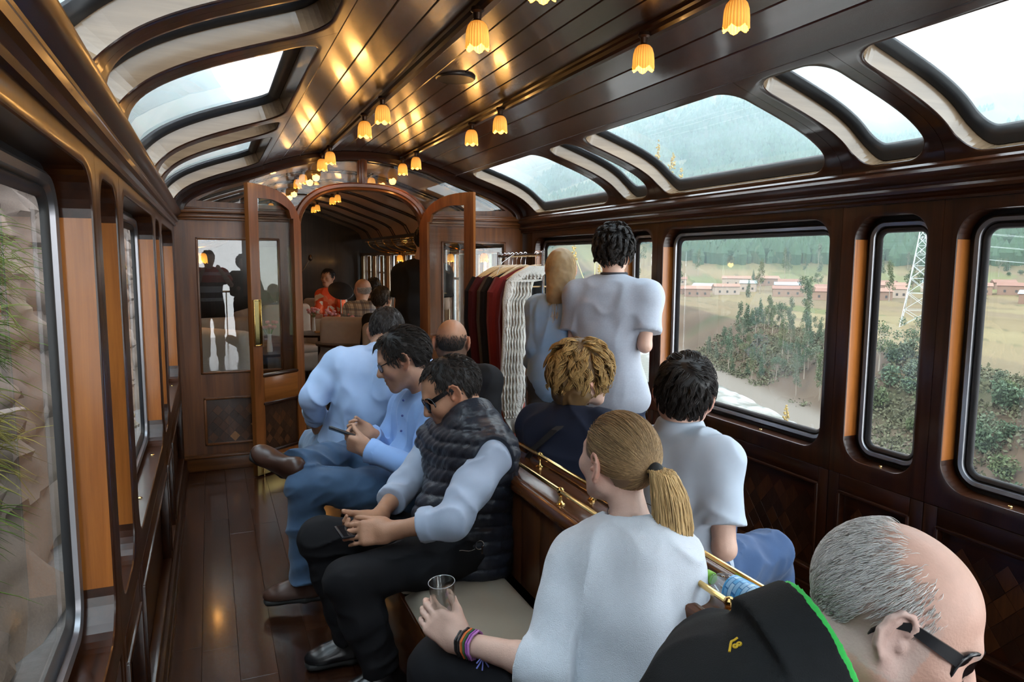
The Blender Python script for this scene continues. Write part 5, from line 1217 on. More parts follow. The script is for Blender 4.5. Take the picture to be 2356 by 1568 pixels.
hair(p, short_region(0.086, 0.045, -0.085), 0.014, DKH, 3200, 0.042, 0.0011, flow_from((0.0, 0.03, 0.14), -0.1, 0.1), 0.024, 0.35, 6, 2, capcol=(0.012, 0.011, 0.011), extra=())
glasses(p, 'clear', 0.002)
# ---- man bending forward, seen from behind
p = person('back', 'man in light blue shirt, belt and pale jeans bending forward, back to the camera', aw * 0.8 + iL * -0.1 - upv * 0.65, upv + aw * 0.5, (0.40, 0.21, 0.13), b=1.12, hs=1.13, hands=dict(L=dict(d=A(0.10, 0.3, -0.75), n=A(0.75, 0.1, 0.1), ts=1, size=1.1, curl=(0.3, 0.35, 0.2), spread=0.12)), res=0.006)
top(p, cloth('sky_blue_shirt_cloth', (0.42, 0.58, 0.86), bump=0.1, noise=0.04), 'long', 0.016, 0.010, 20, 12, 0.007, hem=0.03, belly=0.05, collar=(0.03, 0.07), slr=1.15)
bottom(p, DENIML, fold=0.007, seed=14, r0=0.10, waist=0.03); shoe(p, 'L', aw, BLACKL, SOLE); shoe(p, 'R', aw, BLACKL, SOLE)
side = nrm(p.shR - p.shL); ax = nrm(p.mid - p.pel); fwd = np.cross(ax, side)
m = MB(); ring = [tuple(p.pel + ax * 0.035 + side * math.cos(a) * 0.203 + fwd * math.sin(a) * 0.152) for a in np.linspace(0, 2 * PI, 40, endpoint=False)]
for dz in (-0.012, -0.004, 0.004, 0.012): m.tube([tuple(A(q) + ax * dz) for q in ring], 0.006, 6, closed=True)
attach(m.build('belt', pmat('brown_belt_leather', (0.035, 0.014, 0.009), 0.45)), p)
hair(p, short_region(0.08, 0.04, -0.07), 0.010, lambda r, q: np.stack([0.02 + 0.05 * r, 0.019 + 0.045 * r, 0.02 + 0.042 * r], 1), 2200, 0.03, 0.0012, flow_from((0.0, -0.07, 0.11), 0.1), 0.014, 0.3, 5, 3, capcol=(0.025, 0.022, 0.022))
# ---- bald man in black jacket
p = person('bald', 'bald man in black jacket seated behind the others, seen from behind', aw * 0.98 - upv * 0.08, upv, (0.47, 0.25, 0.155), b=1.02, hs=1.13, legs=False, res=0.006,
           scalp=lambda q: (np.clip((0.05 - q[:, 2]) / 0.06, 0, 1) * (q[:, 1] < 0.01) * np.clip((q[:, 2] + 0.085) / 0.02, 0, 1) * 0.7 * (np.abs(q[:, 0]) < 0.083), A(0.03, 0.026, 0.024)))
top(p, cloth('black_jacket_cloth', (0.014, 0.014, 0.016), noise=0.15), 'long', 0.02, 0.004, 20, 20, 0.008, hem=0.05, collar=(0.012, 0.075))
attach(MB().tube([tuple(lerp(p.nk, p.shR, t) + nrm(p.nk - p.mid) * (0.075 - 0.012 * t) - aw * (0.02 + 0.03 * t)) for t in (0.35, 0.6, 0.8, 1.0)] + [tuple(p.shR + A(0.05, -0.05, -0.05)), tuple(p.shR + A(0.055, -0.05, -0.18))], 0.0018, 5).build('piping', pmat('grey_piping', (0.25, 0.25, 0.26), 0.5)), p)
nd = nrm(W2(p, 0, -0.02, -0.06) - p.nk); sdf_obj('collar', [fcone(p.nk + nd * 0.0, p.nk + nd * 0.032, 0.073, 0.069, 0.003, True)], 0.005, cloth('blue_collar_cloth', (0.05, 0.12, 0.28)), p.root)
rgb_ = np.random.RandomState(2); breg = lambda q: (q[:, 2] < 0.05 - 0.07 * rgb_.rand(len(q))) & (q[:, 2] > -0.072) & (q[:, 1] < 0.0) & ~((np.abs(q[:, 0]) > 0.05) & (q[:, 1] > -0.042) & (q[:, 2] < 0.02))
P = grow(scalp_roots(4200, breg, 4), flow_from((0, -0.02, 0.13), 0, 0.4), 4, 0.011, 0.003, p.hd, p.M, p.s, 0, 0.2, 4); attach(strands('hair', P, 0.0007, lambda r, q: np.stack([0.025 + 0.05 * r, 0.022 + 0.045 * r, 0.02 + 0.042 * r], 1), HAIRM, None, 3, 0.2, 4), p)
# ---- man in polo shirt
p = person('polo', 'dark haired man in pale grey blue polo shirt and jeans facing the window', aw * 0.9 - iL * 0.30 - upv * 0.10, upv - iL * 0.13, FAIR, b=1.0, hs=1.11, hands=dict(R=dict(d=A(0.75, 0.2, -0.3), n=A(0, 0.3, -1), ts=-1)), res=0.0055)
top(p, cloth('pale_polo_cloth', (0.44, 0.51, 0.60), bump=0.25, bs=1400, noise=0.04), 'short', 0.012, 0.007, 24, 31, 0.006, hem=0.06, collar=(0.030, 0.074), slr=1.06, extra=(fcone(p.nk - upv * 0.012, p.nk + upv * 0.036, 0.098, 0.076, 0.004, True),))
bottom(p, cloth('denim_mid', (0.035, 0.075, 0.17), noise=0.3, ns=14, bump=0.25, bs=700), fold=0.008, seed=33, r0=0.088, r1=0.07, r2=0.06); shoe(p, 'L', aw, BROWNL, SOLE); shoe(p, 'R', aw, BROWNL, SOLE)
hair(p, short_region(0.08, 0.04, -0.105, 0.036), 0.013, DKH, 3400, 0.05, 0.0011, flow_from((0.018, -0.075, 0.095), 0.0, 0.1, 0.1), 0.026, 0.45, 7, 5, capcol=(0.012, 0.011, 0.011), noise=0.004, fr=60, clump=160, cw=0.75)
# ---- woman with short curly blond hair
p = person('curl', 'woman with short wavy blond hair and spectacles in navy top, seated facing the window', aw * 0.45 - iL * 0.9 - upv * 0.05, upv, FAIR, b=0.98, hs=1.10, fem=True, hands=dict(R=dict(d=A(0.7, 0.5, -0.1), n=A(0, 0, -1), ts=-1)), res=0.006)
NAVY = cloth('navy_knit', (0.010, 0.015, 0.034), noise=0.12)
top(p, NAVY, 'short', 0.018, 0.006, 22, 41, 0.007, hem=0.06, neckhole=0.0); bottom(p, DENIMD, seed=42)
side = nrm(p.shR - p.shL); up_ = nrm(p.nk - p.mid); bk = -np.cross(up_, side)
m = MB()
for dz in (-0.012, -0.006, 0, 0.006, 0.012):
    m.tube([tuple(p.shR * 0.55 + p.nk * 0.45 + up_ * 0.062 + side * dz), tuple(lerp(p.nk, p.mid, 0.35) + bk * 0.134 + side * (0.02 + dz)), tuple(lerp(p.nk, p.mid, 0.75) + bk * 0.142 - side * (0.07 - dz)), tuple(lerp(p.mid, p.pel, 0.2) + bk * 0.11 - side * (0.15 - dz))], 0.0042, 5)
attach(m.build('bag_strap', pmat('black_strap', (0.008, 0.008, 0.010), 0.6)), p)
BLH = lambda r, q: np.stack([0.25 + 0.34 * r, 0.155 + 0.22 * r, 0.055 + 0.085 * r], 1)
cu = lambda q: np.maximum(np.maximum(q[:, 1] - 0.066 + 0.3 * np.clip(0.05 - q[:, 2], 0, 1) , -0.128 - q[:, 2]), -1.0)
hair(p, cu, 0.018, BLH, 5200, 0.095, 0.0013, flow_from((0.0, -0.02, 0.13), 0.0, 0.3), 0.042, 0.9, 10, 6, capcol=(0.13, 0.075, 0.03), noise=0.006, fr=60, clump=170, cw=0.82, cf=12, extra=(ell(W2(p, 0, -0.045, -0.055), A(0.084, 0.07, 0.085) * p.s, p.M, 0.03),))
glasses(p, 'clear', 0.0, tube=0.0016); attach(MB().ball(tuple(W2(p, -0.083, -0.006, -0.042)), 0.004, 8).build('earring', CHROME), p)
# ---- woman with a ponytail
p = person('pony', 'woman with blond ponytail in white sweater holding a glass, back to the camera', iL * 0.52 + aw * 0.86 + upv * 0.05, upv, (0.66, 0.43, 0.34), b=0.97, hs=1.06, fem=True, brow=(0.2, 0.13, 0.07), arms=0.95,
           hands=dict(L=dict(d=A(-0.66, 0.30, 0.62), n=A(0.25, 0.92, -0.15), ts=-1, size=1.0, curl=(0.75, 0.75, 0.45), thumb=(0.62, 0.25, 0.75), spread=0.02)), res=0.0047)
top(p, cloth('white_knit', (0.62, 0.66, 0.72), bump=0.3, bs=420, noise=0.05, ns=60), 'roll', 0.016, 0.009, 19, 51, 0.0055, hem=0.09, rollat=0.18, slr=1.22, neckhole=0.07, name='sweater')
bottom(p, cloth('black_skirt_cloth', (0.008, 0.008, 0.010)), fold=0.003, seed=52, r0=0.10, r1=0.085, r2=0.07)
tie = A(0.0, -0.118, 0.012)
def ponyflow(q, t):
    d = tie - q; l = np.linalg.norm(d, axis=1, keepdims=True); return d / (l + 1e-6)
PH = lambda r, q: np.stack([0.17 + 0.24 * r, 0.105 + 0.165 * r, 0.05 + 0.085 * r], 1)
preg = lambda q: np.maximum(np.maximum(q[:, 1] - 0.072 + 0.75 * np.clip(0.06 - q[:, 2], 0, 0.08), -0.062 - q[:, 2]), np.where((np.abs(q[:, 0]) > 0.045) & (q[:, 1] > -0.045) , 0.008 - q[:, 2], -1.0))
cap = sdf_obj('hair', hair_cap(p.hd, p.M, p.s, 0.008, preg, (), noise=0.0012, seed=7, fr=120), 0.005, HAIRM, p.root, color=lambda V: np.tile(A(0.16, 0.10, 0.055), (len(V), 1)))
rt = scalp_roots(3200, lambda q: preg(q) < 0.004, 71); dist = np.linalg.norm(rt - tie, axis=1)
P = grow(rt, ponyflow, 9, 0.1, 0.011, p.hd, p.M, p.s, 0, 0.05, 7, True, lens=dist * 1.12)
st = strands('strands', P, 0.0012, PH, HAIRM, None, 3, 0.18, 7); st.parent = cap; 
rg = np.random.RandomState(5); n = 1300; t0 = W2(p, *tie); pts = []
dn = [t0, t0 + A(0.012, -0.030, 0.010), t0 + A(0.022, -0.048, -0.045), t0 + A(0.030, -0.056, -0.12), t0 + A(0.034, -0.060, -0.19), t0 + A(0.036, -0.066, -0.235)]
wd = [0.015, 0.030, 0.044, 0.049, 0.044, 0.028]
ang = rg.rand(n) * 6.28; rr = np.sqrt(rg.rand(n)); L_ = 0.78 + 0.22 * rg.rand(n); P = np.zeros((n, 12, 3))
for j in range(12):
    u = j / 11 * L_ * 5; i0 = np.clip(u.astype(int), 0, 4); fr_ = (u - i0)[:, None]; D = np.array(dn); Wd_ = np.array(wd)
    ce = D[i0] * (1 - fr_) + D[i0 + 1] * fr_; w = Wd_[i0] * (1 - fr_[:, 0]) + Wd_[i0 + 1] * fr_[:, 0]
    P[:, j] = ce + (np.cos(ang) * rr * w)[:, None] * _r + (np.sin(ang) * rr * w * 0.8)[:, None] * A(aw) + rg.normal(size=(n, 3)) * 0.0012
PT = lambda r, q: np.stack([0.36 + 0.40 * r, 0.235 + 0.28 * r, 0.095 + 0.15 * r], 1)
tail = strands('ponytail', P, 0.0017, PT, HAIRM, None, 4, 0.15, 8); tail.parent = cap
sdf_obj('hair_tie', [ell(t0 + A(0.006, -0.008, 0.003), (0.022, 0.022, 0.022), None, 0.01)], 0.004, pmat('black_elastic', (0.006, 0.006, 0.007), 0.7), p.root)
# bracelets on her left wrist
wr = p.wrL; ad_ = nrm(p.wrL - p.elL); u1 = nrm(np.cross(ad_, A(0, 0, 1))); u2 = np.cross(ad_, u1)
def band(off, rad, th, mat, name, wob=0.0, n=36, tw=0):
    q = [tuple(wr - ad_ * (off + wob * math.sin(3 * a)) + (u1 * math.cos(a) + u2 * math.sin(a)) * (rad + (0.0012 * math.sin(tw * a) if tw else 0))) for a in np.linspace(0, 2 * PI, n, endpoint=False)]
    o = MB().tube(q, th, 6, closed=True).build(name, mat); return attach(o, p)
for off, mat, th in ((0.012, pmat('black_leather_band', (0.012, 0.01, 0.01), 0.5), 0.0035), (0.020, pmat('black_leather_band', (0, 0, 0)), 0.0035), (0.030, pmat('orange_braid', (0.72, 0.16, 0.03), 0.8), 0.0032), (0.037, pmat('green_braid', (0.04, 0.12, 0.05), 0.8), 0.003), (0.045, pmat('purple_braid', (0.36, 0.10, 0.42), 0.8), 0.003), (0.052, pmat('lilac_braid', (0.55, 0.22, 0.58), 0.8), 0.003)): band(off, 0.0345, th, mat, 'bracelet', 0.002, tw=9)
kn = wr - ad_ * 0.05 + A(0.008, -0.034, -0.016); m = MB()
for i in range(7): a = i * 0.9; m.tube([tuple(kn), tuple(kn + A(0.012 * math.cos(a), -0.006, -0.006 + 0.012 * math.sin(a))), tuple(kn + A(0.022 * math.cos(a), -0.008, -0.014 + 0.016 * math.sin(a)))], 0.002, 5)
attach(m.build('bracelet_knot', pmat('blue_thread', (0.20, 0.22, 0.62), 0.8)), p)
attach(MB().tube([tuple(p.nk + (A(_r) * math.cos(a) * 0.066 + A(aw) * math.sin(a) * 0.066) + A(0, 0, 0.028 + 0.012 * math.sin(a))) for a in np.linspace(0, 2 * PI, 40, endpoint=False)], 0.0012, 5, closed=True).build('necklace', pmat('dark_cord', (0.04, 0.03, 0.03), 0.5)), p)
# ---- grey haired man in front
fg = A(0.70, -0.70, -0.52)
p = person('grey', 'balding grey haired man in black jacket and dark sunglasses, bowed in the near corner', fg, A(0.45, -0.30, 0.85), (0.66, 0.40, 0.31), b=1.08, hs=1.06, legs=True, brow=(0.3, 0.28, 0.26), jaw=1.12, nose=1.15, res=0.0045,
           scalp=lambda q: (np.clip((0.058 - q[:, 2] - 0.5 * q[:, 1]) / 0.03, 0, 1) * (q[:, 1] < 0.035) * (q[:, 2] > -0.05) * 0.55, A(0.55, 0.48, 0.44)))
nd = nrm(W2(p, 0, -0.02, -0.06) - p.nk)
BJ = cloth('black_fleece', (0.010, 0.011, 0.012), noise=0.15, bump=0.2, bs=500)
cb = p.nk + A(-0.016, 0.012, -0.004)
top(p, BJ, 'long', 0.022, 0.006, 16, 61, 0.0055, hem=0.08, slr=1.15, name='jacket', extra=(fcone(cb - nd * 0.022, cb + nd * 0.056, 0.107, 0.105, 0.012, True), fcone(cb + nd * 0.0, cb + nd * 0.10, 0.090, 0.100, 0.006, True, 's')))
from mathutils.bvhtree import BVHTree
_jk = [o_ for o_ in p.root.children if o_.name.startswith('jacket')][0].data; _bv = BVHTree.FromPolygons([v.co[:] for v in _jk.vertices], [q_.vertices[:] for q_ in _jk.polygons])
_hit, _nn, _i, _d = _bv.ray_cast(Vector((0.33, 0.42, 1.32)), (Vector((0.632, 0.722, 1.105)) - Vector((0.33, 0.42, 1.32))).normalized())
_u = (Vector((0.9, -0.4, 0)) - _nn * Vector((0.9, -0.4, 0)).dot(_nn)).normalized(); _v = _nn.cross(_u); _v = _v if _v.z > 0 else -_v
def _st(x_, y_):   # stitch point on the jacket surface
    q_ = _hit + (_u * x_ + _v * y_) * 0.00062; c_, n_, _, _ = _bv.find_nearest(q_); return tuple(c_ + n_ * 0.0008)
mk_ = MB(); mk_.tube([_st(-16, -17), _st(-12, -8), _st(-8, 2), _st(-3, 12)], 0.0019, 6); mk_.tube([_st(-3, 12), _st(4, 13), _st(13, 18)], 0.0017, 6)
for cx_, cy_, rr_ in ((1, -5, 4.5), (11, -2, 4.5)): mk_.tube([_st(cx_ + rr_ * math.cos(a), cy_ + rr_ * math.sin(a)) for a in np.linspace(0, 2 * PI, 12, endpoint=False)], 0.0016, 6, closed=True)
attach(mk_.build('embroidered_mark', pmat('yellow_thread', (0.62, 0.40, 0.02), 0.8)), p)
sdf_obj('green_lining', [fcone(cb + nd * 0.002, cb + nd * 0.064, 0.094, 0.1005, 0.003, True), fcone(cb - nd * 0.0, cb + nd * 0.09, 0.084, 0.092, 0.003, True, 's')], 0.004, cloth('bright_green_cloth', (0.05, 0.55, 0.10)), p.root)
bottom(p, DENIMD, seed=62); shoe(p, 'L', A(1, 0, 0), BLACKL, SOLE); shoe(p, 'R', A(1, 0, 0), BLACKL, SOLE)
greg = lambda q: np.maximum(np.maximum(q[:, 2] + 0.55 * q[:, 1] - 0.072, -0.055 - q[:, 2]), np.maximum(q[:, 1] - 0.045, np.where((np.abs(q[:, 0]) > 0.05) & (q[:, 1] > -0.048), 0.020 - q[:, 2] + 0.0, -1.0)))
GRH = lambda r, q: np.stack([0.60 + 0.35 * r, 0.57 + 0.35 * r, 0.54 + 0.35 * r], 1)
rgg = np.random.RandomState(6); rt = scalp_roots(7500, lambda q: (greg(q) < 0.018) & (rgg.rand(len(q)) > np.clip((greg(q) + 0.028) / 0.046, 0, 1) ** 0.8), 81); P = grow(rt, flow_from((0, 0.02, 0.14), -0.25, 0.35), 5, 0.020, 0.006, p.hd, p.M, p.s, 0, 0.35, 9)
attach(strands('hair', P, 0.0005, GRH, HAIRM, None, 3, 0.1, 9), p)
glasses(p, 'sun', 0.002, (0.012, 0.013, 0.015))
# ---- standing man in grey T-shirt
p = person('tee', 'dark haired man in grey T-shirt and jeans standing at the window, back to the camera', aw * 0.95 - iL * 0.25 - upv * 0.22, upv, FAIR, b=1.04, hs=1.06, hands=dict(L=dict(d=A(0.8, 0.5, -0.1), n=A(0, 0, -1), ts=1), R=dict(d=A(0.6, 0.7, 0.1), n=A(0, 0, -1), ts=-1)), res=0.0065)
top(p, cloth('heather_grey_jersey', (0.34, 0.37, 0.43), bump=0.15, noise=0.12, ns=120), 'short', 0.02, 0.0065, 16, 91, 0.0075, hem=0.02, collar=(0.006, 0.075), slr=1.12)
bottom(p, DENIMD, seed=92, fold=0.006); shoe(p, 'L', aw, BLACKL, SOLE, res=0.008); shoe(p, 'R', aw, BLACKL, SOLE, res=0.008)
hair(p, short_region(0.07, 0.05, -0.098, 0.0), 0.020, DKH, 3600, 0.08, 0.0014, flow_from((0.0, -0.03, 0.13), 0.0, 0.15), 0.046, 1.0, 10, 11, capcol=(0.012, 0.011, 0.011), noise=0.008, fr=75, clump=130, cw=0.85, cf=13)
nd = nrm(W2(p, 0, -0.02, -0.06) - p.nk); attach(MB().tube([tuple(p.nk + nd * 0.035 + A(_r) * math.cos(a) * 0.066 + aw * math.sin(a) * 0.066) for a in np.linspace(0, 2 * PI, 28, endpoint=False)], 0.012, 8, closed=True).build('camera_strap', pmat('dark_strap', (0.02, 0.022, 0.03), 0.7)), p)
# ---- woman with long straight hair
p = person('long', 'woman with long straight blond hair in pale blue shirt standing by the clothes rack', aw * 0.98 - iL * 0.08, upv, FAIR, b=0.90, hs=1.0, fem=True, arms=0.9, hands=dict(L=dict(d=A(0.1, 0.4, -0.8), n=A(0.5, 0.2, 0.0), ts=1)), res=0.0065)
top(p, cloth('chambray_blue', (0.26, 0.40, 0.60), bump=0.15, noise=0.08), 'roll', 0.018, 0.009, 20, 95, 0.0075, hem=0.03, collar=(0.03, 0.066), rollat=0.85, slr=1.1)
bottom(p, cloth('charcoal_trouser', (0.06, 0.06, 0.065), noise=0.15), seed=96, fold=0.005); shoe(p, 'L', aw, BLACKL, SOLE, res=0.008); shoe(p, 'R', aw, BLACKL, SOLE, res=0.008)
LH = lambda r, q: np.stack([0.34 + 0.30 * r, 0.24 + 0.22 * r, 0.12 + 0.12 * r], 1)
lreg = lambda q: np.maximum(np.maximum(q[:, 1] - 0.06 + 0.3 * np.clip(0.05 - q[:, 2], 0, 1), -0.07 - q[:, 2]), -1.0)
cap = sdf_obj('hair', hair_cap(p.hd, p.M, p.s, 0.012, lreg, (rc(W2(p, 0, -0.05, -0.02), W2(p, 0, -0.115, -0.15), 0.084, 0.080, 0.03), rc(W2(p, 0, -0.115, -0.15), W2(p, -0.01, -0.170, -0.27), 0.080, 0.060, 0.03)), noise=0.002, seed=1, fr=100)[:2] + [folds(0.003, 90, 3)], 0.007, HAIRM, p.root, color=lambda V: np.tile(A(0.30, 0.20, 0.10), (len(V), 1)))
rt = scalp_roots(2200, lambda q: lreg(q) < 0.004, 3)
def lflow(q, t):
    d = np.zeros_like(q); nn = (q - CR_C) / CR_R ** 2; nn /= np.linalg.norm(nn, axis=1, keepdims=True); d[:, 2] = -1; d[:, 0] += np.sign(q[:, 0]) * 0.2 * (q[:, 2] > 0.06); d = d - nn * np.sum(d * nn, 1, keepdims=True) * (q[:, 2:3] > -0.02); return d + A(0, -0.5, 0) * ((q[:, 2:3] < -0.03) & (q[:, 1:2] > -0.20)) * np.where(q[:, 1:2] < 0.02, 1.0, 0.6)
P = grow(rt, lflow, 16, 0.42, 0.026, p.hd, p.M, p.s, 0, 0.06, 3, True, lens=0.36 + 0.16 * np.random.RandomState(1).rand(2200), clump=0); st = strands('strands', P, 0.0022, LH, HAIRM, None, 3, 0.28, 3); st.parent = cap
# ---- people in the far car
def far_person(key, label, fwd, mat, hairf, b=1.0, skin=LAT, sleeve='long', legs=False, hs=1.05, res=0.010, fold=0.008):
    q = person(key, label, fwd, upv, skin, b=b, hs=hs, legs=legs, res=res, hands={}, group='people in the far car'); top(q, mat, sleeve, 0.02, fold, 20, 3, 0.011, hem=0.05); hairf(q); return q
def plaidmat():
    m, nt, b = newmat('plaid_cotton'); N = nt.nodes; L = nt.links; tc = N.new('ShaderNodeTexCoord'); sx = N.new('ShaderNodeSeparateXYZ'); L.new(tc.outputs['Object'], sx.inputs[0])
    def band(sock, fr, th):
        a = N.new('ShaderNodeMath'); a.operation = 'MULTIPLY'; a.inputs[1].default_value = fr; L.new(sock, a.inputs[0]); f = N.new('ShaderNodeMath'); f.operation = 'FRACT'; L.new(a.outputs[0], f.inputs[0]); g = N.new('ShaderNodeMath'); g.operation = 'LESS_THAN'; g.inputs[1].default_value = th; L.new(f.outputs[0], g.inputs[0]); return g.outputs[0]
    col = None; prev = (0.62, 0.62, 0.60, 1)
    for sock, fr, th, c in ((sx.outputs['Z'], 14, 0.35, (0.16, 0.19, 0.26)), (sx.outputs['X'], 14, 0.35, (0.14, 0.16, 0.22)), (sx.outputs['Z'], 28, 0.12, (0.30, 0.18, 0.10)), (sx.outputs['X'], 28, 0.12, (0.05, 0.06, 0.10))):
        mx = N.new('ShaderNodeMix'); mx.data_type = 'RGBA'; mu = N.new('ShaderNodeMath'); mu.operation = 'MULTIPLY'; mu.inputs[1].default_value = 0.65; L.new(band(sock, fr, th), mu.inputs[0]); L.new(mu.outputs[0], mx.inputs[0])
        if col is None: mx.inputs[6].default_value = prev
        else: L.new(col, mx.inputs[6])
        mx.inputs[7].default_value = (*c, 1); col = mx.outputs[2]
    L.new(col, b.inputs['Base Color']); b.inputs['Roughness'].default_value = 0.9; return m
fringe = lambda th, col, nape=-0.08, top_=0.05: (lambda q: hair(q, lambda v: np.maximum(np.maximum(v[:, 2] - top_, nape - v[:, 2]), v[:, 1] - 0.02), th, col, 700, 0.018, 0.0016, flow_from((0, 0, 0.13), 0, 0.4), 0.006, 0.3, 4, 3, capcol=A(col) * 0.8, noise=0, capres=0.009))
full = lambda th, col, nape=-0.09: (lambda q: hair(q, short_region(0.075, 0.04, nape, 0.0), th, col, 700, 0.04, 0.002, flow_from((0, -0.03, 0.13), 0, 0.2), th + 0.008, 0.3, 5, 3, capcol=A(col) * 0.7, noise=0.003, capres=0.009))
far_person('plaid', 'balding man in plaid shirt seated in the far car', aw * 0.6 + iL * 0.5, plaidmat(), fringe(0.004, (0.45, 0.42, 0.40), top_=0.035), skin=(0.55, 0.33, 0.24))
far_person('hood', 'person with short dark hair and black hooded top seated in the far car', aw * 0.9 - iL * 0.3, cloth('black_hoodie', (0.010, 0.011, 0.014)), full(0.014, (0.05, 0.035, 0.025)), b=0.9)
far_person('blk', 'man in black T-shirt standing just beyond the right-hand door', aw, cloth('black_tee', (0.008, 0.008, 0.009)), full(0.012, (0.02, 0.015, 0.012)), b=1.12, sleeve='short', skin=FAIR)
q = PEOPLE['blk']; q.hipL, q.hipR = q.pel + A(-0.09, 0.05, -0.03), q.pel + A(0.09, -0.05, -0.03); q.knL, q.knR = q.hipL * A(1, 1, 0) + A(0, 0, 0.48), q.hipR * A(1, 1, 0) + A(0, 0, 0.48); q.anL, q.anR = q.hipL * A(1, 1, 0) + A(0, 0, 0.09), q.hipR * A(1, 1, 0) + A(0, 0, 0.09)
bottom(q, BLACKT, res=0.012); shoe(q, 'L', aw, BLACKL, SOLE, res=0.012); shoe(q, 'R', aw, BLACKL, SOLE, res=0.012)
def poncho():
    m, nt, b = newmat('red_woven_poncho'); N = nt.nodes; L = nt.links; tc = N.new('ShaderNodeTexCoord'); vo = N.new('ShaderNodeTexVoronoi'); vo.inputs['Scale'].default_value = 14; L.new(tc.outputs['Object'], vo.inputs['Vector']); cr = N.new('ShaderNodeValToRGB'); cr.color_ramp.interpolation = 'CONSTANT'; e = cr.color_ramp.elements; e[0].color = (0.85, 0.10, 0.03, 1); e[1].position = 0.55; e[1].color = (0.9, 0.22, 0.10, 1); k = e.new(0.82); k.color = (0.9, 0.75, 0.65, 1); sp = N.new('ShaderNodeSeparateColor'); L.new(vo.outputs['Color'], sp.inputs[0]); L.new(sp.outputs[0], cr.inputs[0]); L.new(cr.outputs[0], b.inputs['Base Color']); b.inputs['Roughness'].default_value = 0.9; return m
far_person('mus', 'dark haired musician in red patterned poncho behind the drums of the far car', -aw * 0.9 + iL * 0.3, poncho(), full(0.012, (0.015, 0.012, 0.012)), hs=1.1)
J['dk'] = {k: tuple(A(v) + A(0.28, 0.75, -0.02)) for k, v in J['plaid'].items()}
far_person('dk', 'dark haired person mostly hidden behind the man in plaid', aw, cloth('dark_brown_top', (0.03, 0.02, 0.015)), full(0.016, (0.02, 0.015, 0.012)))

# ---- the two people standing behind the camera, mirrored in the partition panes
J['ph'] = dict(hd=(-0.01, -0.20, 1.615), nk=(0.0, -0.25, 1.45), mid=(0.0, -0.27, 1.18), pel=(0.0, -0.26, 0.93), shL=(-0.17, -0.24, 1.40), shR=(0.18, -0.26, 1.40), elL=(-0.19, -0.16, 1.22), elR=(0.30, -0.18, 1.22), wrL=(-0.09, -0.07, 1.46), wrR=(0.12, -0.08, 1.50), hipL=(-0.10, -0.26, 0.9), hipR=(0.10, -0.26, 0.9), knL=(-0.10, -0.25, 0.49), knR=(0.11, -0.25, 0.49), anL=(-0.1, -0.28, 0.09), anR=(0.12, -0.28, 0.09))
q = person('ph', 'photographer in red, white and grey striped shirt, mirrored in the left side pane', (0.3, 1, -0.05), upv, FAIR, hands={}, res=0.012, group='people mirrored in the glass')
def stripemat():
    mm, nt, b = newmat('striped_jersey'); N = nt.nodes; L = nt.links; tc = N.new('ShaderNodeTexCoord'); sx = N.new('ShaderNodeSeparateXYZ'); L.new(tc.outputs['Object'], sx.inputs[0]); mr = N.new('ShaderNodeMapRange'); mr.inputs['From Min'].default_value = 0.9; mr.inputs['From Max'].default_value = 1.5; L.new(sx.outputs['Z'], mr.inputs[0]); cr = N.new('ShaderNodeValToRGB'); cr.color_ramp.interpolation = 'CONSTANT'; e = cr.color_ramp.elements; e[0].color = (0.02, 0.025, 0.04, 1); e[1].position = 0.12; e[1].color = (0.6, 0.6, 0.62, 1)
    for pos, c in ((0.2, (0.02, 0.025, 0.04)), (0.34, (0.55, 0.56, 0.6)), (0.5, (0.05, 0.05, 0.06)), (0.6, (0.6, 0.06, 0.05)), (0.78, (0.65, 0.35, 0.4)), (0.86, (0.6, 0.06, 0.05))): k = e.new(pos); k.color = (*c, 1)
    L.new(mr.outputs[0], cr.inputs[0]); L.new(cr.outputs[0], b.inputs['Base Color']); b.inputs['Roughness'].default_value = 0.9; return mm
top(q, stripemat(), 'short', 0.02, 0.006, 20, 5, 0.012, hem=0.05); bottom(q, BLACKT, res=0.012); shoe(q, 'L', A(0, 1, 0), BLACKL, SOLE, res=0.012); shoe(q, 'R', A(0, 1, 0), BLACKL, SOLE, res=0.012); full(0.012, (0.03, 0.02, 0.015))(q)
J['wb'] = {k: tuple(A(v) * A(0.92, 0.9, 0.96) + A(0.52, -0.55, 0.0)) for k, v in J['ph'].items()}; J['wb'].update(wrL=(0.42, -0.55, 1.15), wrR=(0.66, -0.55, 1.12), elL=(0.36, -0.72, 1.08), elR=(0.76, -0.74, 1.08), anL=(0.43, -0.80, 0.09), anR=(0.63, -0.80, 0.09))
q = person('wb', 'woman with dark gathered hair in black top, mirrored beside the photographer', (0.3, 1, -0.1), upv, LAT, fem=True, hands={}, res=0.012, group='people mirrored in the glass', b=0.92)
top(q, cloth('black_tee', (0, 0, 0)), 'long', 0.02, 0.006, 20, 5, 0.012, hem=0.05); bottom(q, DENIM, res=0.012); shoe(q, 'L', A(0, 1, 0), BLACKL, SOLE, res=0.012); shoe(q, 'R', A(0, 1, 0), BLACKL, SOLE, res=0.012); full(0.03, (0.02, 0.014, 0.012), -0.12)(q)
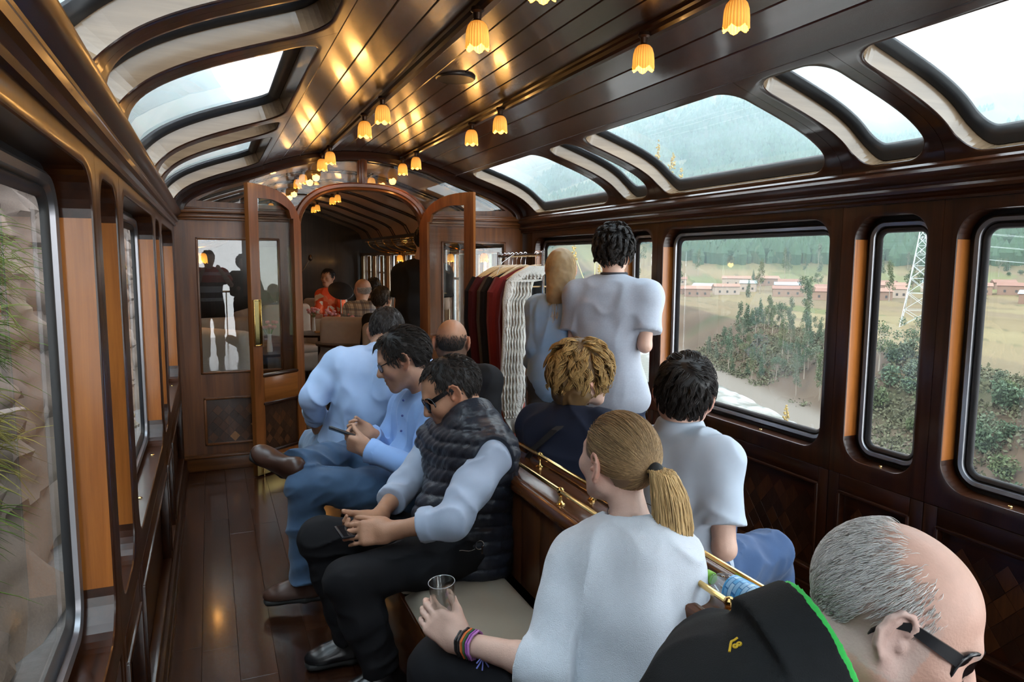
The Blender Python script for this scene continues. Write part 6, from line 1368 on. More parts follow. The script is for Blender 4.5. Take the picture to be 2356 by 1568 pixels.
# ================================================================== THINGS HELD OR STANDING AROUND
def rot3(x, y, z): 
    from mathutils import Euler
    return Euler((x, y, z)).to_matrix()
def basis(a, n):   # columns: a (long), side, n
    a = Vector(a).normalized(); n = Vector(n); n = (n - a * n.dot(a)).normalized(); s = n.cross(a); return Matrix((a, s, n)).transposed()
def phone(loc, a, n, label):
    t = thing('phone', label, 'phone', loc, 0, 'phones'); M = basis(a, n)
    MB().box((0, 0, 0), (0.145, 0.072, 0.009), M, 0.0035).build('case', pmat('phone_case', (0.02, 0.02, 0.024), 0.3), t)
    MB().box(M @ Vector((0, 0, 0.005)), (0.130, 0.064, 0.001), M).build('screen', pmat('phone_screen', (0.01, 0.011, 0.013), 0.05, coat=1), t)
    MB().box(M @ Vector((0.05, 0.022, -0.0052)), (0.022, 0.012, 0.001), M).build('lens_cover', BLACKR, t)
phone((0.525, 3.150, 0.855), (-0.75, 0.2, 0.30), (0.45, 0.25, 0.85), 'dark smartphone held by the man with spectacles')
phone((0.445, 2.455, 0.668), (-0.85, -0.25, 0.1), (0.3, -0.2, 0.9), 'black phone in the hands of the man in the quilted vest')
# drinking glass
def clearglass():
    m, nt, b = newmat('drinking_glass'); b.inputs['Base Color'].default_value = (0.95, 0.97, 0.97, 1); b.inputs['Roughness'].default_value = 0.0; b.inputs['Transmission Weight'].default_value = 1.0; b.inputs['IOR'].default_value = 1.45; return m
g = thing('drinking_glass', 'empty tall drinking glass in the hand of the ponytailed woman', 'glass', (0.537, 1.708, 0.664)); g.rotation_euler = (0.05, -0.10, 0)
MB().lathe([(0.0001, 0.0), (0.027, 0.0), (0.029, 0.004), (0.0345, 0.125), (0.0350, 0.1262), (0.0338, 0.1262), (0.0330, 0.125), (0.0275, 0.012), (0.0001, 0.010)], n=40).build('tumbler', glassmat('thin_clear_glass', (0.90, 0.91, 0.90), refl=0.06), g)
MB().tube([(0.0344 * math.cos(a), 0.0344 * math.sin(a), 0.126) for a in np.linspace(0, 2 * PI, 40, endpoint=False)], 0.0008, 6, closed=True).build('rim', pmat('glass_rim', (0.40, 0.41, 0.42), 0.15), g)
# water bottle lying on the bench shelf
bt = thing('water_bottle', 'clear water bottle with blue label and green cap lying on the shelf of the bench', 'bottle', (1.105, 1.225, 0.857)); bt.rotation_euler = (0, 0, 0)
Rb = Matrix.Rotation(-PI / 2, 3, 'X') @ Matrix.Identity(3); ax = Matrix.Rotation(0.10, 3, 'Z')
prof = [(0.001, -0.10), (0.030, -0.10), (0.034, -0.09), (0.0345, -0.06), (0.0335, -0.02), (0.034, 0.03), (0.0335, 0.05), (0.024, 0.085), (0.0125, 0.10), (0.0125, 0.112)]
MB().lathe(prof, n=28, rot=ax @ Rb).build('bottle_body', glassmat('pet_plastic', (0.86, 0.90, 0.92), refl=0.07, haze=0.06), bt)
def labelmat():   # blue label with a paler block and dark lettering-like bands
    m, nt, b = newmat('blue_bottle_label'); N = nt.nodes; L = nt.links; tc = N.new('ShaderNodeTexCoord'); br = N.new('ShaderNodeTexBrick'); br.inputs['Scale'].default_value = 22; br.inputs['Color1'].default_value = (0.05, 0.38, 0.75, 1); br.inputs['Color2'].default_value = (0.45, 0.68, 0.85, 1); br.inputs['Mortar'].default_value = (0.02, 0.16, 0.45, 1); L.new(tc.outputs['Object'], br.inputs['Vector']); L.new(br.outputs[0], b.inputs['Base Color']); b.inputs['Roughness'].default_value = 0.3; return m
MB().lathe([(0.0348, -0.03), (0.0352, 0.0), (0.0350, 0.042)], n=28, rot=ax @ Rb).build('label_band', labelmat(), bt)
MB().lathe([(0.001, 0.129), (0.0145, 0.129), (0.0155, 0.126), (0.0155, 0.108), (0.014, 0.106)][::-1], n=24, rot=ax @ Rb).build('cap', pmat('lime_green_cap', (0.25, 0.55, 0.06), 0.4), bt)
# ---------------------------------------------------------------- clothes rack
rk = thing('clothes_rack', 'chrome clothes rail full of hanging garments by the far right window', 'rack', (2.03, 4.66, 0)); A0, A1 = Vector((-0.045, 0.294, 1.65)), Vector((0.044, -0.287, 1.66)); dr = (A1 - A0).normalized()
MB().tube([A0, A1], 0.011, 10).build('rail', CHROME, rk)
for e in (A0, A1):
    m = MB(); m.tube([(e.x, e.y, 0.06), (e.x, e.y, e.z + 0.03)], 0.011, 10); m.build('upright', CHROME, rk)
    m = MB(); m.tube([(e.x - 0.22, e.y, 0.05), (e.x + 0.22, e.y, 0.05)], 0.011, 8); m.ball((e.x - 0.22, e.y, 0.03), 0.03, 8); m.ball((e.x + 0.22, e.y, 0.03), 0.03, 8); m.build('foot', CHROME, rk)
HW = wood('hanger_wood', (0.55, 0.33, 0.14), (0.72, 0.48, 0.24), 'X', rough=0.35, coat=0.3, rnd=0.12)
def hanger(t, label, i):
    P = A0 + (A1 - A0) * t + Vector(rk.location); h = thing('clothes_hanger', label, 'hanger', P, 0.10 + 0.12 * math.sin(i * 2.1), 'wooden hangers on the rail')
    m = MB(); pts = [(0, 0, -0.075), (0.002, 0, -0.03)] + [(0.017 * math.sin(a) + 0.0, 0, 0.0 - 0.017 * math.cos(a) + 0.004) for a in np.linspace(0.6, 4.4, 10)]; m.tube(pts, 0.0022, 6); m.build('hook', CHROME, h)
    for s in (-1, 1): MB().tube([(0, 0, -0.075), (s * 0.07, 0, -0.088), (s * 0.15, 0.008, -0.125), (s * 0.215, 0.02, -0.17)], [0.013, 0.013, 0.011, 0.009], 8).build('arm', HW, h)
    MB().tube([(-0.17, 0, -0.215), (0.17, 0, -0.215)], 0.005, 6).build('bar', HW, h)
    return h
def garment(h, label, mat, ln, w=0.23, sleeve=0.55, th=0.03, seed=0, cat='garment', name='jacket', flare=0.05, trim=None):
    rg = random.Random(seed); n = 40; rows = [(-0.082, 0.05, 0.018), (-0.10, 0.10, 0.024), (-0.135, 0.18, th), (-0.175, w, th), (-0.25, w * 0.93, th), (-0.40, w * 0.90, th + 0.004)] + [(-0.40 - (ln - 0.40) * k / 6, w * (0.90 + flare * k / 6), th + 0.006) for k in range(1, 7)]
    V = []
    for r_, (z, hw, t) in enumerate(rows):
        for k in range(n):
            a = 2 * PI * k / n; c_, s_ = math.cos(a), math.sin(a); wob = 0.010 * math.sin(5 * a + seed + r_ * 0.15) * min(1, max(0, (r_ - 3)) / 4); V.append((hw * math.copysign(abs(c_) ** 0.8, c_), (t + wob) * s_ + 0.012 * c_ * c_, z - 0.01 * math.sin(3 * a + seed) * (r_ == len(rows) - 1)))
    F = [(r_ * n + k, r_ * n + (k + 1) % n, (r_ + 1) * n + (k + 1) % n, (r_ + 1) * n + k)[::-1] for r_ in range(len(rows) - 1) for k in range(n)]
    g = tag(empty(name, h.location, h.rotation_euler.z), label, cat, 'garments on the rail'); g.location = h.location
    mk('body', V, F, mat, g, True)
    if sleeve:
        for s in (-1, 1): MB().tube([(s * (w - 0.03), 0.0, -0.17), (s * (w + 0.02), 0.005, -0.26), (s * (w + 0.03), 0.01, -0.45), (s * (w + 0.01), 0.0, -0.17 - sleeve)], [0.05, 0.055, 0.048, 0.042], 12).build('sleeve', mat, g)
    if trim: MB().tube([(w * 0.95 * math.cos(a), 0.045 * math.sin(a) + 0.012 * math.cos(a) ** 2, -ln) for a in np.linspace(0, 2 * PI, 30, endpoint=False)], 0.008, 6, closed=True).build('hem_trim', trim, g)
    return g
WK = cloth('white_cable_knit', (0.62, 0.60, 0.55), bump=0.5, bs=120, crease=0.0); wt = pmat('white_trim', (0.75, 0.75, 0.73), 0.8)
items = [(0.86, 'jacket', 'black hanging cardigan with white hem, nearest on the rail', cloth('black_wool', (0.009, 0.009, 0.010)), 0.86, 0.0, wt),
         (0.62, 'jacket', 'red jacket hanging behind the white knitted wrap', cloth('red_wool', (0.20, 0.018, 0.016)), 0.90, 0.66, None),
         (0.52, 'jacket', 'black jacket with white cuffs hanging beside the red one', cloth('black_wool2', (0.012, 0.010, 0.011)), 0.8, 0.62, None),
         (0.42, 'jacket', 'brown tweed jacket in the middle of the rail', cloth('brown_tweed', (0.075, 0.055, 0.042), noise=0.5, ns=160), 0.82, 0.6, None),
         (0.33, 'jacket', 'blue and white patterned blouse peeping between jackets', cloth('blue_print', (0.10, 0.16, 0.38), noise=0.9, ns=60), 0.75, 0.0, None),
         (0.24, 'jacket', 'maroon jacket toward the far end of the rail', cloth('maroon_wool', (0.085, 0.013, 0.018)), 0.85, 0.6, None),
         (0.15, 'jacket', 'dark striped poncho hanging near the far end', cloth('navy_stripe', (0.02, 0.022, 0.05), noise=0.7, ns=50), 0.92, 0.0, None),
         (0.06, 'jacket', 'black jacket at the far end of the rail', cloth('black_wool3', (0.008, 0.008, 0.011)), 0.82, 0.6, None)]
hl_ = ['first', 'third', 'fourth', 'fifth', 'sixth', 'seventh', 'eighth', 'last']
for i, (t, nm, lb, mat, ln, sl, tr) in enumerate(items):
    h = hanger(t, 'wooden hanger on the clothes rail, %s from the camera' % hl_[i], i); garment(h, lb, mat, ln, seed=i, sleeve=sl, trim=tr, th=0.018)
# white knitted wrap draped over the second hanger
h = hanger(0.97, 'wooden hanger carrying the white knitted wrap', 20); wr_ = tag(empty('knitted_wrap', h.location, h.rotation_euler.z), 'long white cable knit wrap hanging to a point', 'wrap', 'garments on the rail'); V = []
rows = [(-0.075, 0.0, 0.09), (-0.13, -0.10, 0.11), (-0.18, -0.17, 0.10), (-0.30, -0.20, 0.095), (-0.50, -0.21, 0.085), (-0.70, -0.215, 0.09), (-0.88, -0.215, 0.10), (-1.02, -0.22, 0.085), (-1.12, -0.215, 0.055), (-1.19, -0.205, 0.02), (-1.205, -0.20, 0.004)]; n = 36
for r_, (z, cx_, hw) in enumerate(rows):
    for k in range(n):
        a = 2 * PI * k / n; V.append((cx_ + hw * math.cos(a) * (1.0), -0.022 + 0.022 * math.sin(a) + 0.012 * math.sin(4 * math.cos(a) + 0.4 * r_), z))
F = [(r_ * n + k, r_ * n + (k + 1) % n, (r_ + 1) * n + (k + 1) % n, (r_ + 1) * n + k)[::-1] for r_ in range(len(rows) - 1) for k in range(n)]; mk('knit', V, F, WK, wr_, True); wm = WK.node_tree
m = MB()
for c in range(-3, 4):
    for s in (0, 1): m.tube([(rows[r_][1] + rows[r_][2] * c / 4.0 * 0.95 + 0.004 * math.sin(r2 * 1.9 + s * PI), -0.046 - 0.006 * math.cos(r2 * 1.9 + s * PI), rows[r_][0] + (rows[r_ + 1][0] - rows[r_][0]) * f_) for r_ in range(1, 8) for f_, r2 in ((0.0, r_ * 4), (0.25, r_ * 4 + 1), (0.5, r_ * 4 + 2), (0.75, r_ * 4 + 3))], 0.005, 5)
m.build('cable_stitch', WK, wr_)
# red knitted hat with pompom hooked on the rail
ht = thing('knitted_hat', 'red patterned knitted hat with white pompom hanging among the jackets', 'hat', tuple(A0 + (A1 - A0) * 0.36 + Vector(rk.location)), 0.2); MB().lathe([(0.004, -0.40), (0.02, -0.36), (0.035, -0.27), (0.045, -0.20), (0.03, -0.17)][::-1], (-0.20, -0.05, 0), 16).build('cone', cloth('red_pattern_knit', (0.62, 0.07, 0.03), noise=0.7, ns=90), ht); MB().ball((-0.20, -0.05, -0.42), 0.028, 12).build('pompom', pmat('white_wool', (0.75, 0.75, 0.74), 0.9, bump=0.6, bscale=60), ht); MB().tube([(-0.20, -0.05, -0.17), (-0.12, -0.03, -0.05), (0, 0, 0.012)], 0.002, 5).build('cord', wt, ht)
# chrome handrail in front of the rack
hr = thing('handrail', 'bent chrome handrail beside the woman in the blue shirt', 'handrail', (1.86, 4.14, 0)); MB().tube([(0.0, 0, 0), (0.0, 0, 0.90), (0.012, 0.0, 0.96), (0.05, 0.01, 0.99), (0.22, 0.05, 0.99)], 0.013, 10).build('tube', CHROME, hr); MB().lathe([(0.035, 0.0), (0.035, 0.006), (0.015, 0.012)], n=16).build('base_flange', CHROME, hr)
# bundles below the rail
bx = thing('goods_box', 'red and yellow printed box of goods under the clothes rail', 'box', (2.02, 4.55, 0), 0.1); MB().b2((-0.22, -0.15, 0), (0.22, 0.15, 0.62), 0.01).build('carton', cloth('printed_carton', (0.30, 0.05, 0.03), noise=0.6, ns=9, bump=0), bx); MB().b2((-0.14, -0.152, 0.30), (-0.02, -0.148, 0.6)).build('yellow_panel', pmat('yellow_print', (0.75, 0.55, 0.06), 0.6), bx)
# ================================================================== FAR CAR: tables, settees, flowers, drums
UPH = cloth('beige_upholstery', (0.42, 0.34, 0.28), bump=0.2, bs=400, noise=0.1)
def settee(x, y, rz, label):
    t = thing('armchair', label, 'armchair', (x, y, 0), rz, 'armchairs of the far car')
    def up(o): o.parent = t; o.matrix_parent_inverse = Matrix.Identity(4); return o
    o = sdf_obj('upholstery', [rbox((0, 0, 0.30), (0.34, 0.32, 0.13), 0.05), rbox((0, 0.27, 0.66), (0.34, 0.07, 0.36), 0.06, None, 0.04), rbox((-0.31, 0.02, 0.50), (0.06, 0.30, 0.14), 0.05, None, 0.04), rbox((0.31, 0.02, 0.50), (0.06, 0.30, 0.14), 0.05, None, 0.04)], 0.016, UPH); up(o)
    o = sdf_obj('seat_cushion', [rbox((0, -0.04, 0.45), (0.25, 0.27, 0.05), 0.04)], 0.016, UPH); up(o)
    for sx in (-1, 1):
        for sy in (-1, 1): MB().tube([(sx * 0.28, sy * 0.25, 0), (sx * 0.27, sy * 0.24, 0.2)], [0.018, 0.025], 8).build('leg', DARKW, t)
    return t
settee(1.02, 9.75, 0.35, 'beige armchair beyond the flower table of the far car'); settee(0.62, 9.0, 1.3, 'beige armchair by the left wall of the far car'); settee(J['plaid']['pel'][0], J['plaid']['pel'][1] + 0.02, 2.6, 'armchair under the man in plaid'); settee(J['hood']['pel'][0], J['hood']['pel'][1] + 0.02, -2.9, 'armchair under the person in the hooded top'); settee(J['dk']['pel'][0], J['dk']['pel'][1], 2.9, 'armchair under the dark haired person'); settee(0.30, 6.75, 2.2, 'grey beige armchair behind the left side pane'); settee(0.26, 7.7, 0.3, 'armchair farther back behind the left side pane'); settee(J['mus']['pel'][0], J['mus']['pel'][1] + 0.05, 0.0, 'armchair under the musician')
PINK = pmat('pink_petal', (0.75, 0.36, 0.40), 0.7); VASE = pmat('white_porcelain', (0.75, 0.73, 0.70), 0.25)
def table(x, y, label, vases, menus):
    t = thing('table', label, 'table', (x, y, 0), 0, 'tables of the far car'); MB().lathe([(0.001, 0.745), (0.33, 0.745), (0.335, 0.738), (0.33, 0.72), (0.05, 0.71)][::-1], n=32).build('table_top', DARKW, t); MB().lathe([(0.2, 0), (0.2, 0.02), (0.04, 0.05), (0.035, 0.71)], n=16).build('pedestal', DARKW, t)
    for k, (dx, dy, lb) in enumerate(vases):
        v = thing('flower_vase', lb, 'vase', (x + dx, y + dy, 0.745), 0, 'flower vases of the far car'); MB().lathe([(0.001, 0), (0.026, 0), (0.028, 0.03), (0.02, 0.10), (0.018, 0.15), (0.024, 0.17)], n=16).build('vase', VASE, v); rg = random.Random(k + int(x * 10)); m = MB(); sm = MB()
        for q in range(9): a = q * 2.4; r_ = 0.02 + 0.06 * rg.random(); c = (r_ * math.cos(a), r_ * math.sin(a), 0.22 + 0.07 * rg.random()); m.ball(c, (0.024, 0.024, 0.018), 7); sm.tube([(0, 0, 0.12), c], 0.003, 4)
        m.build('flower', PINK, v); sm.build('stem', pmat('flower_stem', (0.10, 0.2, 0.06), 0.8), v)
    for (dx, dy, lb) in menus:
        v = thing('menu_card', lb, 'menu', (x + dx, y + dy, 0.745), 0.2, 'menu cards of the far car'); MB().box((0, 0, 0.085), (0.115, 0.006, 0.17), rot3(-0.12, 0, 0), 0.002).build('card', pmat('cream_card', (0.62, 0.55, 0.46), 0.7), v); MB().box((0, 0.01, 0.012), (0.13, 0.05, 0.024), None, 0.003).build('holder', HW, v)
    return t
table(1.20, 8.75, 'small dark round table with flowers in the far car', ((-0.05, 0.22, 'white vase of pink flowers farther back on the table'), (0.10, -0.20, 'white vase of pink flowers at the table front')), ((0.0, 0.0, 'cream menu card between the two vases'),)); table(1.33, 7.66, 'dark table by the doorway with menu card', ((0.10, 0.12, 'low vase of flowers behind the near menu card'),), ((-0.0, 0.05, 'cream menu card nearest the doorway'),))
table(0.45, 7.2, 'table seen through the left side pane', ((0.05, -0.1, 'vase of flowers behind the left side pane'),), ())
# drum kit
dk_ = thing('drum_kit', 'drum kit with dark cymbal and stands in front of the musician', 'drums', (1.76, 10.6, 0)); cz = 1.17
MB().lathe([(0.001, 0.03), (0.05, 0.022), (0.18, 0.0), (0.185, -0.004), (0.05, 0.012)], (0, 0, cz), 28, rot3(0.75, 0.1, 0)).build('cymbal', pmat('dark_cymbal', (0.02, 0.018, 0.018), 0.4, 0.4), dk_)
m = MB(); m.tube([(0, 0, 0.3), (0, 0.03, cz)], 0.01, 6)
for a in (0, 2.1, 4.2): m.tube([(0, 0, 0.35), (0.25 * math.cos(a), 0.25 * math.sin(a), 0.0)], 0.009, 6)
m.build('cymbal_stand', CHROME, dk_)
MB().lathe([(0.17, 0.62), (0.17, 0.82), (0.165, 0.825), (0.001, 0.825)], (-0.42, 0.1, 0), 24).build('tom_drum', pmat('drum_shell', (0.22, 0.08, 0.03), 0.3), dk_); MB().tube([(-0.42, 0.1, 0), (-0.42, 0.1, 0.62)], 0.012, 6).build('tom_stand', CHROME, dk_); MB().lathe([(0.28, -0.2), (0.28, 0.2)], (0.1, 0.5, 0.3), 28, rot3(PI / 2, 0, 0)).build('bass_drum', pmat('drum_shell', (0.2, 0.08, 0.03), 0.3), dk_)
ms = thing('microphone_stand', 'microphone boom stand left of the cymbal', 'stand', (1.02, 9.9, 0)); m = MB(); m.tube([(0, 0, 0), (0, 0, 1.35)], 0.010, 6); m.tube([(-0.1, 0, 1.1), (0.22, 0, 1.62)], 0.008, 6); m.build('pole', CHROME, ms); MB().ball((0.23, 0, 1.64), (0.03, 0.03, 0.045), 10).build('microphone', SOCK, ms); MB().lathe([(0.12, 0), (0.12, 0.02), (0.02, 0.03)], n=16).build('base', BLACKR, ms)
# ================================================================== OUTSIDE: valley on the right, rock cutting on the left
def vnoise(x, y, seed=0):
    r = np.random.RandomState(seed); s = 0
    for i in range(6):
        a, b = r.normal(size=2); l = math.hypot(a, b); a, b = a / l, b / l; s = s + np.sin((a * x + b * y) * (0.7 + 0.25 * i) + r.rand() * 6 + 1.2 * np.sin((b * x - a * y) * 0.6 + r.rand() * 6))
    return s / 6
def fbm(x, y, sc, oct=5, seed=0, rg=0.5):
    s = 0; a = 1; t = 0
    for o in range(oct): s = s + a * vnoise(x / sc, y / sc, seed + o); t += a; a *= rg; sc /= 2.03
    return s / t
def sstep(a, b, x): t = np.clip((x - a) / (b - a), 0, 1); return t * t * (3 - 2 * t)
def shore(y): return np.where(y > 75, 78 + (y - 75) * 0.36, 78 - (75 - y) * 0.5)
AZ = np.radians([-80, -40, -20, -5.5, -0.7, 1.7, 4, 8, 14, 21, 23.5, 26, 30, 34, 39, 43, 45.5, 47.5, 50, 53, 56, 60, 70, 90, 120])
EL = [26, 26, 24, 20, 15.6, 12.0, 9.0, 6.5, 5.5, 6.0, 8.0, 10.5, 13.5, 15.5, 17.5, 18, 16, 13.5, 12.5, 13.2, 14.5, 13.5, 12, 12, 12]
def terr(x, y):
    r = np.hypot(x, y); az = np.arctan2(x, y)
    sh = shore(y); e = sh + 26 + 7 * fbm(x, y, 40, 3, 3)          # plateau edge
    near = -1.6 - 21.6 * sstep(7, 34, x) + 0.5 * fbm(x, y, 9, 3, 5) * sstep(8, 16, x) * (1 - sstep(30, 36, x))
    bed = -23.2; bank = bed + 0.9 * sstep(sh - 1, sh + 9, x) + (8.2 + 1.5 * fbm(x, y, 60, 2, 8)) * sstep(sh + 8, e, x) + 0.55 * fbm(x, y, 7, 4, 9) * sstep(sh, sh + 5, x) * (1 - sstep(e, e + 6, x))
    z = np.where(x < 36, near, bank) + 0.25 * fbm(x, y, 25, 3, 12) * sstep(e, e + 10, x) + 0.004 * np.clip(x - 130, 0, 250)
    # hills and mountains
    el = np.interp(az, AZ, np.tan(np.radians(EL))); f0 = 470.0
    t = np.clip((r - f0) / 2600, 0, 1.25); prof = np.where(t < 1, t ** 1.15, 1 - (t - 1) * 0.6)
    H = el * (f0 + 2600) * prof
    rid = np.abs(fbm(x, y, 620, 5, 21, 0.55)); H = H * (1 + 0.10 * fbm(x, y, 900, 3, 30)) - 150 * (0.35 - rid) * np.clip(t, 0, 0.6) * (1 - sstep(0.8, 1.0, t)) * 0.9 + 14 * fbm(x, y, 120, 4, 31) * np.clip(t * 8, 0, 1)
    foot = 22 * sstep(330, 620, r) * sstep(60, 200, x)
    return z + np.maximum(H, 0) + foot
def terr_col(x, y, z):
    r = np.hypot(x, y); az = np.arctan2(x, y); sh = shore(y); e = sh + 26 + 7 * fbm(x, y, 40, 3, 3); n = len(x); col = np.zeros((n, 3))
    nz = fbm(x, y, 6, 4, 40)[:, None]; n2 = fbm(x, y, 30, 4, 41)[:, None]
    def mix(c, m): 
        m = np.clip(m, 0, 1); m = m[:, None] if m.ndim == 1 else m
        col[:] = col * (1 - m) + np.asarray(c) * m
    col[:] = A(0.23, 0.19, 0.14)
    mix(A(0.13, 0.16, 0.08), sstep(-0.1, 0.4, fbm(x, y, 12, 4, 44)) * (x < 36))
    mix(A(0.17, 0.13, 0.095) * (1 + 0.45 * nz), (x > 36).astype(float)); mix(A(0.34, 0.32, 0.29), (x > sh - 2) * (1 - sstep(sh + 5, sh + 11, x)) * 0.9)
    mix(A(0.075, 0.105, 0.05), sstep(0.0, 0.35, fbm(x, y, 9, 4, 45)) * sstep(sh + 9, sh + 14, x) * 0.85)
    # fields: strips of straw, stubble, green
    fi = np.floor((x - e) / 17 + 0.5 * fbm(x, y, 70, 2, 50)); fj = np.floor((y + 0.3 * x) / 62 + 0.37 * fi); hsh = np.modf(np.abs(np.sin(fi * 12.9898 + fj * 78.233) * 43758.5453))[0]
    pal = np.array([(0.33, 0.27, 0.15), (0.28, 0.23, 0.14), (0.36, 0.31, 0.17), (0.20, 0.23, 0.10), (0.25, 0.27, 0.12), (0.30, 0.24, 0.15), (0.34, 0.28, 0.16)])
    fc_ = pal[(hsh * 6.99).astype(int)] * (1 + 0.16 * nz + 0.12 * n2); fe = sstep(e - 1, e + 2, x); mix(fc_, fe)
    hed = np.modf(np.abs((x - e) / 17 + 0.5 * fbm(x, y, 70, 2, 50)))[0]; mix(A(0.10, 0.11, 0.055), (hed < 0.07) * fe * 0.7 * sstep(-0.3, 0.2, n2[:, 0]))
    # hills
    h = sstep(440, 600, r + 60 * n2[:, 0]) * sstep(90, 220, np.abs(x)); mix(A(0.20, 0.21, 0.10) * (1 + 0.25 * fbm(x, y, 90, 4, 52)[:, None]), h)
    fo = sstep(-0.06, 0.10, fbm(x, y, 260, 5, 55) + 0.10 - 0.00025 * np.clip(z - 60, 0, 400)) * h; mix(A(0.040, 0.075, 0.040) * (1 + 0.5 * fbm(x, y, 25, 4, 56)[:, None]), fo * 0.92)
    hi = sstep(120, 420, z) * h; mix(A(0.24, 0.235, 0.15) * (1 + 0.3 * fbm(x, y, 140, 5, 57)[:, None]), hi * 0.8); mix(A(0.30, 0.27, 0.22), sstep(0.22, 0.4, fbm(x, y, 180, 5, 58)) * hi * 0.7)
    return np.clip(col * A(0.27, 0.265, 0.255), 0.005, 0.9)
def polar(name, a0, a1, na, r0, r1, nr, xmin=None):
    az = np.radians(np.linspace(a0, a1, na)); r = np.geomspace(r0, r1, nr); AZg, Rg = np.meshgrid(az, r, indexing='ij'); x = (Rg * np.sin(AZg)).ravel(); y = (Rg * np.cos(AZg)).ravel()
    z = terr(x, y); V = np.stack([x, y, z], 1); i, j = np.meshgrid(np.arange(na - 1), np.arange(nr - 1), indexing='ij'); b = i * nr + j
    F = np.stack([b, b + 1, b + nr + 1, b + nr], -1).reshape(-1, 4)
    if xmin is not None: F = F[(x[F] > xmin).all(1)]
    o = mk(name, V, F[:, ::-1], attrmat('terrain_ground', 0.95, 0.1, 0.0, nz=0.10), None, True)
    at = o.data.color_attributes.new('Col', 'FLOAT_COLOR', 'POINT'); cc = np.ones((len(V), 4), f32); cc[:, :3] = terr_col(x, y, z); at.data.foreach_set('color', cc.ravel()); return o
tag(polar('ground', 12, 100, 330, 7.0, 4200, 270, xmin=4.5), kind='structure')
tag(polar('mountain', -84, 12.3, 120, 60, 4200, 100), kind='structure')
# river water with ripples and a line of rapids along the far shore
def water():
    m, nt, b = newmat('river_water'); N = nt.nodes; L = nt.links
    tc = N.new('ShaderNodeTexCoord'); mp = N.new('ShaderNodeMapping'); mp.inputs['Scale'].default_value = (0.9, 0.3, 1); L.new(tc.outputs['Object'], mp.inputs[0])
    nz = N.new('ShaderNodeTexNoise'); nz.inputs['Scale'].default_value = 1.2; nz.inputs['Detail'].default_value = 6; L.new(mp.outputs[0], nz.inputs['Vector'])
    bp = N.new('ShaderNodeBump'); bp.inputs['Strength'].default_value = 0.6; bp.inputs['Distance'].default_value = 0.3; L.new(nz.outputs[0], bp.inputs['Height']); L.new(bp.outputs[0], b.inputs['Normal'])
    at = N.new('ShaderNodeAttribute'); at.attribute_name = 'Col'; L.new(at.outputs['Color'], b.inputs['Base Color']); b.inputs['Roughness'].default_value = 0.28; return m
yy = np.linspace(-40, 330, 240); tt = np.linspace(0, 1, 40); Yg, Tg = np.meshgrid(yy, tt, indexing='ij'); S_ = shore(Yg) + 1.5; Xg = 33 + (S_ - 33) * Tg
x, y = Xg.ravel(), Yg.ravel(); fo = sstep(7, 0, (shore(y) - x)) * sstep(-0.15, 0.25, fbm(x * 2.2, y, 2.6, 4, 70)); zz = -22.95 + 0.22 * fo
V = np.stack([x, y, zz], 1); i, j = np.meshgrid(np.arange(239), np.arange(39), indexing='ij'); b = i * 40 + j; F = np.stack([b, b + 40, b + 41, b + 1], -1).reshape(-1, 4)
rv = mk('river', V, F, water(), None, True); at = rv.data.color_attributes.new('Col', 'FLOAT_COLOR', 'POINT'); cc = np.ones((len(V), 4), f32); cc[:, :3] = A(0.045, 0.055, 0.046) * (1 - fo[:, None]) + A(0.26, 0.275, 0.28) * fo[:, None]; at.data.foreach_set('color', cc.ravel()); tag(rv, 'grey green river with white rapids along the far bank', 'river', kind='stuff')
# ---------------------------------------------------------------- trees
LEAFS = [cloth('eucalyptus_leaf', (0.034, 0.058, 0.033), noise=0.45, ns=0.9, bump=0), cloth('olive_leaf', (0.042, 0.060, 0.026), noise=0.4, ns=0.9, bump=0), cloth('grey_green_leaf', (0.056, 0.075, 0.049), noise=0.35, ns=0.9, bump=0)]
BARK = pmat('pale_bark', (0.13, 0.115, 0.092), 0.9, noise=0.3, nscale=3)
def leafmesh(name, blobs, n, size, mat, seed):
    rg = np.random.RandomState(seed); B = np.array([q[:3] for q in blobs]); Rr = np.array([q[3] for q in blobs]); w = Rr ** 2; k = rg.choice(len(B), n, p=w / w.sum())
    d = rg.normal(size=(n, 3)); d /= np.linalg.norm(d, axis=1, keepdims=True); c = B[k] + d * (Rr[k] * rg.rand(n) ** 0.4)[:, None] * A(1, 1, 1.25)
    a = rg.normal(size=(n, 3)); a /= np.linalg.norm(a, axis=1, keepdims=True); b = np.cross(a, rg.normal(size=(n, 3))); b /= np.linalg.norm(b, axis=1, keepdims=True); s = size * (0.6 + 0.8 * rg.rand(n))[:, None]
    V = np.stack([c - a * s, c + b * s * 0.5, c + a * s, c - b * s * 0.5], 1).reshape(-1, 3); F = np.arange(4 * n).reshape(-1, 4)
    o = mk(name, V, F, mat, None, False); me = o.data; bpy.data.objects.remove(o); return me
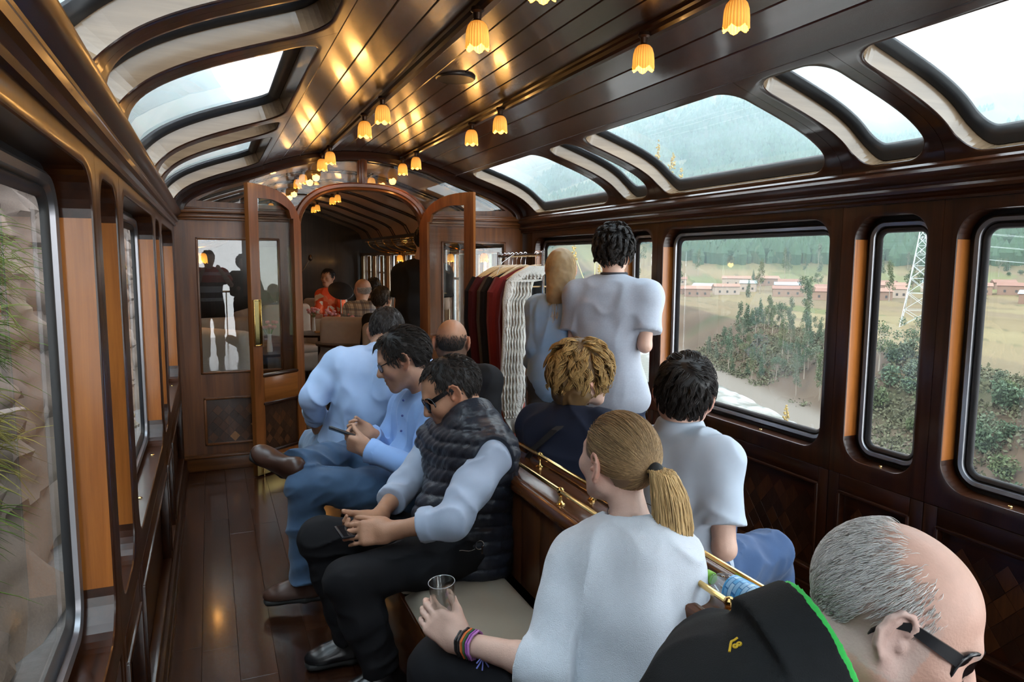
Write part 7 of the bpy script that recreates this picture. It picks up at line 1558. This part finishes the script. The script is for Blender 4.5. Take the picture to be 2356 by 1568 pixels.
def treekit(kind, seed):
    rg = random.Random(seed); tr = MB(); bl = []
    if kind == 'tall':
        H = 11.0; tr.tube([(0, 0, -0.6), (0.15, 0.05, H * 0.4), (0.05, 0.2, H * 0.75), (0.1, 0.1, H)], [0.16, 0.12, 0.08, 0.03], 6)
        for i in range(16):
            z = H * (0.35 + 0.63 * i / 15); a = rg.random() * 6.28; q = (1.25 - 0.8 * i / 15) * (0.5 + 0.6 * rg.random()); p = (q * math.cos(a), q * math.sin(a), z + 0.3); tr.tube([(0.08, 0.1, z - 0.4), p], [0.05, 0.02], 4, False); bl.append((*p, 0.62 + 0.3 * rg.random()))
        n, s = 1100, 0.20
    elif kind == 'open':
        H = 8.0; tr.tube([(0, 0, -0.6), (0.1, 0.0, H * 0.35), (0.3, 0.2, H * 0.7)], [0.17, 0.13, 0.06], 6)
        for i in range(9):
            a = i * 2.4; q = 1.0 + 1.6 * rg.random(); z = H * (0.5 + 0.5 * rg.random()); p = (q * math.cos(a), q * math.sin(a), z); tr.tube([(0.2, 0.1, H * (0.35 + 0.3 * rg.random())), (p[0] * 0.5, p[1] * 0.5, z - 0.7), p], [0.06, 0.04, 0.02], 4, False); bl.append((*p, 0.75 + 0.4 * rg.random()))
        n, s = 1000, 0.19
    elif kind == 'cone':
        H = 6.5; tr.tube([(0, 0, -0.5), (0, 0, H * 0.9)], [0.12, 0.03], 6)
        for i in range(12): z = H * (0.12 + 0.85 * i / 11); a = rg.random() * 6.28; q = 0.55 * (1 - i / 12); bl.append((q * math.cos(a), q * math.sin(a), z, 1.15 * (1 - 0.75 * i / 11)))
        n, s = 1000, 0.2
    else:
        tr.tube([(0, 0, -0.3), (0.1, 0, 0.8)], [0.06, 0.03], 5)
        for i in range(8): a = i * 0.9; q = 0.9 * rg.random(); bl.append((q * math.cos(a), q * math.sin(a), 0.7 + 0.8 * rg.random(), 0.7))
        n, s = 700, 0.16
    t = tr.build('trunk', BARK); tm = t.data; bpy.data.objects.remove(t)
    return tm, [leafmesh('foliage', bl, n, s, LEAFS[k], seed + k) for k in range(3)]
KITS = {k: [treekit(k, 5 + i) for i in range(2)] for k in ('tall', 'open', 'cone', 'shrub')}
rgt = random.Random(9); PLACED = []
def free(x, y, r):
    if any((x - a) ** 2 + (y - b) ** 2 < (r + c) ** 2 for a, b, c in PLACED): return False
    PLACED.append((x, y, r)); return True
LBL = dict(tall='tall slim', open='loose crowned', cone='pointed', shrub='low round')
def tree(kind, x, y, sc, label, group, v=None, z=None):
    if label is None: label = '%s grey green tree in the thicket on the far river bank' % LBL[kind]; group += ', ' + LBL[kind]
    elif label.startswith('distant'): label = '%s tree far off among the village houses' % LBL[kind]; group += ', ' + LBL[kind]
    tm, fms = KITS[kind][rgt.randrange(2)]; z = float(terr(np.array([x]), np.array([y]))[0]) if z is None else z
    t = thing('tree' if kind != 'shrub' else 'shrub', label, 'tree' if kind != 'shrub' else 'shrub', (x, y, z), rgt.random() * 6.28, group); t.scale = (sc, sc, sc * (0.9 + 0.3 * rgt.random()))
    for nm, me in (('trunk', tm), ('foliage', fms[rgt.randrange(3) if v is None else v])):
        o = bpy.data.objects.new(nm, me); C.objects.link(o); o.parent = t
    return t
# belt of slim trees on the far river bank, framed by the wide window
for i in range(120):
    y = 72 + 72 * rgt.random(); x = float(shore(np.array([y]))[0]) + 9 + 19 * rgt.random()
    if not 0.93 < y / x < 1.35 or not free(x, y, 0.85): continue
    tree(rgt.choice(('tall', 'tall', 'open', 'cone')), x, y, 0.42 + 0.26 * rgt.random(), None, 'thicket on the far river bank')
for i in range(90):
    y = 30 + 60 * rgt.random(); x = float(shore(np.array([y]))[0]) + 10 + 16 * rgt.random()
    if not free(x, y, 1.15): continue
    tree('shrub', x, y, 0.7 + 1.0 * rgt.random(), 'grey green bush on the eroded slope above the river', 'bushes on the river slope')
tree('open', 101, 83.5, 0.95, 'single gnarled tree at the field edge in the narrow window', 'landmark trees', 1)
tree('open', 112, 86, 0.8, 'darker tree behind the gnarled one in the narrow window', 'landmark trees', 0)
tree('tall', 150, 148, 0.95, 'tall slender tree standing alone in the straw field', 'landmark trees', 0)
tree('cone', 120, 137, 1.15, 'pointed dark tree above the thicket', 'landmark trees', 0)
tree('cone', 143, 158, 0.8, 'small pointed tree behind the pointed dark tree', 'landmark trees', 0)
tree('tall', 104, 124, 0.72, 'tall tree at the left end of the thicket', 'landmark trees', 0)
tree('open', 205, 202, 1.25, 'broad tree in front of the village houses', 'landmark trees', 0)
tree('open', 190, 128, 1.1, 'grey tree in the field of the right-hand window', 'landmark trees', 2)
tree('shrub', 200, 118, 2.4, 'dark round bush in the field of the right-hand window', 'landmark trees', 0)
# ---------------------------------------------------------------- village
ADOBE = [pmat('adobe_%d' % i, c, 0.9, noise=0.12, nscale=1) for i, c in enumerate(((0.12, 0.078, 0.055), (0.17, 0.14, 0.115), (0.105, 0.066, 0.048)))]; TILE = [pmat('roof_%d' % i, c, 0.85, noise=0.25, nscale=2) for i, c in enumerate(((0.10, 0.048, 0.033), (0.125, 0.07, 0.05), (0.14, 0.18, 0.21)))]
for i in range(60):
    az = math.radians(33 + 27 * rgt.random()); r = 325 + 75 * rgt.random(); x, y = r * math.sin(az), r * math.cos(az)
    if not free(x, y, 7.0): continue
    z = float(terr(np.array([x]), np.array([y]))[0]); a = rgt.random() * 0.6 - 0.3 - az
    h = thing('house', '', 'house', (x, y, z), a, ''); L_, D_, H_ = 7 + 7 * rgt.random(), 5 + 2 * rgt.random(), 2.6 + 1.6 * rgt.random()
    MB().b2((-L_ / 2, -D_ / 2, -1), (L_ / 2, D_ / 2, H_)).build('walls', rgt.choice(ADOBE), h, False)
    k = rgt.choice((0, 0, 1, 1, 2)); m = MB(); e = 0.4; m.add([(-L_ / 2 - e, -D_ / 2 - e, H_ - 0.1), (L_ / 2 + e, -D_ / 2 - e, H_ - 0.1), (L_ / 2 + e, 0, H_ + 1.3), (-L_ / 2 - e, 0, H_ + 1.3), (-L_ / 2 - e, D_ / 2 + e, H_ - 0.1), (L_ / 2 + e, D_ / 2 + e, H_ - 0.1)], [(0, 1, 2, 3), (3, 2, 5, 4), (0, 3, 4), (1, 5, 2)]); m.build('roof', TILE[k], h, False); rf = ('dark red tiled', 'pale red tiled', 'blue metal')[k]; tag(h, 'small adobe village house with %s roof across the valley' % rf, None, 'village houses with %s roofs' % rf)
    m = MB()
    for q in (-0.3, 0.0, 0.3): m.b2((q * L_ - 0.45, -D_ / 2 - 0.04, 0.9), (q * L_ + 0.45, -D_ / 2 + 0.02, 2.0))
    m.build('windows', BLACKR, h, False)
for i in range(80):
    az = math.radians(24 + 38 * rgt.random()); r = 300 + 190 * rgt.random(); x, y = r * math.sin(az), r * math.cos(az)
    if not free(x, y, 3.0): continue
    tree(rgt.choice(('open', 'cone', 'tall', 'shrub')), x, y, 0.8 + 0.6 * rgt.random(), 'distant tree among the village houses', 'trees round the village')
# scrub on the eroded river slope, too dense to count
rg = np.random.RandomState(8); n = 2600; y = 20 + 130 * rg.rand(n); x = shore(y) + 7 + 22 * rg.rand(n); k = fbm(x, y, 9, 4, 45) > -0.12; x, y = x[k], y[k]; z = terr(x, y); n = len(x)
c = np.repeat(np.stack([x, y, z + 0.25], 1), 14, 0) + rg.normal(size=(n * 14, 3)) * A(0.55, 0.55, 0.28); a = rg.normal(size=c.shape); a /= np.linalg.norm(a, axis=1, keepdims=True); b = np.cross(a, rg.normal(size=c.shape)); b /= np.linalg.norm(b, axis=1, keepdims=True); q = (0.16 + 0.22 * rg.rand(len(c)))[:, None]
tag(mk('bank_scrub', np.stack([c - a * q, c + b * q * 0.6, c + a * q, c - b * q * 0.6], 1).reshape(-1, 3), np.arange(4 * len(c)).reshape(-1, 4), cloth('scrub_leaf', (0.046, 0.050, 0.028), noise=0.5, ns=0.4, bump=0), None, False), 'low olive scrub covering the eroded slope above the river', 'scrub', kind='stuff')
# hillside forest, too many to count
rg = np.random.RandomState(4); n = 13000; az = np.radians(20 + 44 * rg.rand(n)); r = 480 * (3.2 ** rg.rand(n)); x, y = r * np.sin(az), r * np.cos(az)
keep = (fbm(x, y, 260, 5, 55) + 0.10 > 0.0) ; x, y = x[keep], y[keep]; z = terr(x, y); s = 3.0 + 3.5 * rg.rand(len(x)); n = len(x)
ring = [(math.cos(a), math.sin(a)) for a in (0, 1.257, 2.513, 3.77, 5.027)]
V = np.zeros((n, 11, 3)); V[:, 0] = np.stack([x, y, z + s * 2.3], 1)
for k, (c_, s_) in enumerate(ring):
    V[:, 1 + k] = np.stack([x + c_ * s * 0.62, y + s_ * s * 0.62, z + s * 1.1], 1); V[:, 6 + k] = np.stack([x + c_ * s * 0.45, y + s_ * s * 0.45, z - 0.5], 1)
F = np.array([(0, 1 + k, 1 + (k + 1) % 5, 1 + (k + 1) % 5) for k in range(5)] + [(1 + k, 6 + k, 6 + (k + 1) % 5, 1 + (k + 1) % 5) for k in range(5)]); b = (np.arange(n) * 11)[:, None, None]
Fq = (F[None] + b).reshape(-1, 4); Fl = [tuple(q) if q[2] != q[3] else tuple(q[:3]) for q in Fq.tolist()]
fst = mk('hillside_forest', V.reshape(-1, 3), Fl, pmat('pine_green', (0.026, 0.050, 0.030), 0.95, spec=0.1, noise=0.5, nscale=0.02), None, False); tag(fst, 'dark green pine forest covering the hillside across the valley', 'forest', kind='stuff')
# ---------------------------------------------------------------- lattice pylon and its lines
STEEL = pmat('galvanised_steel', (0.26, 0.30, 0.31), 0.5, 0.3)
py = thing('pylon', 'steel lattice power pylon rising from the fields in the narrow window', 'pylon', (155.2, 118.7, float(terr(np.array([155.2]), np.array([118.7]))[0])), 0.6)
m = MB(); HP = 26.5; lev = [0, 4, 8, 11.5, 14.5, 17, 19.2, 21.2, 23, 24.6, HP]; wz = lambda z: 3.1 * (1 - z / HP) ** 1.15 + 0.28
for i in range(len(lev) - 1):
    a, b = lev[i], lev[i + 1]; c0 = [(sx * wz(a), sy * wz(a), a) for sx, sy in ((-1, -1), (1, -1), (1, 1), (-1, 1))]; c1 = [(sx * wz(b), sy * wz(b), b) for sx, sy in ((-1, -1), (1, -1), (1, 1), (-1, 1))]
    for k in range(4):
        m.tube([c0[k], c1[k]], 0.10, 4, False); m.tube([c0[k], c1[(k + 1) % 4]], 0.06, 4, False); m.tube([c0[(k + 1) % 4], c1[k]], 0.06, 4, False); m.tube([c1[k], c1[(k + 1) % 4]], 0.06, 4, False)
m.build('lattice', STEEL, py, False)
for z, l in ((17.5, 4.2), (20.5, 3.6), (23.3, 3.0)):
    m = MB(); m.tube([(-l, 0, z), (0, 0, z + 0.9), (l, 0, z)], 0.08, 4); m.tube([(-l, 0, z), (l, 0, z)], 0.07, 4); m.build('crossarm', STEEL, py, False)
m = MB()
for z, l in ((17.3, 4.2), (20.3, 3.6), (23.1, 3.0)):
    for s in (-1, 1): m.tube([(s * l, 0, z), (s * l + 6, -25, z - 2.5), (s * l + 14, -70, z - 2.0), (s * l + 24, -120, z + 1)], 0.035, 4, False)
m.build('power_line', STEEL, py, False)
# ---------------------------------------------------------------- yellow plumed reeds by the track
PLUME = pmat('yellow_plume', (0.24, 0.17, 0.05), 0.9, noise=0.2, nscale=40)
def reed(x, y, ht, label, heads):
    t = thing('reed', label, 'plant', (x, y, -1.7), 0, 'yellow reeds beside the track')
    for i, (dx, dy, hh) in enumerate(heads):
        MB().tube([(0, 0, 0), (dx * 0.1, dy * 0.1, hh * 0.74), (dx, dy, hh)], [0.012, 0.010, 0.006], 5).build('stem', pmat('reed_stem', (0.30, 0.30, 0.14), 0.8), t)
        rg = np.random.RandomState(i + int(x * 10)); m = MB()
        for q in range(46): u = rg.rand(); m.ball((dx + rg.normal() * 0.03 * (1.2 - u), dy + rg.normal() * 0.03 * (1.2 - u), hh - 0.12 + 0.42 * u), 0.012 + 0.018 * (1 - u) * rg.rand(), 5)
        m.build('plume', PLUME, t)
reed(6.6, 6.3, 1, 'yellow plumed reed low in the wide window', ((-0.25, 0.2, 1.30), (0.25, -0.22, 1.42), (0.12, -0.1, 1.22)))
reed(6.72, 9.90, 1, 'tall reed with yellow plumes reaching into the skylight view', ((0, 0, 4.95), (0.18, -0.15, 4.75), (0.28, -0.25, 4.5), (0.2, -0.15, 4.4)))
reed(6.9, 12.2, 1, 'feathery yellow reed outside the farthest window', ((0, 0, 3.7), (0.3, -0.2, 3.3), (-0.35, 0.2, 3.45), (0.1, 0.0, 3.0)))
# ---------------------------------------------------------------- rock cutting close on the left
def cliff():
    ny, nz_ = 230, 130; y = np.linspace(-12, 52, ny); t = np.linspace(0, 1, nz_); Yg, Tg = np.meshgrid(y, t, indexing='ij'); zb = -2.2 + 11.5 * Tg; xb = -1.75 - 3.4 * Tg ** 0.9
    yy_, zz_ = Yg.ravel(), zb.ravel(); rk = fbm(yy_, zz_ * 1.3, 1.5, 6, 90, 0.6); blk = np.abs(fbm(yy_ + 3, zz_ * 1.6, 0.8, 4, 95, 0.6)); ledge = np.round((zz_ + 0.5 * rk) / 0.55) * 0.55 - zz_
    x = xb.ravel() + 0.60 * rk + 0.7 * blk + 0.16 * ledge - 0.25 * sstep(0, 1.2, -zz_ - 1.0) * 0; V = np.stack([x, yy_, zz_], 1); i, j = np.meshgrid(np.arange(ny - 1), np.arange(nz_ - 1), indexing='ij'); b = i * nz_ + j
    F = np.stack([b, b + 1, b + nz_ + 1, b + nz_], -1).reshape(-1, 4); o = mk('rock_cutting', V, F, attrmat('rock_face', 0.9, 0.2, 0.6, 14, nz=0.16), None, True, 40)
    c = np.tile(A(0.125, 0.092, 0.075), (len(V), 1)) * np.clip(1 + 1.1 * fbm(yy_ * 2, zz_ * 2, 0.9, 5, 97, 0.6)[:, None], 0.15, 2.2) * (0.35 + 1.6 * np.clip(blk, 0, 0.6)[:, None]); g = sstep(0.05, 0.3, fbm(yy_, zz_, 1.9, 4, 99) + 0.15 * ledge)[:, None]; c = c * (1 - 0.85 * g) + A(0.07, 0.068, 0.02) * 0.85 * g; lo = sstep(0.2, -0.9, zz_)[:, None] * 0.6; c = c * (1 - lo) + A(0.07, 0.055, 0.04) * lo
    at = o.data.color_attributes.new('Col', 'FLOAT_COLOR', 'POINT'); cc = np.ones((len(V), 4), f32); cc[:, :3] = np.clip(c, 0.01, 1); at.data.foreach_set('color', cc.ravel()); return o
tag(cliff(), 'pinkish grey rock face with tufts of dry grass close outside the left windows', 'rock face', kind='structure')
tag(mk('trackside', [(-6, -14, -2.0), (4.6, -14, -2.0), (4.6, 60, -2.0), (-6, 60, -2.0)], [(0, 1, 2, 3)], pmat('ballast', (0.07, 0.065, 0.06), 0.95, noise=0.5, nscale=9, bump=0.8, bscale=25), None, False), kind='structure')
ROCK = pmat('loose_rock', (0.15, 0.115, 0.098), 0.9, noise=0.35, nscale=6, bump=0.6, bscale=20)
lbl = ['pinkish boulder low outside the near left window', 'pale angular boulder outside the near left window', 'flat grey rock on the cutting slope', 'rounded brown rock near the bottom of the left window', 'jagged light rock halfway up the cutting', 'small split rock beside dry grass', 'dark wedge of rock on the cutting', 'white veined rock above the track ditch']
for i, (x, y, z, s) in enumerate(((-1.55, 5.2, -0.15, 0.24), (-1.7, 4.2, 1.25, 0.34), (-1.8, 6.0, 0.75, 0.3), (-1.5, 3.6, -0.6, 0.26), (-1.95, 5.1, 2.0, 0.36), (-1.6, 6.8, 0.3, 0.22), (-1.7, 3.2, 0.45, 0.3), (-1.5, 4.5, -0.9, 0.3))):
    bm = bmesh.new(); bmesh.ops.create_icosphere(bm, subdivisions=3, radius=s); rg = np.random.RandomState(i)
    dirs = [nrm(rg.normal(size=3)) for _ in range(14)]
    for v in bm.verts:
        q = A(*v.co); 
        for d in dirs:
            e = q @ d - s * (0.62 + 0.1 * math.sin(7 * d[0]))
            if e > 0: q = q - d * e * 0.92
        v.co = q * A(1.2, 1.3, 0.8)
    me = bpy.data.meshes.new('rock'); bm.to_mesh(me); bm.free(); me.materials.append(ROCK); o = bpy.data.objects.new('rock', me); C.objects.link(o); o.location = (x, y, z); tag(o, lbl[i], 'rock', 'loose rocks of the cutting')
GRASS = [pmat('dry_grass', (0.28, 0.25, 0.07), 0.9), pmat('green_grass', (0.10, 0.18, 0.03), 0.9)]
rg = np.random.RandomState(3)
for i, (x, y, z) in enumerate(((-1.45, 4.6, 0.15), (-1.45, 4.0, -0.25), (-1.5, 5.6, 1.1), (-1.45, 5.3, 0.5), (-1.6, 6.6, 1.6), (-1.35, 3.4, -0.1))):
    n = 160; P = np.zeros((n, 5, 3)); b0 = rg.normal(size=(n, 3)) * A(0.10, 0.22, 0.16); d = A(0.2, 0, 0.28) + rg.normal(size=(n, 3)) * 0.16
    for j in range(5): P[:, j] = A(x, y, z) + b0 + d * 0.5 * j / 4 + A(0.12, 0, -0.22) * (j / 4) ** 2
    o = strands('grass_tuft', P, 0.004, (0.16, 0.14, 0.035) if i % 2 else (0.06, 0.10, 0.02), attrmat('grass_blades', 0.9, 0.1), None, 3, 0.3, i); tag(o, 'tuft of %s grass growing from the cutting, %s' % ('dry yellow' if i % 2 else 'green', ['beside the window bottom', 'lowest by the ditch', 'under the spiky plant', 'in the middle', 'high on the face', 'nearest the coach'][i]), 'grass', 'grass tufts of the cutting')
m = MB(); ag = thing('agave', 'dark spiky agave at the top of the near left window', 'plant', (-1.75, 5.5, 3.15))
for i in range(26):
    a = i * 2.4; e = 0.15 + 0.9 * ((i * 7) % 10) / 10; L_ = 0.55; d = A(math.cos(a) * math.cos(e), math.sin(a) * math.cos(e), math.sin(e)); m = MB(); m.tube([(0, 0, 0), tuple(d * L_ * 0.5 + A(0, 0, 0.04)), tuple(d * L_)], [0.03, 0.028, 0.003], 5); m.build('leaf', pmat('agave_leaf', (0.06, 0.11, 0.05), 0.6), ag)
# ---------------------------------------------------------------- valley haze
hz = MB().b2((-1500, 190, -40), (4300, 4300, 1500)).build('valley_haze', None, None, False); hm = bpy.data.materials.new('haze'); hm.use_nodes = True; hn = hm.node_tree; hn.nodes.clear(); ho = hn.nodes.new('ShaderNodeOutputMaterial'); hs = hn.nodes.new('ShaderNodeVolumeScatter'); hs.inputs['Color'].default_value = (0.50, 0.68, 0.74, 1); hs.inputs['Density'].default_value = 0.00050; hs.inputs['Anisotropy'].default_value = 0.3
hn.links.new(hs.outputs[0], ho.inputs['Volume']); hz.data.materials.append(hm); tag(hz, 'thin blue haze filling the valley', 'haze', kind='stuff')
